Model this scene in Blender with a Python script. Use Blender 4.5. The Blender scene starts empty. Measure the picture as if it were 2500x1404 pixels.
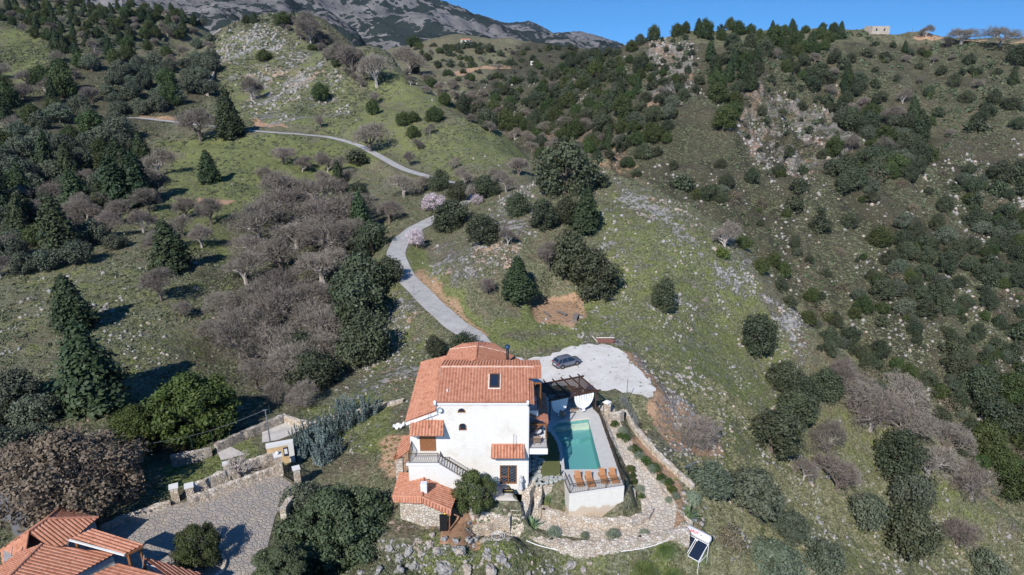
import bpy, bmesh, math, random
import numpy as np
from mathutils import Vector, Matrix, geometry
R=math.radians
SC=bpy.context.scene
COL=SC.collection
# ------------------------------------------------------------------ camera
HAZE=2.2e-5
F=1700.0; TH=math.atan(.37); S_,C_=math.sin(TH),math.cos(TH); HC=48.0
cd=bpy.data.cameras.new('camera'); cam=bpy.data.objects.new('camera',cd); COL.objects.link(cam)
cam.location=(0,0,HC); cam.rotation_euler=(math.pi/2-TH,0,0)
cd.sensor_width=36; cd.lens=36*F/2500; cd.clip_start=.5; cd.clip_end=30000
SC.camera=cam
# ------------------------------------------------------------------ light
SUN_AZ=math.atan2(-.42,-1.0)      # direction towards the sun (left of and behind the camera)
SUN_EL=R(39)
W=bpy.data.worlds.new('World'); SC.world=W; W.use_nodes=True
nt=W.node_tree; nt.nodes.clear()
sky=nt.nodes.new('ShaderNodeTexSky'); sky.sky_type='NISHITA'; sky.sun_disc=False
sky.sun_elevation=SUN_EL; sky.altitude=800; sky.air_density=1.0; sky.dust_density=.15; sky.ozone_density=4.0
sx,sy=-.42,-1.0
sky.sun_rotation=math.atan2(sx,sy)
bg=nt.nodes.new('ShaderNodeBackground'); bg.inputs[1].default_value=.125
ow=nt.nodes.new('ShaderNodeOutputWorld')
tc=nt.nodes.new('ShaderNodeTexCoord'); mp=nt.nodes.new('ShaderNodeVectorMath'); mp.operation='MULTIPLY_ADD'
mp.inputs[1].default_value=(1,1,1.3); mp.inputs[2].default_value=(0,0,.27)
nt.links.new(tc.outputs['Generated'],mp.inputs[0]); nt.links.new(mp.outputs[0],sky.inputs[0])
hs=nt.nodes.new('ShaderNodeHueSaturation'); hs.inputs['Saturation'].default_value=1.28; nt.links.new(sky.outputs[0],hs.inputs['Color']); nt.links.new(hs.outputs[0],bg.inputs[0]); nt.links.new(bg.outputs[0],ow.inputs[0])
sl=bpy.data.lights.new('sun','SUN'); sl.energy=4.3; sl.angle=R(.5); sl.color=(1,.955,.89)
so=bpy.data.objects.new('sun',sl); COL.objects.link(so)
n=math.hypot(sx,sy); ce=math.cos(SUN_EL)
to_sun=Vector((sx/n*ce,sy/n*ce,math.sin(SUN_EL)))
so.rotation_euler=to_sun.to_track_quat('Z','Y').to_euler(); so.location=(-40,-40,120)
SC.view_settings.view_transform='Standard'; SC.view_settings.look='None'
SC.view_settings.exposure=0.5; SC.view_settings.gamma=1; SC.view_settings.use_curve_mapping=False
# ------------------------------------------------------------------ geometry of the view
def U(px,py,z=0.0):
    r=(px-1250)/F; v=(py-702)/F; d=(HC-z)/(S_+v*C_); return Vector((r*d,d*(C_-v*S_),z))
def UY(px,py,Y):
    r=(px-1250)/F; v=(py-702)/F; d=Y/(C_-v*S_); return Vector((r*d,Y,HC-d*(S_+v*C_)))
def UD(px,py,d,dz=0):
    r=(px-1250)/F; v=(py-702)/F; return Vector((r*d,d*(C_-v*S_),HC-d*(S_+v*C_)+dz))
def depth(p): return p[1]*C_-(p[2]-HC)*S_
# ------------------------------------------------------------------ noise
def _h(ix,iy,s):
    n=(ix.astype(np.int64)*374761393+iy.astype(np.int64)*668265263+s*1274126177)&0xffffffff
    n=((n^(n>>13))*1274126177)&0xffffffff
    return ((n^(n>>16))&0xffff)/65535.0
def vn(x,y,s=0):
    ix=np.floor(x);iy=np.floor(y);fx=x-ix;fy=y-iy
    fx=fx*fx*(3-2*fx);fy=fy*fy*(3-2*fy)
    a=_h(ix,iy,s);b=_h(ix+1,iy,s);c=_h(ix,iy+1,s);d=_h(ix+1,iy+1,s)
    return (a+(b-a)*fx)*(1-fy)+(c+(d-c)*fx)*fy
def fbm(x,y,o=4,s=0):
    t=0;a=.5;f=1
    for i in range(o): t=t+a*(vn(x*f+i*17.3,y*f-i*9.1,s+i)*2-1);a*=.5;f*=2.03
    return t
# ------------------------------------------------------------------ object helpers
def tag(o,label,cat,group=None,kind=None):
    if label: o['label']=label
    if cat: o['category']=cat
    if group: o['group']=group
    if kind: o['kind']=kind
    return o
def empty(name,loc=(0,0,0),rz=0.0):
    o=bpy.data.objects.new(name,None); COL.objects.link(o); o.location=loc; o.rotation_euler=(0,0,rz); o.empty_display_size=.3
    return o
def thing(name,label,cat,loc=(0,0,0),rz=0,group=None):
    return tag(empty(name,loc,rz),label,cat,group)
def fastmesh(name,V,Fa,mat=None,smooth=False,mats=None):
    """V (n,3) array, Fa (m,k) int array -> mesh"""
    me=bpy.data.meshes.new(name); V=np.asarray(V,dtype=np.float32); Fa=np.asarray(Fa,dtype=np.int32)
    m,k=Fa.shape
    me.vertices.add(len(V)); me.vertices.foreach_set('co',V.ravel())
    me.loops.add(m*k); me.loops.foreach_set('vertex_index',Fa.ravel())
    me.polygons.add(m); me.polygons.foreach_set('loop_start',np.arange(m,dtype=np.int32)*k)
    if smooth: me.polygons.foreach_set('use_smooth',np.ones(m,dtype=bool))
    me.update(calc_edges=True)
    if mat: me.materials.append(mat)
    return me
def link(name,me,parent=None,loc=None):
    o=bpy.data.objects.new(name,me); COL.objects.link(o)
    if parent: o.parent=parent
    if loc is not None: o.location=loc
    return o
def fobj(name,V,Fa,mat,parent=None,smooth=False): return link(name,fastmesh(name,V,Fa,mat,smooth),parent)
class MB:
    """collects boxes, tubes and prisms and links them as one mesh object"""
    def __init__(s): s.v=[]; s.f=[]
    def add(s,vs,fs):
        b=len(s.v); s.v+= [tuple(v) for v in vs]; s.f+=[tuple(b+i for i in f) for f in fs]; return s
    def box(s,x0,x1,y0,y1,z0,z1,M=None):
        vs=[Vector(p) for p in ((x0,y0,z0),(x1,y0,z0),(x1,y1,z0),(x0,y1,z0),(x0,y0,z1),(x1,y0,z1),(x1,y1,z1),(x0,y1,z1))]
        if M: vs=[M@v for v in vs]
        return s.add(vs,[(0,3,2,1),(4,5,6,7),(0,1,5,4),(1,2,6,5),(2,3,7,6),(3,0,4,7)])
    def tube(s,p,q,r,r2=None,n=6,cap=True):
        p=Vector(p);q=Vector(q);r2=r if r2 is None else r2
        d=(q-p)
        if d.length<1e-6: return s
        a=d.normalized().orthogonal().normalized(); b=d.normalized().cross(a)
        vs=[p+(a*math.cos(t)+b*math.sin(t))*r for t in [2*math.pi*i/n for i in range(n)]]
        vs+=[q+(a*math.cos(t)+b*math.sin(t))*r2 for t in [2*math.pi*i/n for i in range(n)]]
        fs=[(i,(i+1)%n,n+(i+1)%n,n+i) for i in range(n)]
        if cap: fs+=[tuple(range(n-1,-1,-1)),tuple(range(n,2*n))]
        return s.add(vs,fs)
    def bar(s,p,q,w,h,up=(0,0,1)):
        """rectangular bar from p to q, w wide, h high (centre line)"""
        p=Vector(p);q=Vector(q); d=(q-p).normalized(); a=d.cross(Vector(up))
        if a.length<1e-4: a=d.orthogonal()
        a.normalize(); b=a.cross(d).normalized(); a*=w/2; b*=h/2
        vs=[p-a-b,p+a-b,p+a+b,p-a+b,q-a-b,q+a-b,q+a+b,q-a+b]
        return s.add(vs,[(0,1,2,3),(7,6,5,4),(0,4,5,1),(1,5,6,2),(2,6,7,3),(3,7,4,0)])
    def prism(s,pts,z0,z1):
        """pts: list of xy; z0/z1 floats or lists"""
        n=len(pts); z0=[z0]*n if not hasattr(z0,'__len__') else z0; z1=[z1]*n if not hasattr(z1,'__len__') else z1
        ar=sum(pts[i][0]*pts[(i+1)%n][1]-pts[(i+1)%n][0]*pts[i][1] for i in range(n))
        if ar<0: pts=pts[::-1]; z0=z0[::-1]; z1=z1[::-1]
        vs=[(p[0],p[1],z) for p,z in zip(pts,z0)]+[(p[0],p[1],z) for p,z in zip(pts,z1)]
        return s.add(vs,[tuple(range(n-1,-1,-1)),tuple(range(n,2*n))]+[(i,(i+1)%n,n+(i+1)%n,n+i) for i in range(n)])
    def poly(s,pts): return s.add(pts,[tuple(range(len(pts)))])
    def lathe(s,prof,n=16,M=None,c=(0,0,0)):
        vs=[];fs=[];k=len(prof)
        for i in range(n):
            t=2*math.pi*i/n
            for (r,z) in prof:
                p=Vector((c[0]+r*math.cos(t),c[1]+r*math.sin(t),c[2]+z)); vs.append(M@p if M else p)
        for i in range(n):
            for j in range(k-1):
                a=i*k+j;b=((i+1)%n)*k+j; fs.append((a,b,b+1,a+1))
        return s.add(vs,fs)
    def build(s,name,mat,parent=None,smooth=False,bevel=0):
        me=bpy.data.meshes.new(name); me.from_pydata(s.v,[],s.f); me.materials.append(mat)
        if smooth:
            me.polygons.foreach_set('use_smooth',[True]*len(me.polygons))
        o=link(name,me,parent)
        if bevel:
            m=o.modifiers.new('bevel','BEVEL'); m.width=bevel; m.segments=2; m.limit_method='ANGLE'
        return o
# ------------------------------------------------------------------ materials
def NW(name):
    m=bpy.data.materials.new(name); m.use_nodes=True; n=m.node_tree; n.nodes.clear()
    o=n.nodes.new('ShaderNodeOutputMaterial'); b=n.nodes.new('ShaderNodeBsdfPrincipled'); n.links.new(b.outputs[0],o.inputs[0])
    return m,n,b
def setv(n,sock,v):
    if hasattr(v,'links') or isinstance(v,bpy.types.NodeSocket): n.links.new(v,sock)
    elif isinstance(v,(tuple,list)): sock.default_value=(*v,1) if len(v)==3 and sock.type=='RGBA' else v
    else: sock.default_value=v
def coord(n,kind='Object',scale=None):
    t=n.nodes.new('ShaderNodeTexCoord'); o=t.outputs[kind]
    if scale is not None:
        m=n.nodes.new('ShaderNodeMapping'); n.links.new(o,m.inputs[0]); m.inputs['Scale'].default_value=scale if hasattr(scale,'__len__') else (scale,)*3; o=m.outputs[0]
    return o
def wpos(n,scale=None):
    g=n.nodes.new('ShaderNodeNewGeometry'); o=g.outputs['Position']
    if scale is not None:
        m=n.nodes.new('ShaderNodeMapping'); n.links.new(o,m.inputs[0]); m.inputs['Scale'].default_value=scale if hasattr(scale,'__len__') else (scale,)*3; o=m.outputs[0]
    return o
def noise(n,vec,scale,detail=4,rough=.55,out=0):
    t=n.nodes.new('ShaderNodeTexNoise'); n.links.new(vec,t.inputs['Vector']); t.inputs['Scale'].default_value=scale; t.inputs['Detail'].default_value=detail; t.inputs['Roughness'].default_value=rough
    return t.outputs[out]
def voro(n,vec,scale,feature='F1',out='Distance',rand=1):
    t=n.nodes.new('ShaderNodeTexVoronoi'); t.feature=feature; n.links.new(vec,t.inputs['Vector']); t.inputs['Scale'].default_value=scale; t.inputs['Randomness'].default_value=rand
    return t.outputs[out]
def ramp(n,fac,stops,interp='LINEAR'):
    r=n.nodes.new('ShaderNodeValToRGB'); r.color_ramp.interpolation=interp; e=r.color_ramp.elements
    while len(e)<len(stops): e.new(.5)
    for i,(p,c) in enumerate(stops):
        e[i].position=p; e[i].color=(*c,1) if hasattr(c,'__len__') else (c,c,c,1)
    setv(n,r.inputs[0],fac); return r.outputs[0]
def mix(n,fac,a,b,bt='MIX'):
    m=n.nodes.new('ShaderNodeMix'); m.data_type='RGBA'; m.blend_type=bt
    setv(n,m.inputs[0],fac); setv(n,m.inputs[6],a); setv(n,m.inputs[7],b); return m.outputs[2]
def mth(n,op,a,b=0.0,clamp=False):
    m=n.nodes.new('ShaderNodeMath'); m.operation=op; m.use_clamp=clamp; setv(n,m.inputs[0],a); setv(n,m.inputs[1],b); return m.outputs[0]
def bump(n,b,h,strength=.5,dist=.1):
    t=n.nodes.new('ShaderNodeBump'); t.inputs['Strength'].default_value=strength; t.inputs['Distance'].default_value=dist
    n.links.new(h,t.inputs['Height']); n.links.new(t.outputs[0],b.inputs['Normal'])
def attr(n,name):
    a=n.nodes.new('ShaderNodeAttribute'); a.attribute_name=name; return a.outputs['Fac']
def rnd(n): return n.nodes.new('ShaderNodeObjectInfo').outputs['Random']
def plain(name,col,rough=.6,var=.12,scale=3,metal=0,spec=.3):
    m,n,b=NW(name); p=wpos(n)
    f=noise(n,p,scale,4)
    c=tuple(max(0,x*(1-var)) for x in col); d=tuple(min(1,x*(1+var)) for x in col)
    setv(n,b.inputs['Base Color'],ramp(n,f,[(.3,c),(.7,d)])); b.inputs['Roughness'].default_value=rough; b.inputs['Metallic'].default_value=metal
    b.inputs['Specular IOR Level'].default_value=spec
    return m
def leafmat(name,ca,cb,cc,hue=.06):
    m,n,b=NW(name); g=coord(n,'Object')
    f=noise(n,g,.9,3); f2=noise(n,g,6,2)
    f=mth(n,'ADD',mth(n,'MULTIPLY',f,.7),mth(n,'MULTIPLY',f2,.3))
    c=ramp(n,f,[(.3,ca),(.5,cb),(.72,cc)])
    r=rnd(n)
    h=n.nodes.new('ShaderNodeHueSaturation')
    setv(n,h.inputs['Hue'],mth(n,'ADD',mth(n,'MULTIPLY',r,hue),.5-hue/2))
    setv(n,h.inputs['Value'],mth(n,'ADD',mth(n,'MULTIPLY',mth(n,'FRACT',mth(n,'MULTIPLY',r,7.31)),.5),.78))
    n.links.new(c,h.inputs['Color']); n.links.new(h.outputs[0],b.inputs['Base Color'])
    b.inputs['Roughness'].default_value=.62; b.inputs['Specular IOR Level'].default_value=.25
    return m
M={}
M['olive']=leafmat('olive_leaves',(.042,.054,.034),(.074,.09,.060),(.12,.138,.10))
M['oak']=leafmat('dark_leaves',(.024,.038,.012),(.046,.066,.021),(.078,.102,.038))
M['holm']=leafmat('holm_leaves',(.028,.038,.02),(.050,.062,.034),(.084,.10,.060))
M['conifer']=leafmat('conifer_leaves',(.017,.030,.014),(.031,.049,.021),(.052,.074,.033))
M['lush']=leafmat('lush_leaves',(.024,.040,.010),(.044,.066,.015),(.075,.102,.025))
M['olive2']=leafmat('old_olive_leaves',(.042,.06,.028),(.08,.105,.052),(.135,.16,.09))
M['brown_leaf']=leafmat('dry_leaves',(.09,.07,.05),(.15,.115,.083),(.23,.175,.13))
M['blue']=leafmat('blue_needles',(.06,.09,.085),(.11,.15,.145),(.18,.23,.225))
M['blossom']=leafmat('blossom',(.3,.25,.27),(.45,.38,.41),(.62,.55,.58))
M['lime']=leafmat('lime_leaves',(.04,.07,.015),(.07,.11,.022),(.11,.16,.04))
M['twig']=leafmat('bare_twigs',(.12,.102,.082),(.18,.158,.135),(.27,.243,.215),.04)
M['twigbrown']=leafmat('olive_twigs',(.10,.085,.06),(.15,.125,.085),(.20,.17,.115),.04)
M['bark']=plain('bark',(.16,.13,.11),.9,.35,6)
M['palebark']=plain('pale_bark',(.36,.32,.29),.9,.25,6)
M['grassblade']=leafmat('grass_blades',(.06,.10,.03),(.11,.16,.05),(.18,.22,.09))
M['agave']=leafmat('agave_leaves',(.08,.12,.05),(.13,.18,.09),(.2,.25,.14))
M['sage']=leafmat('sage_leaves',(.10,.13,.085),(.16,.19,.135),(.22,.26,.19))
# ------------------------------------------------------------------ terrain
CP=[]
def cz(*a):
    for (px,py,z) in a: CP.append(U(px,py,z))
def cdp(*a):
    for (px,py,d,dz) in a: CP.append(UD(px,py,d,dz))
def cw(*a):
    for p in a: CP.append(Vector(p))
# house terrace and what lies round it
cw((-11,64,-.6),(1,64,0),(5,66,-.2),(2,80,0),(8,74,-.6),(-6,86,0),(6,88,-.6),(-4,60,-1.2),(-3.5,57,-2.9),(-12,58.3,-2.8),(0,60.5,-1.5),(1,58.5,-3))
cz((1385,885,-1.2),(1440,850,-1.2),(1550,900,-1.4),(1590,955,-2),(1300,880,-.6),(1250,840,0),(1350,790,-.2),(1400,760,.4),(1480,800,-.6),(1300,700,3.5),(1450,700,3))
cz((950,1050,-.5),(960,1130,-1),(900,950,-1.5),(1000,880,-1),(900,1250,-3.5),(850,1100,-2),(780,1050,-2))
cz((600,1220,-1.2),(450,1300,-1.2),(700,1180,-1.2),(600,1380,-1.4),(300,1350,-1.4),(100,1380,-1.5),(620,1060,-1.4),(560,1120,-1.6),(400,1160,-1.8),(250,1200,-1.8),(50,1200,-2))
cz((1150,1375,-6.2),(1000,1395,-6.5),(1400,1395,-6),(1250,1345,-5.2),(800,1390,-6.5),(900,1330,-5),(1600,1390,-6.3),(1700,1395,-8),(1400,1345,-4.2),(1500,1342,-4.2),(1600,1328,-4.2),(1300,1328,-4.1),(1250,1306,-3.7),(1200,1300,-3.4),(1100,1325,-3.8),(1000,1325,-3.8))
cz((1620,1200,-3.6),(1560,1100,-2.6),(1620,1120,-3.4),(1700,1200,-5),(1680,1290,-4.6),(1690,1100,-6))
cz((1690,1000,-5.5),(1750,1200,-8.5),(1680,900,-4.5),(1800,1100,-11),(1800,1350,-12),(1900,1300,-17),(1800,900,-9),(1750,780,-4),(1650,700,2),(1600,800,-1),(1900,950,-14),(2000,1100,-22),(2200,1330,-32),(2000,1390,-23),(2400,1390,-42))
# knoll and its spur
cz((1300,450,13),(1380,430,15),(1200,520,8),(1120,560,5),(1080,620,4),(1150,680,5),(1250,600,9),(1550,600,8),(1500,500,12))
cdp((1470,425,170,0),(1600,480,165,0),(1720,550,163,0),(1850,660,157,0),(1990,810,147,0),(2150,960,143,0),(2330,1130,134,0),(2500,1290,131,0))
cdp((1470,425,185,-9),(1600,480,180,-11),(1720,550,178,-14),(1850,660,172,-16),(1990,810,162,-17),(2150,960,157,-17),(2330,1130,148,-17),(2500,1290,145,-17))
# gorge far slope
cdp((1500,400,275,0),(1600,430,258,0),(1750,480,238,0),(1900,600,218,0),(2050,700,207,0),(2200,800,197,0),(2400,1000,183,0),(2500,1130,178,0))
cdp((1900,450,262,0),(2100,500,252,0),(2300,600,228,0),(2500,700,212,0),(2500,900,192,0),(2100,350,303,0),(2300,400,285,0),(2500,450,265,0))
cdp((2100,200,345,0),(2300,200,345,0),(2500,200,330,0),(2500,300,297,0),(2500,98,400,0),(2300,94,415,0),(2150,80,410,0),(2060,72,405,0),(1950,80,415,0),(1750,80,420,0),(1600,95,395,0),(1535,120,385,0))
cdp((2500,98,520,-25),(2300,94,520,-25),(2150,80,520,-28),(1950,80,520,-28),(1750,80,530,-28),(1600,95,500,-22),(1535,120,470,-12))
cdp((1450,125,680,0),(1300,125,750,0),(1200,115,800,0),(1000,112,640,0),(1125,112,760,0),(1060,114,830,-6),(1250,116,860,-6),(900,120,700,-12),(1300,200,480,0),(1400,280,360,0),(1200,220,450,0),(1100,190,500,0),(1500,200,365,0),(1480,300,315,0),(1600,300,300,0),(1620,200,345,0),(1700,150,365,0),(1760,300,285,0),(1850,200,340,0),(1400,380,275,0),(1650,380,268,0),(1850,340,288,0),(1980,300,305,0),(1950,400,270,0))
# left hill
cz((620,322,12),(500,308,12.5),(340,290,13.5),(720,328,12),(800,335,11),(860,350,9.5),(940,390,7),(1050,433,5.5),(1120,452,5))
cdp((600,200,345,0),(600,65,425,0),(500,120,385,0),(790,50,410,0),(700,200,335,0),(900,250,298,0),(850,130,375,0),(950,125,365,0),(1040,212,330,0),(1130,268,298,0),(1240,332,262,0),(1310,392,236,0),(1100,350,236,0),(1200,420,212,0),(800,300,268,0),(700,60,425,0))
cdp((600,65,500,-30),(500,120,455,-10),(790,50,490,-34),(850,90,450,-20),(950,125,420,-18),(1040,212,378,-16),(1130,268,338,-12),(1240,332,295,-9),(1310,392,262,-6))
# left valley
cz((700,420,5),(600,520,3),(450,450,5),(750,600,.5),(500,700,1),(250,850,0),(100,1000,-1),(600,900,-4),(750,750,-3),(850,900,-3.5),(600,1000,-3),(900,800,-2),(950,700,0),(200,600,3),(0,700,2),(0,900,0),(200,1000,-1),(350,550,3),(1000,820,-1),(1080,850,-.5),(880,620,0),(850,500,3))
cdp((100,450,205,0),(50,300,270,0),(250,300,275,0),(100,180,330,0),(300,150,350,0),(100,80,380,0),(0,0,430,0),(300,30,450,0),(470,45,470,0),(300,30,560,-40),(470,45,560,-40),(0,0,560,-20),(0,450,200,0),(400,200,330,0))
cw((-420,250,40),(-420,480,50),(-300,640,-5),(-150,700,-10),(150,900,10),(-500,800,-10),(400,800,20),(450,450,35),(300,150,-20),(-300,120,10),(-60,40,-3),(0,40,-9),(60,40,-20),(120,45,-45),(-120,50,-2),(200,90,-60))
Pc=np.array([[p.x,p.y,p.z] for p in CP])
def tps_fit(P,lam=.02):
    s=100.; X=P[:,:2]/s; n=len(X)
    d=np.linalg.norm(X[:,None]-X[None],axis=2); K=np.where(d>0,d*d*np.log(d+1e-12),0)+lam*np.eye(n)*.01
    A=np.zeros((n+3,n+3)); A[:n,:n]=K; A[:n,n]=1; A[:n,n+1:]=X; A[n,:n]=1; A[n+1:,:n]=X.T
    b=np.zeros(n+3); b[:n]=P[:,2]; w=np.linalg.solve(A,b); return X,w,s
TX,TW,TS=tps_fit(Pc)
def tps(x,y):
    sh=x.shape; x=x.ravel()/TS; y=y.ravel()/TS; out=np.zeros_like(x); n=len(TX)
    for a in range(0,len(x),20000):
        dx=x[a:a+20000,None]-TX[None,:,0]; dy=y[a:a+20000,None]-TX[None,:,1]; d2=dx*dx+dy*dy
        out[a:a+20000]=(.5*d2*np.log(d2+1e-14))@TW[:n]+TW[n]+x[a:a+20000]*TW[n+1]+y[a:a+20000]*TW[n+2]
    return out.reshape(sh)
def seg_d(x,y,a,b):
    ax,ay=a[0],a[1]; dx,dy=b[0]-ax,b[1]-ay; L=dx*dx+dy*dy+1e-9
    t=np.clip(((x-ax)*dx+(y-ay)*dy)/L,0,1); return np.hypot(x-ax-t*dx,y-ay-t*dy),t
def poly_sd(x,y,P):
    """signed distance, negative inside"""
    d=np.full(x.shape,1e9); ins=np.zeros(x.shape,bool); n=len(P)
    for i in range(n):
        a=P[i];b=P[(i+1)%n]; dd,_=seg_d(x,y,a,b); d=np.minimum(d,dd)
        if a[1]!=b[1]:
            c=((a[1]>y)!=(b[1]>y))&(x<(b[0]-a[0])*(y-a[1])/(b[1]-a[1])+a[0]); ins^=c
    return np.where(ins,-d,d)
def sm(e0,e1,x):
    t=np.clip((x-e0)/(e1-e0),0,1); return t*t*(3-2*t)
ROAD=[U(*p) for p in ((1188,868,-.6),(1160,828,-.1),(1115,795,.6),(1078,765,1.1),(1035,722,1.7),(1000,688,2.1),(975,650,2.5),(968,618,2.8),(975,596,3),(990,578,3.1),(1010,562,3.2),(1040,545,3.4),(1085,525,3.7),(1130,503,4.1),(1155,482,4.5),(1148,462,4.9),(1120,452,5.1),(1050,433,5.7),(990,415,6.3),(940,390,7.2),(905,370,8),(860,350,9.3),(800,335,10.6),(720,327,11.7),(620,320,12.2),(500,307,12.7),(400,295,13.2),(335,288,13.6),(290,290,13.6))]
PARK=[U(*p) for p in ((1232,872,-1.2),(1290,880,-1.2),(1340,868,-1.2),(1385,850,-1.2),(1440,841,-1.2),(1480,840,-1.2),(1512,852,-1.2),(1540,885,-1.2),(1572,915,-1.2),(1600,955,-1.2),(1585,972,-1.2),(1540,962,-1.2),(1470,952,-1.2),(1400,945,-1.2),(1330,940,-1.2),(1270,925,-1.2))]
PATH=[(1478,990,-1.1,1.0),(1495,1030,-1.3,1.0),(1512,1070,-1.8,1.1),(1545,1120,-2.5,1.4),(1585,1180,-3.3,1.7),(1610,1235,-3.8,2.1),(1604,1282,-4.1,2.0),(1540,1300,-4.2,1.5),(1450,1298,-4.1,1.5),(1370,1284,-3.9,1.6),(1318,1268,-3.6,1.5),(1290,1240,-3.0,.9)]
PATHW=[(U(a,b,c),h) for a,b,c,h in PATH]
DRIVE=[U(*p) for p in ((470,1222,-1.2),(560,1190,-1.2),(670,1155,-1.2),(700,1172,-1.2),(728,1194,-1.2),(700,1225,-1.2),(672,1260,-1.2),(655,1330,-1.2),(660,1420,-1.2),(300,1440,-1.2),(0,1440,-1.2),(120,1370,-1.2),(240,1290,-1.2),(330,1265,-1.2),(420,1235,-1.2))]
PAD1=[U(*p) for p in ((600,1068,-1.4),(700,1020,-1.4),(755,1042,-1.4),(690,1078,-1.4),(545,1125,-1.4),(525,1085,-1.4))]
HOUSE=[(-11.6,62.6),(-5,62.6),(2.2,63.2),(6.2,66.2),(6.2,78),(5,84),(-11.6,84)]
FLAT=[ (HOUSE,0.0,1.2),([p for p in PARK],-1.2,3.5),(DRIVE,-1.2,3),(PAD1,-1.4,3)]
BENCH=[U(*p) for p in ((1300,745,.3),(1345,732,.3),(1400,738,.3),(1430,770,.3),(1395,790,.3),(1320,785,.3))]
DECKW=[(6.32,64.05),(12.6,65.5),(11.64,80.8),(11.05,82.3),(10.3,87.3),(3.3,86),(1.9,82),(1.9,77.2),(4.8,76.9),(5.66,73.8),(5.67,67.2),(5.94,66.4)]
HUTPAD=[(-13.5,59),(-5.5,57.6),(-4.8,63),(-13.2,66)]
def polyline_flat(x,y,H,pts,hw,feather):
    best=np.full(x.shape,1e9); zz=np.zeros(x.shape)
    for i in range(len(pts)-1):
        a,b=pts[i],pts[i+1]; d,t=seg_d(x,y,a,b)
        h=hw if not hasattr(hw,'__len__') else hw[i]+(hw[i+1]-hw[i])*t
        d=d-h; z=a[2]+(b[2]-a[2])*t; k=d<best; best=np.where(k,d,best); zz=np.where(k,z,zz)
    w=1-sm(0,feather,best); return H*(1-w)+zz*w, w
def terrain(x,y):
    H=tps(x,y); flatw=np.zeros(x.shape)
    for P,z,fe in ((HUTPAD,-1.3,2.0),)+tuple(FLAT)+((BENCH,.3,2),):
        w=1-sm(0,fe,poly_sd(x,y,P)); H=H*(1-w)+z*w; flatw=np.maximum(flatw,w)
    H,w=polyline_flat(x,y,H,ROAD,2.4,4.0); flatw=np.maximum(flatw,w)
    H,w=polyline_flat(x,y,H,[p for p,h in PATHW],[h+.3 for p,h in PATHW],1.0); flatw=np.maximum(flatw,w)
    w=1-sm(-1.0,-.15,poly_sd(x,y,DECKW)); H=H*(1-w)+np.minimum(H,-3.2)*w; flatw=np.maximum(flatw,w)
    r=np.hypot(x,y)
    amp=np.clip((r-60)/300,0.0,1)
    gor=sm(165,250,r)*sm(10,60,x)*(1-.85*sm(370,425,r))      # gullies of the gorge side
    ridge=1-np.abs(fbm(x/46+3*fbm(x/90,y/90,2,5)*.3,y/95,3,11))*2
    N=fbm(x/9,y/9,4,1)*(.35+1.6*amp)+fbm(x/2.2,y/2.2,3,7)*(.14+.4*amp)+gor*(ridge-.62)*9.5+gor*(np.abs(fbm(x/15,y/34,4,61))*-6+1.2)+fbm(x/30,y/30,3,3)*(4.5*amp)
    # limestone crags of the cliff band
    cl=np.zeros(x.shape)
    for P in CLIFFW: cl=np.maximum(cl,1-sm(-4,6,poly_sd(x,y,P)))
    N=N+cl*(np.abs(fbm(x/6,y/14,5,21))*13-2.2)
    # terrace strips on the meadow
    H=H+N*(1-flatw)
    return H
RMIN,RMAX,NR,NP,PH=38.,980.,600,680,R(61)
def hit(px,py,hf=None,st=1.006):
    """first meeting of the sight line through (px,py) with the ground"""
    hf=hf or hbase; px=np.atleast_1d(np.asarray(px,float)); py=np.atleast_1d(np.asarray(py,float))
    r=(px-1250)/F; v=(py-702)/F; d=np.full(px.shape,60.); done=np.zeros(px.shape,bool); out=np.full(px.shape,np.nan)
    for i in range(int(560*.006/(st-1))):
        d2=d*st
        z=HC-d2*(S_+v*C_); h=hf(r*d2,d2*(C_-v*S_)); k=(~done)&(z<h)
        if k.any():
            lo=d.copy();hi=d2.copy()
            for j in range(8):
                m=(lo+hi)/2; mm=(HC-m*(S_+v*C_))<hf(r*m,m*(C_-v*S_)); hi=np.where(mm,m,hi); lo=np.where(mm,lo,m)
            out=np.where(k,hi,out); done|=k
        d=d2
        if done.all(): break
    return np.stack([r*out,out*(C_-v*S_),HC-out*(S_+v*C_)],axis=1)
CLIFFW=[]
CLIFFP=[[(1570,90),(1660,85),(1690,160),(1720,210),(1700,250),(1600,260),(1570,200)],
        [(1800,205),(1850,215),(1860,330),(1850,400),(1810,330)],
        [(1860,170),(1960,200),(2040,260),(2050,330),(2010,380),(1960,400),(1935,470),(1880,430),(1850,330)]]
for P in CLIFFP:
    a=np.array(P,float); h=hit(a[:,0],a[:,1],lambda x,y:tps(np.asarray(x),np.asarray(y))); CLIFFW.append([tuple(q) for q in h if not np.isnan(q[0])])
_ph=np.linspace(-PH,PH,NP); _lr=np.linspace(math.log(RMIN),math.log(RMAX),NR)
_P,_L=np.meshgrid(_ph,_lr); _Rr=np.exp(_L); GX=_Rr*np.sin(_P); GY=_Rr*np.cos(_P)
GZ=terrain(GX,GY)
def hbase(x,y):
    x=np.asarray(x,float); y=np.asarray(y,float)
    p=(np.arctan2(x,y)+PH)/(2*PH)*(NP-1); l=(np.log(np.maximum(np.hypot(x,y),RMIN))-_lr[0])/(_lr[-1]-_lr[0])*(NR-1)
    p=np.clip(p,0,NP-1.001); l=np.clip(l,0,NR-1.001); i=p.astype(int); j=l.astype(int); a=p-i; b=l-j
    return (GZ[j,i]*(1-a)+GZ[j,i+1]*a)*(1-b)+(GZ[j+1,i]*(1-a)+GZ[j+1,i+1]*a)*b
def gh(x,y): return float(hbase(x,y))
def G(px,py): 
    h=hit(px,py)[0]; return Vector(h)
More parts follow.
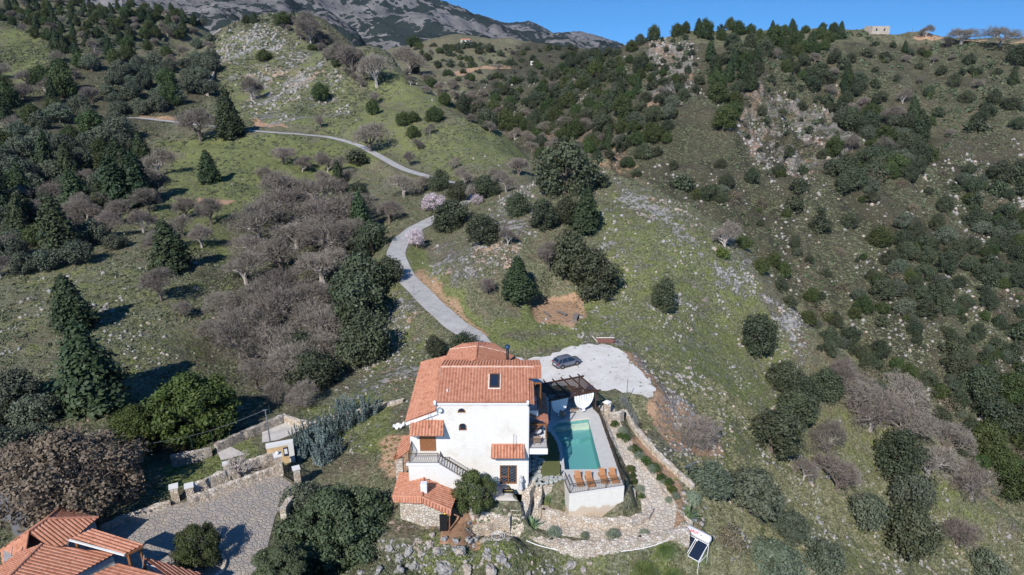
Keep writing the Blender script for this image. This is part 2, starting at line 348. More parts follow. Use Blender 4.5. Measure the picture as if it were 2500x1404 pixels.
def region(pts):
    a=np.array(pts,float); h=hit(np.clip(a[:,0],-250,2750),a[:,1]); return [tuple(q) for q in h if not np.isnan(q[0])]
# surface masks, traced as ground polygons
def mask(regs):
    m=np.zeros(GX.shape)
    for pts,st,fe in regs:
        P=region(pts) if len(pts[0])==2 else pts
        if len(P)<3: continue
        w=(1-sm(-fe*.5,fe,poly_sd(GX,GY,P)+fbm(GX/6,GY/6,3,31)*fe*1.2))*st; m=np.maximum(m,w)
    return m
mg=mask([([(1180,830),(1300,800),(1440,790),(1430,720),(1310,720),(1280,780),(1200,780),(1210,840),(1260,860),(1400,840)],1,3),
         ([(570,330),(850,350),(900,400),(800,480),(620,520),(480,600),(420,480),(440,350)],.8,12),
         ([(1000,590),(1030,600),(1080,700),(1190,800),(1240,840),(1190,830),(1080,740),(1000,680)],.9,2),
         ([(540,70),(780,140),(900,250),(1100,300),(1280,370),(1290,400),(1100,420),(950,370),(860,330),(560,290),(520,150)],.55,10),
         ([(800,20),(900,130),(1120,270),(1050,280),(850,180),(690,60)],.55,6),
         ([(1000,1330),(1150,1310),(1500,1360),(1700,1404),(1000,1404)],.75,3),
         ([(820,1000),(900,940),(960,1060),(950,1130),(850,1060),(750,1010)],.6,3),
         ([(420,1140),(600,1080),(660,1130),(480,1180),(380,1220)],1,2),
         ([(1480,450),(1720,560),(1900,780),(1960,960),(1700,1000),(1560,880),(1420,820),(1440,600)],.5,8),
         ([(0,60),(90,70),(110,110),(60,200),(0,180)],.6,10),([(540,480),(640,440),(620,560),(560,660),(500,640),(500,560)],.7,8),([(880,640),(960,600),(1090,800),(1060,900),(940,980),(860,900)],.45,5),([(60,640),(480,640),(520,760),(450,900),(300,960),(60,900)],.4,12),([(1560,880),(1620,860),(1900,930),(1800,1080),(1700,1020)],.6,5),([(1700,980),(1990,930),(2160,980),(2500,1300),(2500,1404),(1720,1404),(1700,1200),(1640,1060)],.42,8)])
mr=mask([([(1560,880),(1620,930),(1750,1040),(1750,1100),(1640,1090),(1580,1010)],1,2.5),([(1450,790),(1500,770),(1540,840),(1460,838)],.9,2),([(1440,420),(1600,475),(1725,548),(1860,660),(1990,805),(1950,850),(1830,730),(1700,620),(1600,560),(1500,480)],1.1,3),
         ([(1200,480),(1320,450),(1300,560),(1250,640),(1120,680),(1040,640),(1060,600),(1180,590)],.95,4),
         ([(780,780),(860,800),(840,900),(790,880)],1,2),
         ([(560,80),(760,120),(850,290),(650,300),(540,200)],1.0,15),
         ([(1300,40),(1700,60),(1750,260),(1560,260)],.55,15),
         ([(840,1000),(980,900),(1000,1000),(900,1100),(700,1120)],.55,4),
         ([(900,1290),(1250,1330),(1400,1404),(850,1404)],.8,3),
         ([(1850,200),(2050,260),(2060,380),(1950,450),(1880,420)],1.5,10),
         ([(1580,100),(1680,100),(1720,240),(1590,260)],1.5,8),([(1800,210),(1850,215),(1850,400),(1810,330)],1.4,5),
         ([(2300,330),(2500,380),(2500,700),(2350,600),(2280,450)],.5,15),
         ([(1900,880),(2000,1000),(1950,1060),(1860,960)],.45,6),
         ([(1000,120),(1450,110),(1500,250),(1300,300),(1100,250)],.55,30),
         ([(960,620),(1040,760),(1080,850),(1000,960),(880,980),(840,900),(900,760)],.75,4),([(60,680),(480,680),(420,900),(200,960),(60,900)],.35,10),
         ([(1480,450),(1720,560),(1900,780),(1990,960),(1700,1000),(1560,880),(1420,820),(1440,600)],.62,8),
         ([(2140,960),(2500,1290),(2500,1404),(1750,1404),(1800,1100)],.35,10),([(1500,420),(1750,420),(2100,480),(2500,500),(2500,1100),(2300,940),(2000,760),(1800,560)],.32,12),([(1050,120),(1500,130),(1560,300),(1420,400),(1320,350),(1130,230)],.5,12)])
mso=mask([([(1545,870),(1600,930),(1740,1040),(1740,1090),(1640,1080),(1570,1000),(1600,960)],1.0,2.5),
          ([(1010,640),(1090,730),(1190,820),(1150,800),(1020,690)],.7,2),
          ([(1300,745),(1345,732),(1400,738),(1430,770),(1395,790),(1320,785)],1.6,1.6),
          ([(610,288),(690,302),(700,312),(620,308)],1,1.5),([(340,278),(430,286),(430,296),(340,290)],.8,1.5),
          ([(2230,88),(2500,98),(2500,106),(2230,96)],1,2),([(1110,175),(1230,160),(1250,165),(1120,185)],1.1,3),
          ([(940,1080),(990,1060),(1000,1150),(930,1130)],.9,2),
          ([(480,480),(570,490),(560,500),(480,495)],.8,2),
          ([(1580,120),(1640,110),(1700,170),(1680,220)],.55,4),([(1825,225),(1850,240),(1845,300)],.9,3),
          ([(1300,300),(1400,300),(1560,380),(1400,460),(1320,400)],.5,8),
          ([(1000,1290),(1150,1300),(1140,1260),(1100,1260)],.8,1.5),
          ([(1560,1040),(1640,1140),(1700,1290),(1650,1290),(1600,1200),(1530,1090)],.8,1.5),
          ([(1880,900),(1960,850),(2100,1000),(2000,950)],.3,5)])
idx=np.arange(NR*NP).reshape(NR,NP)
Fa=np.stack([idx[:-1,:-1],idx[:-1,1:],idx[1:,1:],idx[1:,:-1]],-1).reshape(-1,4)[:, ::-1]
me=fastmesh('ground',np.stack([GX,GY,GZ],-1).reshape(-1,3),Fa,None,True)
md=mask([([(1480,412),(1610,466),(1735,536),(1868,648),(2008,798),(2170,948),(2350,1118),(2500,1262),(2500,700),(1900,380),(1500,380)],1,2.5),([(1880,100),(2230,110),(2500,112),(2500,345),(2100,312),(1900,200)],.75,6),([(1480,395),(1760,480),(1900,640),(2040,800),(2200,940),(2380,1120),(2500,1240),(2500,330),(2100,300),(1900,130),(1560,110),(1480,116),(960,110),(1130,250),(1340,392)],1,6),([(0,0),(540,0),(540,240),(330,330),(330,470),(0,600)],.8,15),([(480,560),(860,520),(860,900),(600,960),(460,860)],.8,8)])
for nm,a in (('m_grass',mg),('m_rock',mr),('m_soil',mso),('m_dark',md)):
    at=me.attributes.new(nm,'FLOAT','POINT'); at.data.foreach_set('value',a.ravel().astype(np.float32))
m,n,b=NW('hillside'); p=wpos(n)
big=noise(n,p,.035,5,.6); mid=noise(n,p,.35,5,.65); fine=noise(n,p,2.6,4,.7)
ga=attr(n,'m_grass'); ra=attr(n,'m_rock'); sa=attr(n,'m_soil')
scrub=ramp(n,fine,[(.32,(.055,.06,.033)),(.5,(.135,.138,.083)),(.68,(.29,.28,.20))])
dry=ramp(n,fine,[(.3,(.075,.058,.038)),(.7,(.20,.16,.115))])
grass=ramp(n,fine,[(.3,(.065,.08,.026)),(.5,(.15,.168,.065)),(.72,(.28,.285,.155))])
base=mix(n,ramp(n,mth(n,'ADD',mth(n,'MULTIPLY',mid,.7),mth(n,'MULTIPLY',big,.3)),[(.46,0),(.62,1)]),scrub,dry)
gf=mth(n,'ADD',ga,mth(n,'MULTIPLY',mth(n,'SUBTRACT',mid,.5),1.6))
base=mix(n,ramp(n,mth(n,'MULTIPLY',attr(n,'m_dark'),mth(n,'ADD',mth(n,'MULTIPLY',mid,.9),.25)),[(.2,0),(.6,.92)]),base,ramp(n,fine,[(.32,(.022,.023,.014)),(.5,(.062,.058,.038)),(.66,(.16,.148,.112))]))
base=mix(n,ramp(n,gf,[(.3,0),(.6,1)]),base,grass)
sf=mth(n,'ADD',sa,mth(n,'MULTIPLY',mth(n,'SUBTRACT',mid,.5),1.0))
soil=ramp(n,fine,[(.3,(.30,.17,.095)),(.7,(.46,.33,.23))])
base=mix(n,ramp(n,sf,[(.42,0),(.7,1)]),base,soil)
rv=noise(n,p,.55,8,.72); rv2=noise(n,p,1.9,4,.7)
rsum=mth(n,'ADD',mth(n,'MULTIPLY',rv,.6),mth(n,'MULTIPLY',rv2,.4))
cr=noise(n,p,.085,4,.6)
rf=mth(n,'ADD',mth(n,'ADD',rsum,mth(n,'MULTIPLY',mth(n,'SUBTRACT',cr,.5),mth(n,'MULTIPLY',ra,.5))),mth(n,'MULTIPLY',ra,.12))
rock=ramp(n,noise(n,p,1.6,8,.78),[(.36,(.12,.115,.11)),(.5,(.29,.28,.27)),(.66,(.48,.47,.45))])
rock=mix(n,ramp(n,noise(n,p,.09,4),[(.5,0),(.64,.7)]),rock,(.44,.29,.19)); rock=mix(n,ramp(n,noise(n,wpos(n,(1,1,.25)),.5,4),[(.5,0),(.7,.6)]),rock,(.12,.115,.11))
stp=noise(n,wpos(n,(.075,.016,.04)),1.0,5,.65)
rf=mth(n,'ADD',rf,mth(n,'MULTIPLY',mth(n,'SUBTRACT',stp,.5),mth(n,'MULTIPLY',attr(n,'m_dark'),.30)))
rock=mix(n,mth(n,'MULTIPLY',attr(n,'m_dark'),.75),rock,mix(n,1.0,rock,(.52,.49,.45),'MULTIPLY'))
base=mix(n,mth(n,'MULTIPLY',ramp(n,stp,[(.35,1),(.5,0)]),mth(n,'MULTIPLY',attr(n,'m_dark'),.6)),base,(.03,.034,.02))
rfm=ramp(n,rf,[(.615,0),(.645,1)])
col=mix(n,rfm,base,rock)
n.links.new(col,b.inputs['Base Color']); b.inputs['Roughness'].default_value=.95; b.inputs['Specular IOR Level'].default_value=.1
hh=mth(n,'ADD',mth(n,'MULTIPLY',fine,.5),mth(n,'ADD',mid,mth(n,'MULTIPLY',rfm,.4)))
bump(n,b,hh,.9,.9)
M['ground']=m; me.materials.append(m)
tag(link('ground',me),'limestone hillside with scrub, grass and stones','hillside',kind='structure')
# ---- far mountains
def mountain(name,sil,d0,d1,nx,ny,seed,amp,mat,basepy=150):
    xs=np.linspace(sil[0][0],sil[-1][0],nx); top=np.interp(xs,[s[0] for s in sil],[s[1] for s in sil])
    t=np.linspace(0,1.35,ny)
    D=d0+(d1-d0)*np.minimum(t,1)[:,None]**1.2+np.zeros((1,nx)); D=D+np.maximum(t-1,0)[:,None]*(d1-d0)*1.5
    r=(xs-1250)/F; vt=(top-702)/F; X=r[None]*D
    vb=(basepy-702)/F
    zt=HC-d1*(S_+vt*C_); zb=HC-d0*(S_+vb*C_)
    T=np.minimum(t,1)[:,None]; Z=zb+(zt-zb)[None]*T**1.15 ; Z=np.where(t[:,None]>1,zt[None]-(t[:,None]-1)*(zt-zb)[None]*.8,Z)
    Y=D*C_+(HC-Z)*S_*-1; Y=(D+(Z-HC)*S_)/C_
    k=np.sin(np.clip(t,0,1)*np.pi)[:,None]*.9+.1
    s=amp*5
    Z=Z+amp*k*((1-np.abs(fbm(X/s,Y/s,5,seed))*2.2)-.5)+fbm(X/(amp*.8),Y/(amp*.8),4,seed+3)*amp*.22
    idx=np.arange(nx*ny).reshape(ny,nx); Fa=np.stack([idx[:-1,:-1],idx[:-1,1:],idx[1:,1:],idx[1:,:-1]],-1).reshape(-1,4)
    return tag(fobj(name,np.stack([X,Y,Z],-1).reshape(-1,3),Fa,mat,None,True),None,None,kind='structure')
def mtmat(name,sc,cover,blue):
    m,n,b=NW(name); p=wpos(n)
    rock=ramp(n,noise(n,p,.02*sc,6,.7),[(.35,(.10,.098,.10)),(.65,(.21,.203,.205))])
    veg=voro(n,p,.085*sc,'F1'); big=noise(n,p,.007*sc,6,.75)
    th=mth(n,'ADD',mth(n,'MULTIPLY',mth(n,'SUBTRACT',big,.5),cover*3.2),.1+cover*.25)
    f=mth(n,'LESS_THAN',veg,th)
    col=mix(n,f,rock,(.028,.038,.038)); n.links.new(col,b.inputs['Base Color']); b.inputs['Roughness'].default_value=1; b.inputs['Specular IOR Level'].default_value=0
    bump(n,b,noise(n,p,.03*sc,6,.7),.8,8); return m
M['mt1']=mtmat('mountain_rock',.8,2.0,0); M['mt2']=mtmat('far_mountain_rock',.5,1.5,0)
mountain('mountain',[(-600,-420),(200,-330),(600,-180),(820,-110),(1000,-35),(1080,5),(1120,22),(1170,45),(1200,58),(1250,82),(1300,95),(1400,112),(1520,125)],900,2600,420,200,41,60,M['mt1'],158)
mountain('far_mountain',[(1100,70),(1160,46),(1180,42),(1235,58),(1290,54),(1315,62),(1350,82),(1380,79),(1420,76),(1450,85),(1480,97),(1515,110),(1560,135)],2600,4300,260,90,77,70,M['mt2'],160)
mountain('mountain_foothill',[(300,-40),(480,0),(560,5),(700,30),(800,25),(850,60),(880,90),(900,140)],560,900,260,90,15,16,mtmat('foothill_rock',1.2,1.5,0),130)
# ---- draped sheets
def drape(name,pts,off,mat,step=.7,label=None,kind='structure',zfun=None,parent=None):
    pts=[Vector((p[0],p[1])) for p in pts]
    xs=[p.x for p in pts]; ys=[p.y for p in pts]
    gx,gy=np.meshgrid(np.arange(min(xs),max(xs),step),np.arange(min(ys),max(ys),step)); gx=gx.ravel();gy=gy.ravel()
    k=poly_sd(gx,gy,pts)<-.25*step; inner=[Vector((a,c)) for a,c in zip(gx[k],gy[k])]
    bd=[]
    for i in range(len(pts)):
        a=pts[i];c=pts[(i+1)%len(pts)]; m_=max(1,int((c-a).length/step)); bd+=[a.lerp(c,j/m_) for j in range(m_)]
    allp=bd+inner; ne=len(bd)
    v,e,f,_,_,_=geometry.delaunay_2d_cdt(allp,[(i,(i+1)%ne) for i in range(ne)],[list(range(ne))],1,1e-4)
    z=(zfun or hbase)(np.array([q.x for q in v]),np.array([q.y for q in v]))+off
    me=bpy.data.meshes.new(name); me.from_pydata([(q.x,q.y,float(zz)) for q,zz in zip(v,z)],[],[tuple(t) for t in f]); me.materials.append(mat)
    me.polygons.foreach_set('use_smooth',[True]*len(me.polygons))
    o=link(name,me,parent); 
    if label or kind: tag(o,label,None,kind=kind)
    return o
def ribbon(pts,hw):
    """left/right outline of a polyline with half widths"""
    L=[];Rr=[]
    for i,p in enumerate(pts):
        a=pts[max(0,i-1)];b=pts[min(len(pts)-1,i+1)]; d=Vector((b[0]-a[0],b[1]-a[1])).normalized(); nrm=Vector((-d.y,d.x)); h=hw if not hasattr(hw,'__len__') else hw[i]
        L.append((p[0]+nrm.x*h,p[1]+nrm.y*h)); Rr.append((p[0]-nrm.x*h,p[1]-nrm.y*h))
    return L+Rr[::-1]
def spline(P,k=4):
    out=[]
    for i in range(len(P)-1):
        p0=P[max(i-1,0)];p1=P[i];p2=P[i+1];p3=P[min(i+2,len(P)-1)]
        for j in range(k):
            t=j/k; out.append(.5*((2*p1)+(p2-p0)*t+(2*p0-5*p1+4*p2-p3)*t*t+(3*p1-p0-3*p2+p3)*t**3))
    out.append(P[-1]); return out
m,n,b=NW('concrete_road'); p=wpos(n)
c=ramp(n,noise(n,p,.6,6,.7),[(.3,(.27,.265,.26)),(.7,(.40,.39,.385))]); c=mix(n,ramp(n,noise(n,p,5,3),[(.5,0),(.75,.4)]),c,(.2,.19,.18)); c=mix(n,ramp(n,voro(n,p,.22,'DISTANCE_TO_EDGE'),[(0,.6),(.012,0)]),c,(.12,.11,.10)); c=mix(n,ramp(n,noise(n,p,.18,4,.6),[(.5,0),(.6,.35)]),c,(.47,.45,.43))
n.links.new(c,b.inputs['Base Color']); b.inputs['Roughness'].default_value=.9; bump(n,b,noise(n,p,8,3),.3,.02); M['road']=m
rp=spline(ROAD,3); 
rw=2.0
V=[];Fr=[]
NA=6
for i,p in enumerate(rp):
    a=rp[max(0,i-1)];c2=rp[min(len(rp)-1,i+1)]; d=(c2-a); d.z=0; d.normalize(); nv=Vector((-d.y,d.x,0))
    for j in range(NA+1):
        q=p+nv*(rw*(1.0 if p.y<190 else .72)*(2*j/NA-1)+.12*math.sin(i*1.3+j)*(j in (0,NA))); V.append((q.x,q.y,0))
V=np.array(V); V[:,2]=np.maximum(hbase(V[:,0],V[:,1]),0*V[:,0]-99)+.10
ix=np.arange(len(V)).reshape(-1,NA+1); Fr=np.stack([ix[:-1,:-1],ix[:-1,1:],ix[1:,1:],ix[1:,:-1]],-1).reshape(-1,4)[:, ::-1]
tag(fobj('road',V,Fr,M['road'],None,True),'winding pale concrete road','road',kind='structure')
# ------------------------------------------------------------------ vegetation
rng=np.random.default_rng(7)
def quads(c,nrm,size,aspect=1.0,rs=rng,bend=0):
    """one leaf face per centre c, facing roughly nrm"""
    n_=len(c); a=rs.normal(size=(n_,3)); a-= (a*nrm).sum(1,keepdims=True)*nrm; a/=np.linalg.norm(a,axis=1,keepdims=True)+1e-9
    b_=np.cross(nrm,a); s=(size*(.6+.8*rs.random(n_)))[:,None]/2 if np.ndim(size) else (size*(.6+.8*rs.random((n_,1))))/2
    v=np.stack([c-a*s-b_*s*aspect*.55,c+a*s*.9-b_*s*aspect*.9,c+a*s+b_*s*aspect*.7,c-a*s*.7+b_*s*aspect],1).reshape(-1,3)
    return v,np.arange(4*n_).reshape(-1,4)
def rdir(n_,rs):
    d=rs.normal(size=(n_,3)); return d/np.linalg.norm(d,axis=1,keepdims=True)
def crown_lobes(rs,w,h,z0,nl,nleaf,leaf,flat=.85,lobe=(.22,.36),aspect=.8,up=.25):
    """leaf faces gathered in lobes spread through an uneven crown"""
    L=[]
    for i in range(nl):
        t=rs.random(); th=i*2.399+rs.random()*.8; zz=(i+.5)/nl
        rr=math.sqrt(max(0,1-(2*zz-.85)**2*.85))*w*.5*(.45+.35*rs.random()**.6)
        if zz>.85: rr*=.4
        r=w*(lobe[0]+(lobe[1]-lobe[0])*rs.random())
        L.append((rr*math.cos(th),rr*math.sin(th),z0+zz*(h-z0-r*.7)+r*.15,r))
    L=np.array(L); k=rs.choice(nl,nleaf,p=L[:,3]**2/np.sum(L[:,3]**2)); d=rdir(nleaf,rs)
    rad=L[k,3]*(rs.random(nleaf)**.30)*(1+.28*(rs.random(nleaf)<.12)*rs.random(nleaf)); bumpy=1+.16*np.sin(d[:,0]*9+L[k,0]*3)*np.sin(d[:,1]*8+L[k,1])*1.2+.07*rs.normal(size=nleaf)
    c=L[k,:3]+d*(rad*bumpy)[:,None]*np.array([1,1,flat])
    c[:,2]=np.maximum(c[:,2],z0*.35+.1*rs.random(nleaf))
    nn=d+rs.normal(size=(nleaf,3))*.55+np.array([0,0,up]); nn/=np.linalg.norm(nn,axis=1,keepdims=True)
    return quads(c,nn,leaf,aspect,rs)
def crown_conifer(rs,w,h,z0,nleaf,leaf,tiers=13):
    u=1-np.sqrt(rs.random(nleaf)*.97+.0); z=z0+(h-z0)*u; th=rs.random(nleaf)*2*np.pi
    prof=(1-u)**.62*w*.5*(1-.25*(u<.12))
    fr=(u*tiers)%1; arm=.76+.24*(1-fr)
    az=1+.20*np.sin(th*3+u*7)+.16*np.sin(th*5+np.floor(u*tiers)*2.1)+.12*np.sin(th*8+np.floor(u*tiers)*5.3)+.12*rs.normal(size=nleaf)
    r=prof*arm*az*(rs.random(nleaf)**.3)
    z=z-(r/(w*.5+.01))*.12*w+.1*rs.normal(size=nleaf)
    c=np.stack([r*np.cos(th),r*np.sin(th),np.maximum(z,.15)],1)
    nn=np.stack([np.cos(th)*.7,np.sin(th)*.7,np.full(nleaf,.65)],1)+rs.normal(size=(nleaf,3))*.45; nn/=np.linalg.norm(nn,axis=1,keepdims=True)
    return quads(c,nn,leaf,.8,rs)
def trunk_mb(rs,h,r,lean=.15,limbs=5,spread=1.6,reach=.75):
    mb=MB(); p=Vector((0,0,-.5)); q=Vector((rs.normal()*lean,rs.normal()*lean,h*.45)); mb.tube(p,q,r*1.25,r*.8,7,False)
    for i in range(limbs):
        th=2*math.pi*i/limbs+rs.random(); e=q+Vector((math.cos(th)*spread*(.5+.5*rs.random()),math.sin(th)*spread*(.5+.5*rs.random()),h*reach*(.35+.4*rs.random())))
        m_=q.lerp(e,.5)+Vector((rs.normal()*.12,rs.normal()*.12,.1)); mb.tube(q-Vector((0,0,.15)),m_,r*.6,r*.4,5,False); mb.tube(m_,e,r*.4,r*.12,5,False)
    return mb
def branches(rs,h,r,levels=5,spread=.62,tw=.03,budget=9000,dome=1.0):
    """bare deciduous tree: (trunk verts, faces), (twig verts, faces)"""
    mb=MB(); tv=[]; 
    def grow(p,d,L,rad,lev):
        if len(tv)>budget*1: return
        q=p+d*L
        if lev<=2: mb.tube(p,q,rad,rad*.72,5 if lev<2 else 4,False)
        else: tv.append((p,q,max(rad,tw*.5)))
        if lev==levels: return
        nb=[4,4,4,4,4,4][lev] if lev>0 else 5
        for i in range(nb):
            ax=d.orthogonal().normalized(); ax.rotate(Matrix.Rotation(2*math.pi*(i+rs.random()*.7)/nb,3,d))
            s=spread*(.55+.75*rs.random()); nd=(d*math.cos(s)+ax*math.sin(s)); nd.z+=.10*dome; nd.normalize()
            grow(p+d*L*(.55+.45*rs.random()) if i else q,nd,L*(.62+.2*rs.random()),rad*.6,lev+1)
    grow(Vector((0,0,-.4)),Vector((rs.normal()*.06,rs.normal()*.06,1)).normalized(),h*.30,r,0)
    P=np.array([t[0] for t in tv]);Q=np.array([t[1] for t in tv]);w=np.array([t[2] for t in tv])[:,None]
    d=Q-P; a=rdir(len(P),rs); a=np.cross(d,a); a/=np.linalg.norm(a,axis=1,keepdims=True)+1e-9
    V=np.stack([P-a*w,P+a*w,Q+a*w*.5,Q-a*w*.5],1).reshape(-1,3)
    return mb,(V,np.arange(len(V)).reshape(-1,4))
PR={}   # kind -> list of (root builder data): meshes for trunk and crown at nominal width/height
def tomesh(mb,name,mat):
    me=bpy.data.meshes.new(name); me.from_pydata(mb.v,[],mb.f); me.materials.append(mat); return me
def reg(kind,w,h,crown,trunk,cmat,tmat,cat):
    cv,cf=crown; PR.setdefault(kind,[]).append(dict(w=w,h=h,crown=fastmesh('crown',cv,cf,cmat),trunk=tomesh(trunk,'trunk',tmat) if trunk else None,cat=cat))
for s in range(3):
    rs=np.random.default_rng(10+s)
    reg('olive',6,5,crown_lobes(rs,6,5,.9,22,5200,.24,.8,(.12,.26)),trunk_mb(rs,3.6,.28,.3,5,1.9),M['olive'],M['bark'],'tree')
    reg('oak',7,6,crown_lobes(rs,7,6,.5,26,6800,.25,.85,(.11,.25)),trunk_mb(rs,4.2,.3,.3,5,2.0),M['oak'],M['bark'],'tree')
    reg('holm',6,5.4,crown_lobes(rs,6,5.4,.3,24,6000,.23,.85,(.11,.26)),trunk_mb(rs,3.8,.26,.3,5,1.8),M['holm'],M['bark'],'tree')
    rs=np.random.default_rng(30+s)
    mb=MB().tube((0,0,-.5),(0,0,8.4),.26,.05,7)
    for k in range(16):
        th=k*2.4; z=1.2+k*.42; L=(1-z/9)*2.2; mb.tube((0,0,z),(L*math.cos(th),L*math.sin(th),z-.1),.06,.02,4,False)
    reg('conifer',5.6,9,crown_conifer(rs,5.6,9,.5,6800,.30),mb,M['conifer'],M['bark'],'tree')
    rs=np.random.default_rng(50+s)
    tr,tw=branches(rs,6.2,.24,6,.66,.032,9000); reg('bare',6,5.6,tw,tr,M['twig'],M['palebark'] if s==1 else M['bark'],'tree')
    rs=np.random.default_rng(70+s)
    reg('bush',2.6,2.0,crown_lobes(rs,2.6,2.0,.05,11,1300,.2,.85,(.2,.32)),None,M['holm'],None,'shrub')
    reg('greybush',2.4,1.7,crown_lobes(rs,2.4,1.7,.05,9,900,.16,.8,(.2,.32),.35),None,M['twigbrown'],None,'shrub')
rs=np.random.default_rng(91)
reg('lush',11,9,crown_lobes(rs,11,9,.5,80,26000,.24,.8,(.06,.14)),trunk_mb(rs,6,.45,.3,6,3),M['lush'],M['bark'],'tree')
reg('bigolive',13,8,crown_lobes(rs,13,8.5,1.0,95,42000,.21,.75,(.055,.12)),trunk_mb(rs,4.2,.75,.4,7,4,.9),M['olive2'] if 'olive2' in M else M['olive'],M['bark'],'tree')
reg('carob',8,7,crown_lobes(rs,8,7,1.0,60,20000,.16,.8,(.06,.14)),trunk_mb(rs,4.4,.4,.4,6,2.4),M['oak'],M['bark'],'tree')
reg('blossom',4.5,4,crown_lobes(rs,4.5,4,1.0,16,3200,.13,.8,(.15,.26)),trunk_mb(rs,3.2,.14,.2,6,1.6,.9),M['blossom'],M['bark'],'tree')
reg('lime',3,2.4,crown_lobes(rs,3,2.4,.1,10,2200,.18,.8,(.2,.3)),trunk_mb(rs,1.6,.1,.1,4,.8),M['lime'],M['bark'],'shrub')
tr,tw=branches(rs,8,.42,6,.66,.024,12000,.7); 
cv,cf=crown_lobes(rs,12,8,1.0,80,14500,.2,.75,(.055,.13)); rs=np.random.default_rng(191); tr,tw=branches(rs,8.6,.42,6,.74,.045,9000,.5); tr.add([tuple(q) for q in tw[0]],[tuple(q) for q in tw[1]]); reg('dryoak',12,8,(cv,cf),tr,M['brown_leaf'],M['bark'],'tree')
for s in range(2):
    rs=np.random.default_rng(110+s); tr,tw=branches(rs,9.5,.42,6,.70,.04,19000,.6); reg('bigbare',10,8.6,tw,tr,M['twig'],M['palebark'],'tree')
# upright blue juniper shrubs: wisps of needles
def wisps(rs,w,h,nst,per,leaf,lean=.35):
    C=[];N=[]
    for i in range(nst):
        th=rs.random()*6.283; r0=w*.28*math.sqrt(rs.random()); H=h*(.45+.55*rs.random()); ln=lean*(.4+rs.random())
        t=rs.random(per)**.8; rr=(1-t)*w*.09*(.5+rs.random(per))
        a=rs.random(per)*6.283
        C.append(np.stack([r0*math.cos(th)+math.cos(th)*ln*t*H*.6+rr*np.cos(a),r0*math.sin(th)+math.sin(th)*ln*t*H*.6+rr*np.sin(a),t*H],1)); N.append(np.stack([np.cos(a),np.sin(a),.3+0*a],1))
    C=np.concatenate(C);N=np.concatenate(N)+rs.normal(size=C.shape)*.4; N/=np.linalg.norm(N,axis=1,keepdims=True); return quads(C,N,leaf,.6,rs)
reg('bluebush',3.2,2.6,wisps(np.random.default_rng(5),3.2,2.6,34,90,.13),None,M['blue'],None,'shrub')
def blades(rs,w,h,nb,wd,droop=.5,seg=4,up=.35):
    V=[];Fq=[]
    for i in range(nb):
        th=rs.random()*6.283; el=up+rs.random()*(1.45-up); L=h*(.6+.5*rs.random()); p=Vector((rs.normal()*.06*w,rs.normal()*.06*w,0)); d=Vector((math.cos(th)*math.cos(el)*w/h*.7,math.sin(th)*math.cos(el)*w/h*.7,math.sin(el))); sd=Vector((-math.sin(th),math.cos(th),0))
        b0=len(V)
        for k in range(seg+1):
            t=k/seg; ww=wd*(1-t)**.7*.5+.002; V+= [tuple(p-sd*ww),tuple(p+sd*ww)]; p=p+d*(L/seg); d=d-Vector((0,0,droop/seg*1.2))
        for k in range(seg): a=b0+2*k; Fq.append((a,a+1,a+3,a+2))
    return np.array(V),np.array(Fq)
reg('pampas',3.2,2.4,blades(np.random.default_rng(3),3.2,2.4,900,.035,1.3),None,M['grassblade'],None,'grass')
reg('agave',1.7,1.1,blades(np.random.default_rng(4),1.7,1.1,46,.16,.35,4,.25),None,M['agave'],None,'plant')
reg('ball',1.5,1.2,crown_lobes(np.random.default_rng(6),1.5,1.2,.02,14,2600,.07,.85,(.26,.34)),None,M['sage'],None,'shrub')
reg('bed',1.2,.9,crown_lobes(np.random.default_rng(8),1.2,.9,.02,10,900,.09,.85,(.22,.34)),None,M['lush'],None,'shrub')
KN={'olive':'olive_tree','oak':'oak_tree','holm':'holm_oak_tree','conifer':'cypress_tree','bare':'bare_tree','bush':'evergreen_shrub','greybush':'thorny_shrub','lush':'bright_oak_tree','bigolive':'old_olive_tree','carob':'carob_tree','blossom':'almond_tree','lime':'lime_green_shrub','dryoak':'dry_leaved_oak_tree','bigbare':'bare_plane_tree','bluebush':'blue_juniper_shrub','pampas':'pampas_grass','agave':'agave_plant','ball':'clipped_ball_shrub','bed':'bedding_shrub'}
CNT={}
def plant(kind,pos,w,h,label,group=None,rz=None,sink=.1,mat=None):
    pr=PR[kind]; i=CNT.get(kind,0); CNT[kind]=i+1; q=pr[i%len(pr)]; rz=(i*2.4)%6.283 if rz is None else rz
    sx_=w/q['w']; sz_=h/q['h']
    if q['trunk'] is None:
        o=link(KN[kind],q['crown']); r=o
    else:
        r=empty(KN[kind]); link('trunk',q['trunk'],r); link('crown',q['crown'],r)
    r.location=(pos[0],pos[1],pos[2]-sink*h*.2); r.rotation_euler=(0,0,rz); v1,v2,v3=(i*.618)%1,(i*.37)%1,(i*.731)%1; q_=1.0 if group is None or kind in('ball','bed') else 1.6; r.scale=(sx_*(1+.16*q_*(v1-.5)),sx_*(1+.22*q_*(v2-.5)),sz_*(1+.2*q_*(v3-.5))); r.rotation_euler=(.16*(v2-.5)*q_,.16*(v3-.5)*q_,rz)
    return tag(r,label,q['cat'],group)
def at_px(kind,px,py,wpx,asp,label,group=None,**k):
    """px,py: foot of the plant; wpx: crown width in photo pixels; asp: height/width"""
    p=hit(px,py)[0]
    if np.isnan(p[0]): return None
    w=wpx*depth(p)/F; return plant(kind,p,w,w*asp,label,group,**k)
FARB=True
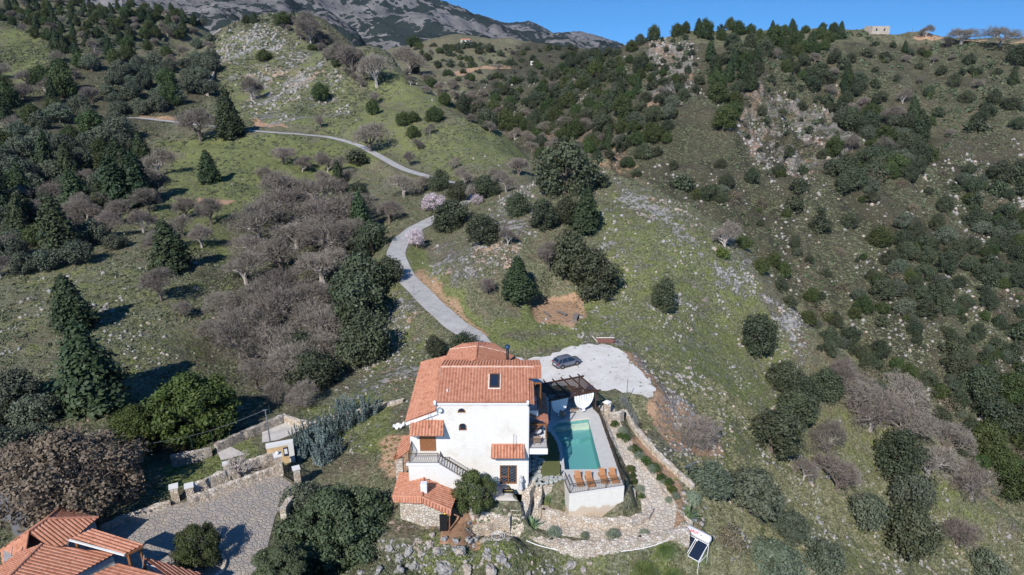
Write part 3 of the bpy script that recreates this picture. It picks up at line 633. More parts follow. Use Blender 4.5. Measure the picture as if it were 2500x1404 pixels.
# ---- single trees one can point to:  kind, foot x, foot y, crown width, height/width, label
T=[
('conifer',515,447,70,1.35,'lone dark conical fir on the meadow below the road'),
('conifer',565,335,80,1.45,'tall dark conifer between the bare tree and the orange bank'),
('conifer',185,805,112,1.35,'dark conical fir in the open left slope beside its shadow'),
('conifer',425,660,110,1.3,'dark cone shaped fir behind the pink grey bare tree'),
('conifer',240,990,185,1.15,'big brownish green conifer above the bright green oak'),
('conifer',830,472,44,1.9,'narrow dark cypress below the thin road'),
('conifer',885,575,75,1.6,'layered dark fir left of the road bend'),
('conifer',1262,728,95,1.25,'ragged brown cypress with a bare spire and pale trunk on the knoll'),
('conifer',1425,560,80,1.3,'golden brown cypress standing among the knoll trees'),
('conifer',150,610,110,1.3,'dark fir at the left edge of the olive grove'),
('conifer',70,575,110,1.1,'dark spreading fir low at the left frame edge'),
('conifer',200,520,95,1.3,'dark fir behind the olive grove terrace'),
('conifer',290,510,100,1.3,'dark fir in the row at the meadow edge, second from the meadow'),
('conifer',345,500,100,1.35,'dark fir at the meadow edge casting a long shadow'),
('conifer',350,395,66,1.2,'dark bushy conifer below the sunlit orange bank'),
('oak',420,258,60,1.0,'round dark oak above the orange bank among olives'),
('oak',160,235,72,1.0,'round dark oak at the far left terrace'),
('lush',480,1068,262,.72,'large bright green oak above the driveway'),
('lush',345,1095,150,.75,'green oak touching the left side of the bright oak'),
('dryoak',190,1262,420,.62,'wide oak with dry brown leaves above the lower tiled roofs'),
('dryoak',70,1200,200,.65,'smaller brown leaved oak at the left frame edge'),
('bigolive',830,1370,330,.62,'huge old olive tree in front of the small stone hut'),
('bigolive',690,1420,150,.6,'olive crown at the bottom edge left of the huge olive'),
('carob',1165,1250,130,1.0,'dark leafy carob tree in front of the white house wall'),
('carob',490,1375,140,.75,'shaded citrus tree in the round planter on the driveway'),
('olive',740,1250,110,.8,'olive tree right beside the driveway gate'),
('holm',890,740,150,.95,'dark dense evergreen left of the concrete road'),
('holm',885,800,140,.95,'dark evergreen in the middle of the roadside clump'),
('holm',895,880,130,1.0,'dark evergreen lowest of the roadside clump'),
('holm',950,690,80,.9,'dark evergreen casting its shadow across the road'),
('holm',910,618,100,.75,'grey green evergreen at the outside of the road bend'),
('holm',1130,862,75,.7,'dark evergreen just behind the round roof'),
('holm',1062,868,55,1.0,'smaller grey evergreen left behind the round roof'),
('holm',1100,560,95,.85,'evergreen on the bank above the road bend'),
('holm',1175,590,85,.75,'low round evergreen on the rocky flank of the knoll'),
('holm',1380,470,150,.85,'big spreading evergreen on the knoll crest'),
('holm',1265,525,66,.9,'round evergreen among white rocks on the knoll'),
('holm',1330,555,80,1.0,'grey green evergreen in the knoll group, left side'),
('holm',1385,540,60,1.0,'evergreen half hidden in the knoll group'),
('holm',1395,670,110,1.05,'tall dark evergreen behind the biggest knoll oak'),
('holm',1455,718,125,1.0,'large dark round oak on the green knoll slope'),
('holm',1620,755,62,1.25,'leaning solitary tree on the open slope right of the knoll'),
('holm',1845,858,85,1.15,'solitary round tree on the slope edge above the gorge'),
('holm',1470,455,40,.8,'small evergreen right of the knoll crest rocks'),
('holm',1190,480,70,.8,'evergreen by the far end of the lower road'),
('bare',1160,490,70,.8,'grey leafless tree by the far end of the lower road'),
('bare',1235,470,70,.8,'grey leafless tree left of the knoll crest'),
('blossom',1018,606,52,1.1,'pale pink blossoming almond tree at the road bend'),
('blossom',1060,520,60,.8,'pale almond blossom tree above the road bend'),
('blossom',1165,500,30,.9,'small pale almond tree among the evergreens'),
('blossom',790,735,45,1.2,'faded pink almond tree beside the roadside evergreens'),
('bare',1340,660,75,1.2,'bare pinkish tree between the cypress and the knoll oaks'),
('bare',1190,720,60,.9,'leafless grey shrub tree left of the brown cypress'),
('bare',1240,600,50,1.0,'thin bare tree above the brown cypress'),
('bare',395,735,100,1.0,'round pinkish grey leafless tree left of the big wood'),
('bare',450,775,60,.8,'little leafless tree on stones beside the pinkish tree'),
('bare',615,245,70,.95,'dense purple grey leafless tree on the stony hill'),
('bare',905,370,90,.85,'leafless tree above the road fork'),
('bare',490,345,110,.85,'spreading leafless tree left of the tall dark conifer'),
('bare',1770,610,75,1.1,'grey leafless tree on the gorge edge above the lime shrub'),
('lime',1762,628,40,.7,'yellow green shrub on the gorge edge'),
('oak',1815,605,45,.7,'dark green shrub tree right of the lime shrub'),
('oak',1860,665,50,.8,'dark round oak on the gorge edge below the lime shrub'),
('oak',785,245,46,.85,'single dark shrub tree in the middle of the stony hill'),
('oak',645,148,38,.7,'small dark shrub high on the stony hill'),
('oak',912,278,40,.9,'dark shrub tree below a bare one on the green hill'),
('bare',918,252,34,1.0,'small bare tree directly above the dark shrub tree on the green hill'),
('oak',1060,295,50,.75,'round oak on the hill terrace line'),
('oak',985,305,38,.8,'left tree of the pair on the hill terrace line'),
('oak',1010,297,34,.7,'right tree of the pair on the hill terrace line'),
('bare',783,312,30,1.1,'small dark leafless tree above the thin road'),
('oak',1008,335,34,.9,'dark round shrub on the lower green hill'),
('bare',1050,330,34,.9,'thin bare tree on the lower green hill'),
('bare',1020,365,40,.8,'spreading bare shrub on the lower green hill'),
('bare',1000,405,40,1.0,'bare shrub beside the lower road on the green hill'),
('bare',1110,412,34,.8,'low bare shrub on the round green spur'),
('bare',1195,325,36,1.0,'small leaning bare tree on the skyline of the green spur'),
('bare',1150,300,34,.8,'little bare tree at the shoulder of the green spur'),
('oak',1143,276,28,.7,'small dark oak at the shoulder of the green spur'),
('bare',760,110,90,.9,'big brown bare tree in the saddle of the hill'),
('bigbare',920,212,115,.95,'largest brown bare tree in the hill gully with visible trunk'),
('bare',860,180,90,.85,'brown bare tree left in the hill gully'),
('bare',830,160,80,.8,'lower brown bare tree in the hill gully'),
('bare',1000,180,95,.8,'brown bare tree right in the hill gully'),
('oak',690,60,44,.6,'dark oak on the hill crest wall'),
('oak',790,45,26,.8,'tiny dark oak on the green crest'),
('oak',930,105,50,.9,'dark conifer clump above the hill gully'),
('oak',1010,112,40,.6,'dark bush clump near the far white house'),
('bush',870,400,62,.6,'dark round bush at the near side of the road fork'),
('bare',745,415,50,.8,'grey bush on the meadow, right one of two'),
('bare',690,400,80,.6,'low wide bare tree on the meadow'),
('bare',800,420,60,.8,'bare bush left of the road below the fork'),
('bare',850,460,70,.9,'bare brown bush below the road fork'),
('bigbare',985,480,90,.7,'leafless tree hanging over the lower road'),
('holm',880,500,60,.9,'dark tree left of the blossoming almonds'),
('bare',950,545,80,.8,'bare purple tree left of the road bend'),
('olive',600,1095,90,.0001,''),
]
for t in T:
    if not t[5]: continue
    o=at_px(*t)
# big wood of leafless trees left of the villa, with grouped repeats
def poisson(poly,d,seed,n=4000):
    rs=np.random.default_rng(seed); P=[Vector((a,c)) for a,c in poly]; xs=[p.x for p in P]; ys=[p.y for p in P]; out=[]
    x=rs.uniform(min(xs),max(xs),n); y=rs.uniform(min(ys),max(ys),n); k=poly_sd(x,y,P)<0
    for a,c in zip(x[k],y[k]):
        dd=d*(.35+.65*min(1,max(.0,(c-20)/300))) if callable(d) is False else d(a,c)
        if all((a-q[0])**2+((c-q[1])*1.5)**2>dd*dd for q in out): out.append((a,c))
    return sorted(out,key=lambda q:q[1])
def wood(poly,d,seed,mixk,label,group,wf=(1.05,1.45),asp=None,clump=0):
    pts=poisson(poly,d,seed); rs=np.random.default_rng(seed+500)
    if not pts: return
    a=np.array(pts); h=hit(a[:,0],a[:,1])
    for (px,py),p in zip(pts,h):
        if np.isnan(p[0]) or p[1]>700: continue
        k=rs.choice(list(mixk.keys()),p=np.array(list(mixk.values()))/sum(mixk.values()))
        dd=d*(.35+.65*min(1,max(.0,(py-20)/300))); w=dd*rs.uniform(*wf)*depth(p)/F
        A={'olive':.8,'oak':.85,'holm':.85,'conifer':1.45,'bare':.85,'bigbare':.85,'bush':.75,'greybush':.7}[k]
        if asp: A*=asp
        if k=='conifer': w*=.85
        plant(k,p,w,w*A,LB[k][0]+' '+label,LB[k][1]+' '+group)
        if clump and k!='bare' and rs.random()<clump:
            for q in range(rs.integers(1,4)):
                th=rs.random()*6.28; w2=w*rs.uniform(.45,.85); x,y=p[0]+math.cos(th)*w*.62,p[1]+math.sin(th)*w*.7; k2=rs.choice(['holm','oak','olive'])
                plant(k2,(x,y,gh(x,y)),w2,w2*.85,LB[k2][0]+' '+label,LB[k2][1]+' '+group)
LB={'olive':('grey green olive tree','olive trees'),'oak':('dark green oak','dark oaks'),'holm':('dense dark evergreen','evergreens'),'conifer':('dark pointed fir','firs'),'bare':('purple grey leafless tree','leafless trees'),'bigbare':('tall leafless tree','tall leafless trees'),'bush':('round dark evergreen shrub','evergreen shrubs'),'greybush':('grey brown twiggy shrub','twiggy shrubs')}
wood([(640,520),(760,470),(860,520),(870,640),(810,700),(790,800),(800,930),(700,960),(640,900),(560,880),(480,850),(540,760),(600,640)],72,1,{'bigbare':8,'bare':2},'in the large bare wood left of the road','in the large bare wood',(1.45,2.2),.85)
wood([(650,900),(830,870),(820,960),(760,1010),(650,1010),(620,960)],70,2,{'bare':5,'holm':2},'at the lower end of the bare wood','at the lower end of the bare wood',(1.2,1.6))
wood([(0,340),(180,280),(330,160),(520,100),(520,230),(440,260),(300,310),(330,420),(380,480),(240,520),(120,530),(0,560)],44,3,{'olive':9,'oak':1,'bare':1.2},'in the grove on the left hillside','in the left hillside grove',(1.1,1.5))
wood([(0,0),(480,0),(560,40),(640,60),(560,70),(400,110),(250,170),(170,220),(110,110),(0,50)],44,4,{'oak':4,'conifer':4,'bare':2,'olive':1},'in the dark wood of the upper left','in the upper left wood',(1.1,1.5))
wood([(0,190),(110,200),(160,300),(60,340),(0,340)],52,5,{'oak':4,'conifer':2,'bare':2},'near the upper left meadow','near the upper left meadow')
wood([(0,450),(120,420),(300,420),(380,400),(400,470),(330,500),(200,570),(0,640)],62,6,{'conifer':6,'bare':3,'olive':2},'along the lower edge of the olive grove','along the lower edge of the grove',(1.2,1.5))
wood([(210,520),(330,500),(520,540),(520,600),(430,640),(330,600),(200,560)],56,7,{'bare':1},'in the thicket at the meadow foot','in the meadow foot thicket',(1.3,1.7))
wood([(0,590),(110,560),(240,570),(300,600),(220,640),(120,660),(0,690)],52,8,{'olive':5,'bare':2,'oak':1},'scattered above the open left slope','above the open left slope')
wood([(0,960),(90,980),(150,1080),(60,1150),(0,1130)],80,9,{'olive':3,'holm':1},'on the slope above the brown oak','above the brown oak')
wood([(700,40),(830,110),(900,200),(880,215),(770,130),(690,70)],34,10,{'bare':4,'oak':1},'in the hill gully','in the hill gully')
wood([(980,160),(1120,230),(1330,350),(1440,400),(1330,400),(1230,330),(1110,260),(1000,215)],34,11,{'bare':5,'oak':1},'along the stream bed behind the green hill','along the stream bed')
wood([(1020,470),(1130,500),(1250,450),(1300,420),(1180,450),(1060,440)],44,12,{'bare':2,'holm':3},'between the lower road and the knoll','between the road and the knoll')
wood([(640,440),(800,400),(880,470),(860,560),(780,500),(700,500)],50,13,{'bare':3,'oak':1},'on the meadow slope below the road','below the thin road',(.8,1.2))
# gorge side
wood([(1530,72),(1640,52),(1760,60),(1900,78),(1890,130),(1800,160),(1760,100),(1640,90),(1540,130)],48,20,{'conifer':1,'oak':6,'holm':3},'on the skyline ridge above the gorge','on the skyline ridge',(.9,1.8),1.12)
wood([(1880,80),(2030,70),(2060,90),(2010,130),(1900,150)],44,22,{'conifer':2,'oak':3},'right of the cliff top','right of the cliff top',(1.0,1.6))
wood([(1450,130),(1560,140),(1680,220),(1560,420),(1450,380),(1300,330),(1330,200)],38,21,{'oak':5,'conifer':1,'bare':1,'holm':6},'on the wooded gorge head','on the gorge head',(.7,1.5),clump=.5)
wood([(1720,130),(1860,160),(1820,260),(1760,320),(1740,230)],44,23,{'conifer':1,'oak':3,'holm':2},'in the ravine between the cliffs','in the ravine',(1.1,1.6))
wood([(1890,140),(2080,150),(2130,330),(2060,300),(1960,200)],46,24,{'conifer':.4,'bare':2,'holm':3,'bush':2},'on the slope above the right cliff','above the right cliff',(.9,1.3),clump=.5)
wood([(2080,280),(2230,290),(2260,420),(2050,470),(2030,380)],46,25,{'conifer':.6,'holm':5,'bare':1,'oak':1},'in the dark belt across the gorge slope','in the dark belt',(1.0,1.5),clump=.5)
wood([(2110,100),(2480,180),(2500,330),(2280,340),(2130,260)],60,26,{'conifer':.3,'bare':3,'holm':4,'bush':3},'scattered on the high right slope','on the high right slope',(.45,.8),clump=.5)
wood([(1560,380),(1900,420),(2500,420),(2500,900),(2300,900),(2100,760),(1950,620),(1800,520),(1600,440)],62,27,{'holm':6,'oak':1,'bush':5,'greybush':2},'dotted on the open gorge slope','on the open gorge slope',(.3,.9),clump=.5)
wood([(2200,560),(2330,600),(2310,760),(2230,820),(2180,760)],40,28,{'holm':6,'olive':2},'in the tongue of scrub on the gorge slope','in the scrub tongue',(1.1,1.5))
wood([(2330,480),(2500,420),(2500,1180),(2420,1120),(2300,960),(2330,800),(2400,640)],54,29,{'holm':5,'oak':2,'bush':4,'greybush':1},'toward the right edge of the gorge slope','at the right edge of the gorge slope',(.5,1.1),clump=.5)
wood([(1880,640),(2050,800),(2200,900),(2300,960),(2420,1130),(2380,1140),(2180,980),(2000,850),(1900,720)],46,30,{'holm':5,'oak':3,'greybush':1},'low in the gorge bottom','in the gorge bottom',(.7,1.3),clump=.5)
wood([(2380,950),(2500,960),(2500,1220),(2400,1120)],62,31,{'oak':3,'holm':2},'in the dark thicket at the right edge','in the right edge thicket',(.9,1.6))
wood([(1780,1090),(1960,1000),(2160,1120),(2300,1280),(2420,1404),(2250,1404),(2060,1240),(1900,1180)],122,32,{'holm':4,'olive':4,'bare':2,'greybush':1},'on the near slope right of the terrace','on the near right slope',(.75,1.2))
wood([(2060,960),(2160,960),(2330,1130),(2400,1230),(2280,1200),(2150,1090)],92,33,{'bigbare':5,'bare':2},'in the bare thicket on the near slope edge','in the near bare thicket',(1.3,1.7))
wood([(1690,1200),(1800,1180),(1960,1300),(2040,1404),(1800,1404),(1720,1290)],110,34,{'olive':3,'greybush':1},'on the slope below the solar heater','below the solar heater',(.85,1.2))
wood([(1900,940),(2020,960),(2010,1010),(1920,1000)],70,35,{'holm':1},'at the shoulder above the near thicket','at the near shoulder',(1.2,1.4))
wood([(1000,112),(1480,122),(1530,200),(1400,300),(1330,330),(1200,230),(1080,180)],34,36,{'holm':6,'oak':2,'bare':1},'on the far plateau below the mountain','on the far plateau',(.4,1.3),.8,.7)
wood([(1580,100),(1690,95),(1720,240),(1600,255)],44,37,{'holm':1},'clinging to the left cliff','clinging to the left cliff',(.35,.8))
wood([(1800,200),(1960,200),(2050,280),(2040,390),(1950,450),(1830,400)],44,38,{'holm':4,'bare':1},'clinging to the right cliff','clinging to the right cliff',(.3,.75))
wood([(1010,215),(1130,280),(1330,400),(1480,400),(1560,440),(1500,330),(1340,300),(1150,215)],40,39,{'holm':5,'oak':2,'bare':3},'in the wooded valley behind the green hill','in the wooded valley',(.7,1.4))
SPEC=[('bare',1705,1085,125,.62,'grey green twiggy bush beside the rubble bank'),('bare',2060,955,85,1.1,'pinkish round leafless tree on the near slope edge'),
('bigbare',1960,1175,60,1.2,'small tree with a white forked trunk on the right slope'),
('bigbare',2345,110,90,.55,'wide oak tree on the plateau skyline, left one'),('bigbare',2440,112,100,.55,'wide oak tree on the plateau skyline, right one'),('bare',2260,92,40,.8,'bushy tree at the left end of the skyline field'),
('bare',2310,115,38,.8,'bare bush just below the skyline field'),('holm',2480,155,60,.7,'dark oak on the plateau edge at the right frame')]
for t in SPEC: at_px(*t)
for i,(x,y,w) in enumerate([(730,1110,60),(775,1095,70),(800,1070,60),(760,1060,60),(815,1045,55),(850,1030,60),(880,1015,60),(845,1000,55),(905,1000,50),(735,1080,55),(790,1120,60),(820,1100,50)]):
    at_px('bluebush',x,y+8,w*1.15,.85,'silvery blue juniper shrub in the row along the lane behind the gate','juniper shrubs along the lane')
PAMP=[(1625,1345,72,'pampas grass clump overhanging the stone wall by the solar heater'),(1570,1400,90,'pampas grass clump at the bottom edge below the wall'),(1700,1360,56,'tall grass clump directly below the solar panels'),(1640,1410,70,'grass clump at the bottom edge under the solar heater')]
for x,y,w,l in PAMP: at_px('pampas',x,y,w,.75,l)
AG=[(1678,1262,70,'largest spiky agave beside the heater end of the path'),(1300,1288,52,'spiky agave at the foot of the stone stairs'),(1340,1222,30,'left agave in the bed under the podium'),(1374,1228,32,'right agave in the bed under the podium')]
for x,y,w,l in AG: at_px('agave',x,y,w,.7,l)
BL=[(1353,1308,36,'largest grey sage ball on the terrace edge'),(1427,1313,22,'smallest green ball shrub on the terrace edge'),(1496,1312,32,'grey sage ball right of the smallest one'),(1572,1310,28,'half hidden ball shrub beside the path lamp'),(1690,1225,36,'clipped ball shrub with white flowers by the outer wall')]
for x,y,w,l in BL: at_px('ball',x,y,w,.8,l)
rs=np.random.default_rng(44)
for i,(x,y) in enumerate([(1494,1018),(1506,1022),(1500,1040),(1520,1058),(1513,1068),(1528,1075),(1540,1100),(1548,1098),(1556,1108),(1560,1118),(1575,1130),(1585,1138),(1592,1150),(1600,1148),(1612,1170),(1620,1180),(1630,1182),(1640,1200),(1650,1215),(1545,1165),(1550,1180),(1560,1200),(1566,1215),(1540,1150),(1632,1225)]):
    at_px('bed' if i%3 else 'ball',x,y,rs.uniform(16,26),.75,'small garden shrub in the beds beside the stone path','garden shrubs along the stone path')
# ---- uncountable cover: scrub cushions and loose limestone
def scatter_mesh(name,P,base_v,base_f,sx,sz,mat,label,seed,tilt=.3):
    rs=np.random.default_rng(seed); n_=len(P); th=rs.random(n_)*6.283; c,s=np.cos(th),np.sin(th)
    V=base_v[None]*np.stack([sx,sx*rs.uniform(.6,1.1,n_),sz],1)[:,None,:]
    x=V[...,0]*c[:,None]-V[...,1]*s[:,None]; y=V[...,0]*s[:,None]+V[...,1]*c[:,None]
    V=np.stack([x,y,V[...,2]],-1); V=V*(1+rs.normal(size=V.shape)*.13)+P[:,None,:]
    k=len(base_v); Fq=(base_f[None]+(np.arange(n_)*k)[:,None,None]).reshape(-1,base_f.shape[1])
    o=fobj(name,V.reshape(-1,3),Fq,mat); return tag(o,label,None,kind='stuff')
def ico(sub=1):
    bm=bmesh.new(); bmesh.ops.create_icosphere(bm,subdivisions=sub,radius=1); v=np.array([q.co[:] for q in bm.verts]); f=np.array([[a.index for a in g.verts] for g in bm.faces]); bm.free(); return v,f
def ground_pts(N,seed,rmax=230,pw=1.0,maskf=None,avoid=True):
    rs=np.random.default_rng(seed); px=rs.uniform(-60,2560,N*3); py=30+(rs.random(N*3)**pw)*1420
    h=hit(px,py,None,1.016); k=~np.isnan(h[:,0]); h=h[k]; k=np.hypot(h[:,0],h[:,1])<rmax; h=h[k]
    if avoid: h=h[free(h[:,0],h[:,1])]
    if maskf is not None: h=h[rs.random(len(h))<maskf(h)]
    return h[:N]
def free(x,y):
    k=np.ones(x.shape,bool)
    for P,m_ in ((HOUSE,.3),(PARK,-.2),(DRIVE,.3),(PAD1,.2),(BENCH,-1),(HUTPAD,.3),([(5.5,60.5),(13.5,63),(13.5,84),(5,84)],.4)): k&=poly_sd(x,y,P)>m_
    for pts,hw in ((ROAD,2.6),([p for p,h in PATHW],2.6)):
        for i in range(len(pts)-1): d,_=seg_d(x,y,pts[i],pts[i+1]); k&=d>hw
    return k
def gsample(A,h):
    x,y=h[:,0],h[:,1]; p=(np.arctan2(x,y)+PH)/(2*PH)*(NP-1); l=(np.log(np.hypot(x,y))-_lr[0])/(_lr[-1]-_lr[0])*(NR-1)
    return A[np.clip(l,0,NR-1).astype(int),np.clip(p,0,NP-1).astype(int)]
# scrub cushions: ragged tufts of leaf faces
rs=np.random.default_rng(12); d=rdir(13,rs); d[:,2]=np.abs(d[:,2])*.8; tv,tf=quads(d*.75,(d+rs.normal(size=d.shape)*.4),.85,.8,rs)
P=ground_pts(30000,3,260,.8,lambda h:np.clip(.85-gsample(mg,h)*.55-gsample(mso,h)*1.8,0,1)*np.clip(.5+fbm(h[:,0]/7,h[:,1]/7,3,9)*1.6,0.05,1))
rs=np.random.default_rng(13); sz=rs.uniform(.16,.42,len(P))*np.clip(np.hypot(P[:,0],P[:,1])/110,.8,1.6)
M['scrub']=leafmat('scrub_leaves',(.07,.08,.042),(.135,.145,.085),(.24,.245,.165)); 
scatter_mesh('scrub_cover',P,tv,tf,sz,sz*.8,M['scrub'],'low grey green scrub cushions covering the slopes',14)
P=ground_pts(11000,23,150,.7,lambda h:np.clip(gsample(mg,h)*1.2,0,1)*.9); rs=np.random.default_rng(15); sz=rs.uniform(.12,.3,len(P))
M['grasst']=leafmat('grass_tufts',(.06,.09,.02),(.11,.15,.035),(.18,.22,.07))
scatter_mesh('grass_cover',P,tv,tf,sz,sz*.6,M['grasst'],'tufts of spring grass on the green banks',16)
iv,iff=ico(1)
m,n,b=NW('limestone'); p=wpos(n)
c=ramp(n,noise(n,p,2.2,6,.75),[(.3,(.13,.125,.12)),(.5,(.27,.262,.255)),(.68,(.42,.41,.395))]); c=mix(n,ramp(n,noise(n,p,.35,3),[(.52,0),(.7,.6)]),c,(.50,.36,.25))
n.links.new(c,b.inputs['Base Color']); b.inputs['Roughness'].default_value=.95; b.inputs['Specular IOR Level'].default_value=.1; bump(n,b,noise(n,p,5,5,.7),.9,.12); M['lime_rock']=m
P=ground_pts(22000,33,235,.9,lambda h:np.clip(gsample(mr,h)*1.15+gsample(mso,h)*.25+.03,0,1)*np.clip(.15+fbm(h[:,0]/4,h[:,1]/6,3,29)*4,0.02,1)); rs=np.random.default_rng(35)
sz=(.07+.30*rs.random(len(P))**3)*np.clip(np.hypot(P[:,0],P[:,1])/100,.8,1.8)
scatter_mesh('limestone_rubble',P,iv,iff,sz,sz*rs.uniform(.5,1.1,len(P)),M['lime_rock'],'loose white limestone scattered over the slopes',36)

P=ground_pts(60000,73,165,.5,lambda h:(h[:,0]>17)*(h[:,1]<104)*np.clip(.45+fbm(h[:,0]/5,h[:,1]/5,3,79)*1.8,0.05,1)*np.clip(1-gsample(mso,h)*1.8,0,1))
P=P[:11000]; rs=np.random.default_rng(75); sz=rs.uniform(.16,.55,len(P))
scatter_mesh('slope_scrub',P,tv,tf,sz,sz*.75,M['scrub'],'dense low scrub on the slope right of the terrace',76)
P=ground_pts(20000,83,165,.5,lambda h:(h[:,0]>17)*(h[:,1]<104)*np.clip(.1+fbm(h[:,0]/3,h[:,1]/3,3,89)*3,0.02,1))
P=P[:2500]; rs=np.random.default_rng(85); sz=.08+.4*rs.random(len(P))**3
scatter_mesh('slope_stones',P,iv,iff,sz,sz*.7,M['lime_rock'],'pale stones on the slope right of the terrace',86)
P=ground_pts(60000,53,520,1.7,lambda h:((np.hypot(h[:,0],h[:,1])>140)&(h[:,1]>100))*np.clip(.45+fbm(h[:,0]/14,h[:,1]/14,3,59)*1.8,0.05,1)*(1-gsample(mso,h)))
P=P[:30000]; rs=np.random.default_rng(55); sz=rs.uniform(.25,.7,len(P))*np.clip(np.hypot(P[:,0],P[:,1])/230,.7,1.6)
scatter_mesh('distant_scrub',P,tv,tf,sz,sz*.75,M['scrub'],'grey green low scrub covering the far slopes',56)
P=ground_pts(40000,63,520,1.6,lambda h:(np.hypot(h[:,0],h[:,1])>150)*np.clip(gsample(mr,h)*.9,0,1)*np.clip(.12+fbm(h[:,0]/8,h[:,1]/20,3,69)*4,0.01,1))
P=P[:20000]; rs=np.random.default_rng(65); sz=(.16+.6*rs.random(len(P))**3)*np.clip(np.hypot(P[:,0],P[:,1])/230,.7,1.5)
scatter_mesh('distant_stones',P,iv,iff,sz,sz*rs.uniform(.5,1.2,len(P)),M['lime_rock'],'pale stones strewn over the far slopes',66)
# small evergreen bushes beyond count on the gorge side and the far plateau
P=ground_pts(9000,43,640,1.7,lambda h:((h[:,0]>25+0*h[:,1])&(np.hypot(h[:,0],h[:,1])>170)|(h[:,1]>400))*np.clip(.25+fbm(h[:,0]/18,h[:,1]/18,3,19)*1.9,0.02,1)*(1-gsample(mso,h)*.8))
rs=np.random.default_rng(45); sz=(.35+1.3*rs.random(len(P))**2.5)*np.clip(np.hypot(P[:,0],P[:,1])/320,.7,1.4)
rs2=np.random.default_rng(46); d=rdir(26,rs2); d[:,2]=np.abs(d[:,2])*.9; bv,bf=quads(d*.8,(d+rs2.normal(size=d.shape)*.35),.62,.8,rs2)
scatter_mesh('distant_bushes',P[:3800],bv,bf,sz[:3800],sz[:3800]*.85,M['holm'],'small dark bushes sprinkled over the far slopes',47)

import collections
print('KINDS',collections.Counter(KN[k] for k in CNT for _ in range(CNT[k])))

# past 290 of a kind the smallest in the picture become one leafy mass
bpy.context.view_layer.update()
byk={}
for o in list(COL.objects):
    if o.parent is None and o.name.split('.')[0] in KN.values(): byk.setdefault(o.name.split('.')[0],[]).append(o)
for kn,os_ in byk.items():
    if len(os_)<=290: continue
    def px_(o): 
        d=depth(o.location); x=1250+F*o.location.x/d; y=702-F*((o.location.y*S_+(o.location.z-HC)*C_)/d); return o.scale.x*1000/d*(1 if -40<x<2540 and -20<y<1500 else .01)
    os_.sort(key=px_,reverse=True); VV=[]; mt=None
    for o in os_[290:]:
        cr=[c for c in o.children if c.name.startswith('crown')] or [o]; me=cr[0].data; mt=me.materials[0]
        n_=len(me.vertices); v=np.zeros(n_*3,dtype=np.float32); me.vertices.foreach_get('co',v); v=v.reshape(-1,4,3)[::13]; c=v.mean(1,keepdims=True); v=(v-c)*2.6+c
        v=v.reshape(-1,3)*np.array(o.scale); a=o.rotation_euler.z; ca,sa=math.cos(a),math.sin(a)
        VV.append(np.stack([v[:,0]*ca-v[:,1]*sa+o.location.x,v[:,0]*sa+v[:,1]*ca+o.location.y,v[:,2]+o.location.z],1))
        for c in list(o.children): bpy.data.objects.remove(c)
        bpy.data.objects.remove(o)
    VV=np.concatenate(VV); tag(fobj(kn+'_thicket',VV,np.arange(len(VV)).reshape(-1,4),mt),'smallest far dark evergreens merging on the distant slopes',None,kind='stuff')
# ------------------------------------------------------------------ building materials
def mk_tile():
    m,n,b=NW('roof_tiles'); p=wpos(n)
    cell=voro(n,wpos(n,(3.3,3.3,3.3)),1.0,'F1','Color')
    sep=n.nodes.new('ShaderNodeSeparateColor'); n.links.new(cell,sep.inputs[0])
    c=ramp(n,sep.outputs[0],[(.05,(.35,.145,.09)),(.2,(.41,.18,.112)),(.6,(.44,.20,.127)),(.95,(.49,.24,.16))])
    c=mix(n,ramp(n,noise(n,p,.9,5,.7),[(.5,0),(.8,.3)]),c,(.50,.28,.19)); c=mix(n,mth(n,'MULTIPLY',attr(n,'pan'),.85),c,(.13,.05,.03))  # grooves between barrels painted darker, shade put into the tile colour
    n.links.new(c,b.inputs['Base Color']); b.inputs['Roughness'].default_value=.8; b.inputs['Specular IOR Level'].default_value=.2; return m
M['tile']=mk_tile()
def mk_ashlar(name,ca,cb,mort,stain,zb=None):
    m,n,b=NW(name)
    g=n.nodes.new('ShaderNodeNewGeometry'); s=n.nodes.new('ShaderNodeSeparateXYZ'); n.links.new(g.outputs['Position'],s.inputs[0])
    cx=n.nodes.new('ShaderNodeCombineXYZ'); n.links.new(mth(n,'ADD',s.outputs[0],s.outputs[1]),cx.inputs[0]); n.links.new(s.outputs[2],cx.inputs[1])
    br=n.nodes.new('ShaderNodeTexBrick'); n.links.new(cx.outputs[0],br.inputs['Vector']); br.inputs['Scale'].default_value=1; br.inputs['Brick Width'].default_value=.55; br.inputs['Row Height'].default_value=.24; br.inputs['Mortar Size'].default_value=.014; br.inputs['Mortar Smooth'].default_value=.6
    br.inputs['Color1'].default_value=(*ca,1); br.inputs['Color2'].default_value=(*cb,1); br.inputs['Mortar'].default_value=(*mort,1)
    p=g.outputs['Position']
    c=mix(n,ramp(n,noise(n,p,.33,5,.7),[(.54,0),(.72,.5)]),br.outputs['Color'],stain)
    c=mix(n,ramp(n,noise(n,wpos(n,(2.2,2.2,.16)),1.0,4,.6),[(.55,0),(.8,.22)]),c,(.42,.39,.34))
    if zb is not None:
        hf=mth(n,'ADD',mth(n,'MULTIPLY',mth(n,'SUBTRACT',s.outputs[2],zb),-1.0),mth(n,'MULTIPLY',noise(n,p,.7,4),2.2)); c=mix(n,ramp(n,hf,[(.75,0),(1.3,.6)]),c,(.42,.28,.15))
    n.links.new(c,b.inputs['Base Color']); b.inputs['Roughness'].default_value=.9; b.inputs['Specular IOR Level'].default_value=.15
    bump(n,b,mth(n,'ADD',mth(n,'MULTIPLY',br.outputs['Fac'],-.6),noise(n,p,5,3)),.5,.04); return m
M['white_stone']=mk_ashlar('whitewashed_stone',(.66,.645,.615),(.63,.615,.58),(.58,.56,.525),(.50,.44,.36))
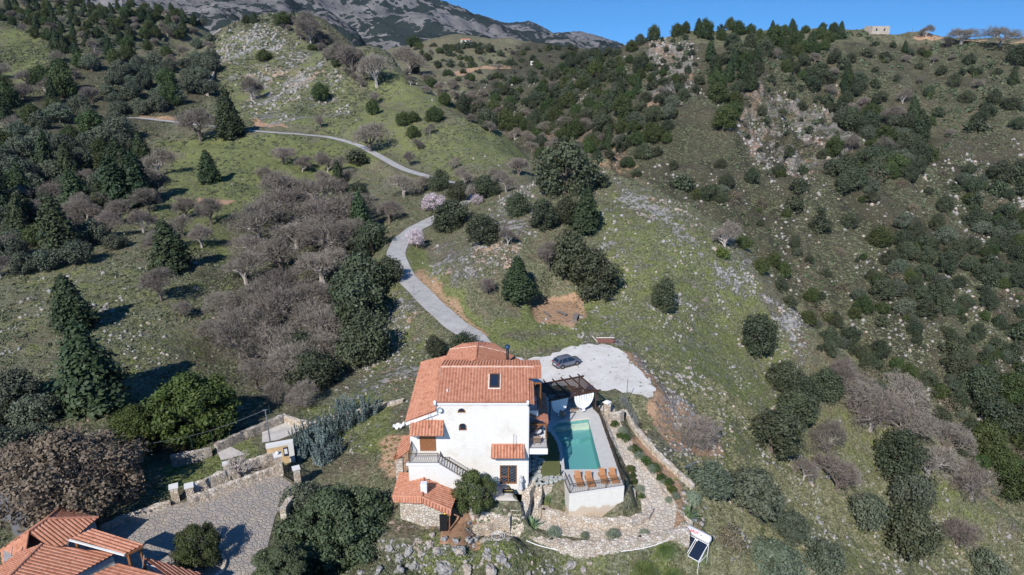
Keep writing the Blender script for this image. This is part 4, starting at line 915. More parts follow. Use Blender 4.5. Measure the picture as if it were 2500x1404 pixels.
M['podium']=mk_ashlar('podium_stone',(.64,.62,.575),(.61,.585,.54),(.55,.525,.475),(.46,.36,.25),-2.45)
M['white']=plain('white_render',(.60,.59,.57),.85,.04,1.2)
M['grey_render']=plain('grey_render',(.30,.29,.28),.9,.15,1.2)
M['mortar']=plain('pale_mortar',(.66,.56,.48),.9,.2,5)
def mk_rubble(name,ca,cb,cc,sc=3.2):
    m,n,b=NW(name); p=wpos(n); wv=n.nodes.new('ShaderNodeVectorMath'); wv.operation='MULTIPLY_ADD'; n.links.new(noise(n,p,sc*.7,3,.6,1),wv.inputs[0]); wv.inputs[1].default_value=(.55/sc,)*3; n.links.new(p,wv.inputs[2]); p=wv.outputs[0]
    cell=voro(n,p,sc,'F1','Color'); sep=n.nodes.new('ShaderNodeSeparateColor'); n.links.new(cell,sep.inputs[0])
    c=ramp(n,sep.outputs[0],[(.1,ca),(.5,cb),(.9,cc)]); e=voro(n,p,sc,'DISTANCE_TO_EDGE')
    c=mix(n,ramp(n,e,[(.0,.42),(.05,0)]),c,(.20,.17,.13)); c=mix(n,ramp(n,noise(n,p,1.1,5,.7),[(.45,0),(.75,.6)]),c,(.42,.33,.24))
    n.links.new(c,b.inputs['Base Color']); b.inputs['Roughness'].default_value=.95; b.inputs['Specular IOR Level'].default_value=.1
    bump(n,b,mth(n,'ADD',ramp(n,e,[(0,0),(.12,1)]),mth(n,'MULTIPLY',noise(n,p,7,3),.5)),.9,.07); return m
M['rubble']=mk_rubble('rubble_stone',(.40,.33,.26),(.50,.44,.37),(.60,.55,.49))
M['rubble_grey']=mk_rubble('grey_rubble_stone',(.24,.21,.18),(.33,.30,.27),(.44,.41,.38),3.4)
M['flag']=mk_rubble('flagstones',(.42,.36,.30),(.47,.42,.36),(.55,.49,.42),2.0)
M['flag_dark']=mk_rubble('driveway_flagstones',(.255,.235,.22),(.285,.262,.245),(.32,.29,.255),2.1)
M['wood']=plain('brown_wood',(.20,.085,.035),.55,.25,7); M['darkwood']=plain('dark_stained_wood',(.06,.032,.024),.6,.25,7); M['teak']=plain('teak_slats',(.38,.18,.08),.55,.2,9)
M['greywood']=plain('weathered_wood',(.17,.15,.14),.9,.3,9)
M['iron']=plain('bronze_iron',(.13,.09,.055),.5,.2,5,.5); M['blackiron']=plain('black_iron',(.02,.02,.022),.5,.1,5,.4)
M['metal']=plain('galvanised_metal',(.5,.52,.54),.35,.1,3,.8); M['white_paint']=plain('white_paint',(.64,.64,.65),.4,.03,2)
M['deck']=plain('pool_paving',(.46,.45,.435),.75,.06,1.5); M['coping']=plain('sand_coping',(.62,.53,.42),.8,.08,3)
M['gravel']=None
m,n,b=NW('white_gravel'); p=wpos(n)
c=ramp(n,noise(n,p,.35,6,.7),[(.3,(.38,.345,.30)),(.46,(.53,.51,.485)),(.7,(.62,.605,.58))]); c=mix(n,ramp(n,noise(n,p,14,2),[(.5,0),(.75,.35)]),c,(.42,.40,.37))
c=mix(n,ramp(n,noise(n,p,1.5,3,.5),[(.66,0),(.69,.9)]),c,(.12,.14,.06))
n.links.new(c,b.inputs['Base Color']); b.inputs['Roughness'].default_value=.95; bump(n,b,noise(n,p,9,3),.4,.05); M['gravel']=m
M['glass']=None
m,n,b=NW('window_glass'); b.inputs['Base Color'].default_value=(.015,.025,.045,1); b.inputs['Roughness'].default_value=.06; b.inputs['Specular IOR Level'].default_value=.6; M['glass']=m
m,n,b=NW('solar_glass'); b.inputs['Base Color'].default_value=(.012,.018,.035,1); b.inputs['Roughness'].default_value=.12; M['solar']=m
M['concrete']=plain('concrete',(.45,.42,.39),.9,.12,1.2); M['dirt']=plain('garden_soil',(.26,.15,.09),.95,.3,2)
M['wicker']=plain('wicker',(.27,.20,.15),.8,.3,12); M['cushion']=plain('cream_cushion',(.66,.60,.54),.9,.05,3)
M['cloth']=plain('white_cloth',(.68,.68,.71),.9,.03,3)
m,n,b=NW('lawn'); p=wpos(n); c=ramp(n,noise(n,p,3,6,.8),[(.3,(.055,.07,.02)),(.7,(.13,.135,.045))]); n.links.new(c,b.inputs['Base Color']); b.inputs['Roughness'].default_value=1; bump(n,b,noise(n,p,30,2),.8,.03); M['lawn']=m
m,n,b=NW('pool_tiles'); p=wpos(n); br=n.nodes.new('ShaderNodeTexBrick'); n.links.new(p,br.inputs['Vector']); br.inputs['Scale'].default_value=5; br.inputs['Color1'].default_value=(.15,.315,.315,1); br.inputs['Color2'].default_value=(.135,.29,.29,1); br.inputs['Mortar'].default_value=(.25,.5,.45,1); br.inputs['Mortar Size'].default_value=.01
n.links.new(br.outputs[0],b.inputs['Base Color']); b.inputs['Roughness'].default_value=.5; M['pooltile']=m
m,n,b=NW('pool_water'); 
tr=n.nodes.new('ShaderNodeBsdfTransparent'); tr.inputs[0].default_value=(.78,.95,.94,1); gl=n.nodes.new('ShaderNodeBsdfGlossy'); gl.inputs['Roughness'].default_value=.04; gl.inputs[0].default_value=(1,1,1,1)
fr=n.nodes.new('ShaderNodeFresnel'); fr.inputs[0].default_value=1.33; ms=n.nodes.new('ShaderNodeMixShader'); gb=n.nodes.new('ShaderNodeNewGeometry'); n.links.new(mth(n,'MULTIPLY',fr.outputs[0],mth(n,'SUBTRACT',1.0,gb.outputs['Backfacing'])),ms.inputs[0]); n.links.new(tr.outputs[0],ms.inputs[1]); n.links.new(gl.outputs[0],ms.inputs[2])
t=n.nodes.new('ShaderNodeBump'); t.inputs['Strength'].default_value=.15; t.inputs['Distance'].default_value=.03; n.links.new(noise(n,wpos(n),2.5,3),t.inputs['Height']); n.links.new(t.outputs[0],gl.inputs['Normal']); n.links.new(t.outputs[0],fr.inputs['Normal'])
n.links.new(ms.outputs[0],[x for x in n.nodes if x.type=='OUTPUT_MATERIAL'][0].inputs[0]); n.nodes.remove(b); M['water']=m
# ------------------------------------------------------------------ roof tiles
def tiles(name,pts,parent,down=None,pitch=.34,course=.42,amp=.12,mat=None,lift=.03,under=True):
    """corrugated clay tile field clipped to a convex planar polygon"""
    P=[Vector(p) for p in pts]; nrm=Vector((0,0,0))
    for i in range(len(P)): nrm+=P[i].cross(P[(i+1)%len(P)])
    nrm.normalize()
    if nrm.z<0: nrm=-nrm; P=P[::-1]
    v=Vector(down) if down else Vector((nrm.x,nrm.y,0)); v=(v-nrm*v.dot(nrm)).normalized(); u=v.cross(nrm)
    o=sum(P,Vector())/len(P); us=[(p-o).dot(u) for p in P]; vs=[(p-o).dot(v) for p in P]
    nu=int((max(us)-min(us))/pitch*6)+8; U0=min(us)-.1; V0=min(vs)-.1; nv=int((max(vs)-V0)/course)+2
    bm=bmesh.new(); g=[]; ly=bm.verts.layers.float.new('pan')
    for j in range(nv):
        for fr_,dz in ((0,.035),(.97,0)):
            row=[]
            for i in range(nu):
                uu=U0+i*pitch/6; w=abs(math.sin(math.pi*uu/pitch)); h=amp*w**.6+dz*.6+lift-amp*.35
                row.append(bm.verts.new(o+u*uu+v*(V0+(j+fr_)*course)+nrm*h))
            g.append(row)
    for row in g:
        for i,vv in enumerate(row): vv[ly]=0.0 if i%6 else 1.0  # marks the groove lines that get the painted shade
    for a,b_ in zip(g[:-1],g[1:]):
        for i in range(nu-1): bm.faces.new((a[i],a[i+1],b_[i+1],b_[i]))
    n_=len(P)
    for i in range(n_):
        a=P[i];c=P[(i+1)%n_]; e=(c-a).normalized(); pn=e.cross(nrm)
        bmesh.ops.bisect_plane(bm,geom=bm.verts[:]+bm.edges[:]+bm.faces[:],plane_co=a,plane_no=pn,clear_outer=True)
    if under:
        vs_=[bm.verts.new(p-nrm*.04) for p in P]; bm.faces.new(vs_)
        vt=[bm.verts.new(p+nrm*.0) for p in P]; 
        for i in range(n_): bm.faces.new((vs_[i],vs_[(i+1)%n_],vt[(i+1)%n_],vt[i]))
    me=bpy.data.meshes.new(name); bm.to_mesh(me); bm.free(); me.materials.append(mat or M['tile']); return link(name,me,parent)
def ridge(name,pts,parent,r=.11,mat=None,seg=.42):
    mb=MB(); pts=[Vector(p) for p in pts]
    for a,b_ in zip(pts[:-1],pts[1:]):
        L=(b_-a).length; k=max(1,int(L/seg))
        for i in range(k): mb.tube(a.lerp(b_,i/k),a.lerp(b_,(i+1.06)/k),r,r*.86,8,True)
    return mb.build(name,mat or M['tile'],parent)
def mortar_line(a,b_,parent,w=.12,h=.05): return MB().bar(a,b_,w,h).build('mortar_line',M['mortar'],parent)
# ------------------------------------------------------------------ railings
def railing(pts,h,parent,style='x',name='railing',mat=None,step=.16,lean=0):
    mat=mat or M['iron']; mb=MB(); pts=[Vector(p) for p in pts]; Z=Vector((0,0,1))
    for a,b_ in zip(pts[:-1],pts[1:]):
        d=b_-a; L=Vector((d.x,d.y,0)).length; k=max(2,int(L/step)); out=Vector((d.y,-d.x,0)).normalized()
        mb.bar(a+Z*h,b_+Z*h,.06,.05); mb.bar(a+Z*(h-.16),b_+Z*(h-.16),.03,.03); mb.bar(a+Z*.09,b_+Z*.09,.035,.035)
        for i in range(k+1):
            p=a.lerp(b_,i/k)
            if style=='v': mb.tube(p+Z*.09,p+Z*(h-.02),.011,None,4)
            elif style=='x':
                if i<k:
                    q=a.lerp(b_,(i+1)/k); mb.tube(p+Z*.09,q+Z*(h-.16),.012,None,4); mb.tube(q+Z*.09,p+Z*(h-.16),.012,None,4)
            elif style=='belly':
                c=[p+Z*.09,p+Z*.25+out*.13,p+Z*.45+out*.13,p+Z*.75+out*.02,p+Z*(h-.02)]
                for s_,t_ in zip(c[:-1],c[1:]): mb.tube(s_,t_,.013,None,4)
        m_=max(1,int(L/1.9))
        for i in range(m_+1):
            p=a.lerp(b_,i/m_); mb.bar(p-Z*.05,p+Z*(h+.08),.055,.055,(1,0,0))
    return mb.build(name,mat,parent)
def arch_pts(cx,w,z0,z1,n_=10):
    r=w/2; zc=z1-r; return [(cx-r,z0),(cx-r,zc)]+[(cx-r*math.cos(math.pi*i/n_),zc+r*math.sin(math.pi*i/n_)) for i in range(1,n_)]+[(cx+r,zc),(cx+r,z0)]
# ------------------------------------------------------------------ villa
YF=65.67; XL,XR=-8.1,1.75; ZE=10.65; ZR=12.3; YR=70.7; YB=76
villa=thing('stone_villa','white stone villa of three storeys with orange tiled roofs beside the pool','house',(0,YF,0))
def vp(o): o.location=(0,-YF,0); return o     # parts are modelled in world coordinates
# front wall of the tower with two arched window openings and a door opening (CDT with holes)
holes=[arch_pts(-5.42,.86,9.25,9.85),arch_pts(-5.35,.86,7.05,8.0),[(-1.35,.12),(-1.35,2.65),(.55,2.65),(.55,.12)]]
outer=[(XL,-1.2),(XR,-1.2),(XR,ZE),(XL,ZE)]
def holed(outer,holes):
    v=[Vector(p) for p in outer]; e=[(i,(i+1)%4) for i in range(4)]
    for h in holes:
        b0=len(v); v+=[Vector(p) for p in h]; e+=[(b0+i,b0+(i+1)%len(h)) for i in range(len(h))]
    vo,_,fo,_,_,_=geometry.delaunay_2d_cdt(v,e,[],0,1e-5); fs=[]
    for f in fo:
        c=sum((vo[i] for i in f),Vector((0,0)))/len(f)
        if not any(poly_sd(np.array([c.x]),np.array([c.y]),h)[0]<0 for h in holes): fs.append(tuple(f))
    return vo,fs
vo,fs=holed(outer,holes)
mb=MB(); mb.add([(p.x,YF,p.y) for p in vo],fs)
for h in holes:
    for i in range(len(h)):
        a=h[i];c=h[(i+1)%len(h)]; mb.add([(a[0],YF,a[1]),(c[0],YF,c[1]),(c[0],YF+.35,c[1]),(a[0],YF+.35,a[1])],[(0,1,2,3)])
# the other walls
mb.add([(XL,YF,-1.2),(XL,YB,-1.2),(XL,YB,ZE),(XL,YR,ZR-.1),(XL,YF,ZE)],[(0,1,2,3,4)])
mb.add([(XR,YF,-1.2),(XR,YB,-1.2),(XR,YB,ZE),(XR,YR,ZR-.1),(XR,YF,ZE)],[(4,3,2,1,0)])
vp(mb.build('wall',M['white_stone'],villa))
mb=MB(); XW=-11.15
zl=lambda x:11.2-.41*abs(x+4.3)-.12
mb.add([(XW,YF+.02,-1.2),(XL,YF+.02,-1.2),(XL,YF+.02,zl(XL)),(XW,YF+.02,zl(XW))],[(0,1,2,3)])
mb.add([(XW,YF+.02,-1.2),(XW,79.6,-1.2),(XW,79.6,zl(XW)),(XW,YF+.02,zl(XW))],[(0,3,2,1)])
mb.prism([(XW,79.6),(-7.6,80.4),(-6.3,82.0),(-4.4,82.7),(-2.4,82.2),(-.6,80),(XR,78),(XR,70),(XW,70)],-1.2,7.7)
vp(mb.build('rear_wall',M['white'],villa))
# fascia of the left gable
mb=MB().bar((XL+.05,YF-.12,zl(XL)-.10),(-11.5,YF-.12,zl(-11.5)-.10),.22,.34); vp(mb.build('fascia',M['white_paint'],villa))
# roofs
vp(tiles('tower_roof',[(XL-.1,YF-.28,ZE+.08),(XR+.12,YF-.28,ZE+.08),(XR+.12,YR,ZR),(XL-.1,YR,ZR)],villa))
vp(tiles('tower_roof',[(XR+.12,68.9,ZE+.08+(68.9-YF+.28)/(YR-YF+.28)*(ZR-ZE-.08)),(3.3,68.9,ZE+.08+(68.9-YF+.28)/(YR-YF+.28)*(ZR-ZE-.08)),(3.3,YR,ZR),(XR+.12,YR,ZR)],villa))
vp(tiles('tower_roof',[(XL-.1,YR,ZR),(3.3,YR,ZR),(3.3,YR+4.6,ZR-1.5),(XL-.1,YR+4.6,ZR-1.5)],villa))
# right strip of tiles over the upper balcony wall
vp(tiles('roof_strip',[(XR+.14,YF-.2,ZE-.05),(XR+.62,YF-.2,ZE-.25),(XR+.62,68.9,ZE+.62),(XR+.14,68.9,ZE+.9)],villa,down=(0,-1,-.3)))
vp(ridge('ridge_tiles',[(XL-.1,YR,ZR+.09),(3.3,YR,ZR+.09)],villa))
vp(ridge('verge_tiles',[(XL-.12,YF-.2,ZE+.12),(XL-.12,YR,ZR+.05)],villa)); vp(ridge('verge_tiles',[(2.6,68.9,ZE+1.25),(2.6,YR,ZR+.08)],villa,.10))
for a,c in (((XL+.1,YR-.16,ZR+.07),(2.5,YR-.16,ZR+.07)),((XL+.07,YF,ZE+.2),(XL+.07,YR,ZR+.07)),((2.42,69,ZE+1.22),(2.42,YR,ZR+.07))): vp(mortar_line(a,c,villa,.1,.05))
# left and rear roofs: one slope to the left, one to the right, fan at the back
zr=lambda x:11.2-.41*abs(x+4.3)
A=(-4.3,78.5,11.2)
vp(tiles('main_roof',[(XL-.1,YF-.2,zr(XL-.1)),(-11.55,YF-.2,zr(-11.55)),(-11.6,80.1,zr(-11.6)),(XL-.1,79.0,zr(XL-.1))],villa,down=(-1,0,-.41)))
vp(tiles('main_roof',[(-4.3,74.5,11.2),(XL-.1,74.5,zr(XL-.1)),(XL-.1,79.0,zr(XL-.1)),(-7.9,80.7,zr(-7.9)),A],villa,down=(-1,0,-.41)))
vp(tiles('main_roof',[(-4.3,74.5,11.2),A,(-.6,79.8,zr(-.6)),(2.0,78.3,zr(2.0)),(2.3,74.5,zr(2.3))],villa,down=(1,0,-.41)))
fan=[(-7.9,80.7,zr(-7.9)),(-6.4,82.3,9.75),(-4.45,83.1,9.6),(-2.4,82.5,9.7),(-.6,79.8,zr(-.6))]
for a,c in zip(fan[:-1],fan[1:]): vp(tiles('rear_roof',[A,a,c],villa))
vp(ridge('ridge_tiles',[(-4.3,74.9,11.3),(A[0],A[1],11.3)],villa,.13))
for q in (fan[0],fan[2],fan[-1]): vp(ridge('hip_tiles',[(A[0],A[1],11.26),(q[0],q[1],q[2]+.07)],villa,.10))
for q in (fan[0],fan[-1]): vp(mortar_line((A[0],A[1]-.14,11.3),(q[0],q[1]-.16,q[2]+.09),villa,.1,.06))
# eaves moulding under the front edge of the tower roof
mb=MB(); mb.box(XL,XR+.02,YF-.16,YF-.002,ZE-.28,ZE-.06); vp(mb.build('cornice',M['white_paint'],villa))
# skylight and vent
def slope_pt(x,y): return Vector((x,y,ZE+.08+(y-YF+.28)/(YR-YF+.28)*(ZR-ZE-.08)))
tilt=math.atan((ZR-ZE-.08)/(YR-YF+.28))
sk=MB().box(-.68,.68,-1.22,1.15,-.02,.02).build('skylight',M['mortar'],villa); sk.location=slope_pt(-1.93,68.35)-Vector((0,YF,0))+Vector((0,0,.12)); sk.rotation_euler=(tilt,0,0)
mb=MB()
for x0,x1,y0,y1 in ((-.55,-.42,-1.05,1.05),(.42,.55,-1.05,1.05),(-.42,.42,-1.05,-.9),(-.42,.42,.9,1.05)): mb.box(x0,x1,y0,y1,0,.14)
mb.build('frame',M['darkwood'],sk); MB().box(-.42,.42,-.9,.9,.02,.08).build('pane',M['glass'],sk)
v=MB().lathe([(0,0),(.09,0),(.09,.34),(0,.34)],10,None,(*slope_pt(-7.0,66.9)[:2],slope_pt(-7,66.9).z)).build('vent_pipe',M['white_paint'],villa); vp(v); 
# chimney pipe behind the ridge
cxy=(-.55,76.9); o=MB().lathe([(.17,zr(-.55)-.2),(.17,zr(-.55)+1.9),(.13,zr(-.55)+1.9),(.13,zr(-.55)+2.0)],12,None,(cxy[0],cxy[1],0)).build('flue',M['blackiron'],villa,True); vp(o)
o=MB().lathe([(0.3,zr(-.55)+2.02),(.32,zr(-.55)+2.12),(.3,zr(-.55)+2.36),(.0,zr(-.55)+2.4)],12,None,(cxy[0],cxy[1],0)).build('chimney_cap',plain('blue_cap',(.02,.05,.13),.4,.1,3),villa,True); vp(o)
vp(MB().box(-.95,-.15,76.5,77.3,zr(-.55)-.2,zr(-.55)+.22).build('chimney_base',M['tile'],villa))
# wall pots at the eave corners
for x in (XL-.12,XR-.05): vp(MB().lathe([(.0,ZE+.35),(.14,ZE+.3),(.17,ZE),(.1,ZE-.3),(0,ZE-.3)],10,None,(x,YF-.3,0)).build('corner_finial',M['white_paint'],villa,True))
# windows
for (cx,z0,z1,cat) in ((-5.42,9.25,9.85,0),(-5.35,7.05,8.0,1)):
    P=arch_pts(cx,.84,z0,z1); Q=arch_pts(cx,.58,z0+.1,z1-.12); mb=MB(); nn=len(P)
    for i in range(nn-1): 
        a,c=P[i],P[i+1]; d_,e_=Q[i],Q[i+1]; y=YF+.13
        mb.add([(a[0],y,a[1]),(c[0],y,c[1]),(e_[0],y,e_[1]),(d_[0],y,d_[1]),(a[0],y+.08,a[1]),(c[0],y+.08,c[1]),(e_[0],y+.08,e_[1]),(d_[0],y+.08,d_[1])],[(0,1,2,3),(0,4,5,1),(2,6,7,3)])
    mb.add([(P[0][0],YF+.13,z0),(P[-1][0],YF+.13,z0),(P[-1][0],YF+.13,z0+.1),(P[0][0],YF+.13,z0+.1)],[(0,1,2,3)])
    w=mb.build('window',M['wood'],villa); vp(w); ww=w
    pn=MB().add([(q[0],YF+.2,q[1]) for q in arch_pts(cx,.83,z0,z1)],[tuple(range(len(P)))][:1]).build('pane',M['glass'],w)
    MB().box(cx-.46,cx+.46,YF-.05,YF+.3,z0-.07,z0-.002).build('sill',M['white_paint'],w)
# entrance door: brown frame, two glazed leaves with wrought grilles
mb=MB()
for x0,x1 in ((-1.33,-1.2),(-.47,-.33),(.4,.53)): mb.box(x0,x1,YF+.1,YF+.22,.13,2.62)
mb.box(-1.2,.4,YF+.1,YF+.22,2.5,2.62); mb.box(-1.2,.4,YF+.1,YF+.22,.13,.3); mb.box(-1.2,-.47,YF+.1,YF+.22,1.0,1.12)
dr=vp(mb.build('door',M['wood'],villa)); MB().box(-1.2,.4,YF+.23,YF+.26,.13,2.6).build('pane',M['glass'],dr)
mb=MB()
for x0 in (-1.15,-.28):
    for i in range(6):
        zz=.35+i*.36; mb.tube((x0,YF+.07,zz),(x0+.62,YF+.07,zz+.36),.014,None,4); mb.tube((x0+.62,YF+.07,zz),(x0,YF+.07,zz+.36),.014,None,4)
mb.build('grille',M['metal'],dr)
# tiled canopies on the front wall
def canopy(x0,x1,zt,proj,drop,parent,nm='canopy'):
    c=vp(tiles('canopy',[(x0,YF,zt),(x1,YF,zt),(x1+.04,YF-proj,zt-drop),(x0-.04,YF-proj,zt-drop)],parent)); ridge('ridge_tiles',[(x0,YF-.06,zt+.08),(x1,YF-.06,zt+.08)],c,.10)
    for x in (x0+.1,x1-.1): (MB().bar((x,YF-proj*.9,zt-drop-.05),(x,YF,zt-drop*.2-.35),.09,.12).bar((x,YF-.06,zt-drop-.9),(x,YF-proj*.8,zt-drop-.12),.08,.08).build('bracket',M['wood'],c))
    return c
canopy(-2.25,1.33,5.3,1.35,.85,villa); canopy(-10.95,-7.42,8.3,1.5,.95,villa)
# stair landing on the left with its door and the flight going down to the right
ZL=4.55; YL=YF-2.35
vp(MB().prism([(-11.1,YL),(-7.9,YL),(-7.9,YF),(-11.1,YF)],-1.5,ZL).build('landing',M['white_stone'],villa))
vp(MB().box(-11.3,-7.75,YL-.12,YL+.02,ZL-.25,ZL+.03).build('landing_edge',M['white_paint'],villa))
st=MB(); nst=22; x0s,x1s=-7.9,-1.9
for i in range(nst):
    xa=x0s+(x1s-x0s)*i/nst; z=ZL-(ZL-.2)*(i+1)/nst; st.box(xa,xa+(x1s-x0s)/nst,YL,YF-.9,-1.2,z)
vp(st.build('stairs',M['white'],villa))
vp(MB().add([(x0s,YL-.1,ZL),(x1s,YL-.1,.25),(x1s,YL-.1,-1.2),(x0s,YL-.1,-1.2),(x0s,YL+.1,ZL),(x1s,YL+.1,.25),(x1s,YL+.1,-1.2),(x0s,YL+.1,-1.2)],[(3,2,1,0),(4,5,6,7),(0,1,5,4)]).build('stair_side_wall',M['white'],villa))
vp(railing([(-11.0,YL,ZL),(-7.9,YL,ZL),(-1.9,YL,.25)],1.2,villa,'x','railing',None,.22)); vp(railing([(-11.0,YL,ZL),(-11.0,YF-.1,ZL)],1.2,villa,'x','railing',None,.22))
vp(MB().box(-10.1,-8.35,YF-.05,YF+.03,ZL,ZL+2.35).build('landing_door',M['wood'],villa))
vp(MB().box(-9.4,-8.9,YL-.14,YL-.11,2.2,2.6).build('slot_window',M['glass'],villa))
# small tiled porch left of the landing with its stone pillar
a_=U(1007,1063,4.6);b2=U(984,1066,4.0);c2=U(960,1112,3.7);d2=U(1006,1098,4.3)
n0=(Vector(b2)-Vector(a_)).cross(Vector(d2)-Vector(a_)); c2=Vector((c2.x,c2.y,a_.z-(n0.x*(c2.x-a_.x)+n0.y*(c2.y-a_.y))/n0.z))
pc=vp(tiles('porch_roof',[a_,b2,c2,d2],villa))
pp=U(990,1150,.4); MB().box(-13.0,-12.2,66.0,66.7,-1.6,3.1).build('pillar',M['rubble'],pc); MB().bar((-13.2,66.2,3.3),(-11.2,67.2,3.7),.14,.16).bar((-13.1,66.3,3.3),(-12.6,69.4,3.6),.12,.14).build('beam',M['wood'],pc)
# balconies on the right wall
def balcony(x1,ya,yb,zf,h,mat,style='x'):
    c=vp(MB().box(XR+.003,x1,ya,yb,zf-.7,zf).build('balcony',M['white_paint'],villa)); railing([(XR+.08,ya+.08,zf),(x1-.08,ya+.08,zf),(x1-.08,yb-.1,zf)],h,c,style,'railing',None,.2); return c
balcony(3.95,YF+.1,72.5,4.72,1.25,None); balcony(2.95,68.2,71.3,8.1,1.1,None)
# tiled roof over the lower balcony
Z1=6.9
a_=(XR+.02,YF+2.2,7.75); b2=(4.05,YF+2.1,6.7); c2=(4.05,74.5,6.7); d2=(XR+.02,74.5,7.75)
c_=vp(tiles('balcony_roof',[a_,b2,c2,d2],villa,down=(1,0,-.45))); (MB().bar((XR,YF+2.3,6.45),(4.0,YF+2.3,6.45),.16,.18).bar((3.85,YF+2.3,6.5),(3.85,74.4,6.5),.14,.16).bar((XR+.1,YF+2.3,5.2),(3.3,YF+2.3,6.4),.12,.12).bar((3.85,YF+2.3,4.7),(3.85,YF+2.3,6.5),.13,.13).build('timber_frame',M['wood'],c_))
vp(MB().bar((2.0,68.95,ZE+.5),(3.25,68.95,ZE+.5),.14,.16).bar((3.2,68.95,8.1),(3.2,68.95,ZE+.5),.12,.12).bar((1.9,68.95,ZE-.4),(2.7,68.95,ZE+.45),.1,.1).build('gable_bracket',M['wood'],villa))
# side wall door of the upper balcony, drain pipe
vp(MB().box(XR+.003,XR+.05,69.3,70.5,8.1,10.1).build('balcony_door',M['glass'],villa))
vp(MB().tube((XR+.06,YF-.08,.2),(XR+.06,YF-.08,10.2),.05,None,6).build('drain_pipe',M['white_paint'],villa))
vp(MB().box(XR+.004,XR+.06,67.2,71.5,4.75,6.9).build('balcony_glass_door',M['glass'],villa))
# TV aerial rods on the canopies and a dish-like lamp
for (x,z,zz) in ((-8.9,7.6,10.2),(.2,4.6,7.2)):
    vp(MB().tube((x,YF-.8,z),(x-.05,YF-.8,zz),.02,None,5).tube((x,YF-.8,z),(x+.1,YF-.1,zz-.3),.01,None,4).build('aerial_rod',M['blackiron'],villa))
vp(MB().lathe([(.0,0),(.22,.04),(.30,.10)],12,Matrix.Translation((-7.75,YF-.3,9.85))@Matrix.Rotation(R(70),4,'X')).build('wall_lamp_dish',M['metal'],villa))
# ------------------------------------------------------------------ terrace, pool, lawn
DK=[(6.32,64.05),(12.6,65.5),(11.64,80.8),(11.05,82.3),(10.3,87.3),(3.3,86),(1.9,82),(1.9,77.2),(4.8,76.9),(5.66,73.8),(5.67,67.2),(5.94,66.4)]
PL=[(4.91,77.85),(5.98,78.94),(10.02,79.85),(10.41,68.76),(6.15,68.68),(6.18,73.97)]
PL=[(p[0]+(.25 if i==0 else 0),p[1]) for i,p in enumerate(PL)]
ter=thing('pool_terrace','raised pool terrace with pale paving and whitewashed stone retaining wall','terrace',(9,72,0))
def tp(o): o.location=(-9,-72,0); return o
v=[Vector(p) for p in DK+PL]; nd=len(DK); e=[(i,(i+1)%nd) for i in range(nd)]+[(nd+i,nd+(i+1)%6) for i in range(6)]
vo,_,fo,_,_,_=geometry.delaunay_2d_cdt(v,e,[],0,1e-5); fs=[]
for f in fo:
    c=sum((vo[i] for i in f),Vector((0,0)))/len(f); a1=np.array([c.x]);a2=np.array([c.y])
    if poly_sd(a1,a2,DK)[0]<0 and poly_sd(a1,a2,PL)[0]>0: fs.append(tuple(f))
tp(MB().add([(p.x,p.y,0) for p in vo],fs).build('paving',M['deck'],ter))
mb=MB()
for i in range(nd):
    a=DK[i];c=DK[(i+1)%nd]; fl=.0; mb.add([(a[0],a[1],-5.2),(c[0],c[1],-5.2),(c[0],c[1],-.003),(a[0],a[1],-.003)],[(0,1,2,3)])
tp(mb.build('retaining_wall',M['podium'],ter))
def edge_strip(a,b_,w,z): return MB().bar((a[0],a[1],z),(b_[0],b_[1],z),w,.06)
tp(edge_strip((6.33,64.1),(12.55,65.53),.26,.02).build('coping',M['white_paint'],ter))
tp(railing([(5.98,66.3,0),(6.38,64.15,0),(12.5,65.58,0)],1.25,ter,'belly','railing',None,.2))
mb=MB(); rr=[(12.5,65.6),(11.55,80.8),(10.95,82.3),(10.4,86)]
for a,c in zip(rr[:-1],rr[1:]):
    L=math.dist(a,c); k=max(1,int(L/1.7))
    for i in range(k+1):
        x=a[0]+(c[0]-a[0])*i/k;y=a[1]+(c[1]-a[1])*i/k; mb.bar((x,y,-.1),(x,y,1.0),.05,.05,(1,0,0))
    for z in (.15,.35,.55,.75,1.0): mb.bar((*a,z),(*c,z),.035,.025 if z<1 else .05)
tp(mb.build('cable_railing',M['iron'],ter))
pool=thing('swimming_pool','turquoise angular swimming pool in the pale terrace','pool',(8,74,0))
def pl_(o): o.location=(-8,-74,0); return o
# basin: deep floor, shallow ledge at the far end, side walls
mb=MB()
for i in range(6):
    a=PL[i];c=PL[(i+1)%6]; mb.add([(a[0],a[1],-1.7),(c[0],c[1],-1.7),(c[0],c[1],-.001),(a[0],a[1],-.001)],[(3,2,1,0)])
mb.add([(p[0],p[1],-1.62) for p in PL],[tuple(range(6))]); pl_(mb.build('basin',M['pooltile'],pool))
LG=[(5.05,77.75),(5.98,78.9),(10.0,79.8),(10.12,77.4),(8.7,76.6),(6.2,76.3)]
pl_(MB().prism(LG,-1.6,[-.95]*6).build('shallow_ledge',M['pooltile'],pool)); pl_(MB().prism([(5.4,78.2),(6,78.9),(10.0,79.8),(10.05,78.9)],-1.6,-.45).build('entry_step',M['coping'],pool))
pl_(MB().add([(p[0],p[1],-.09) for p in PL],[tuple(range(5,-1,-1))]).build('water',M['water'],pool))
pl_(MB().bar((6.0,79.12,.012),(10.15,80.05,.012),.32,.03).build('coping',M['coping'],pool))
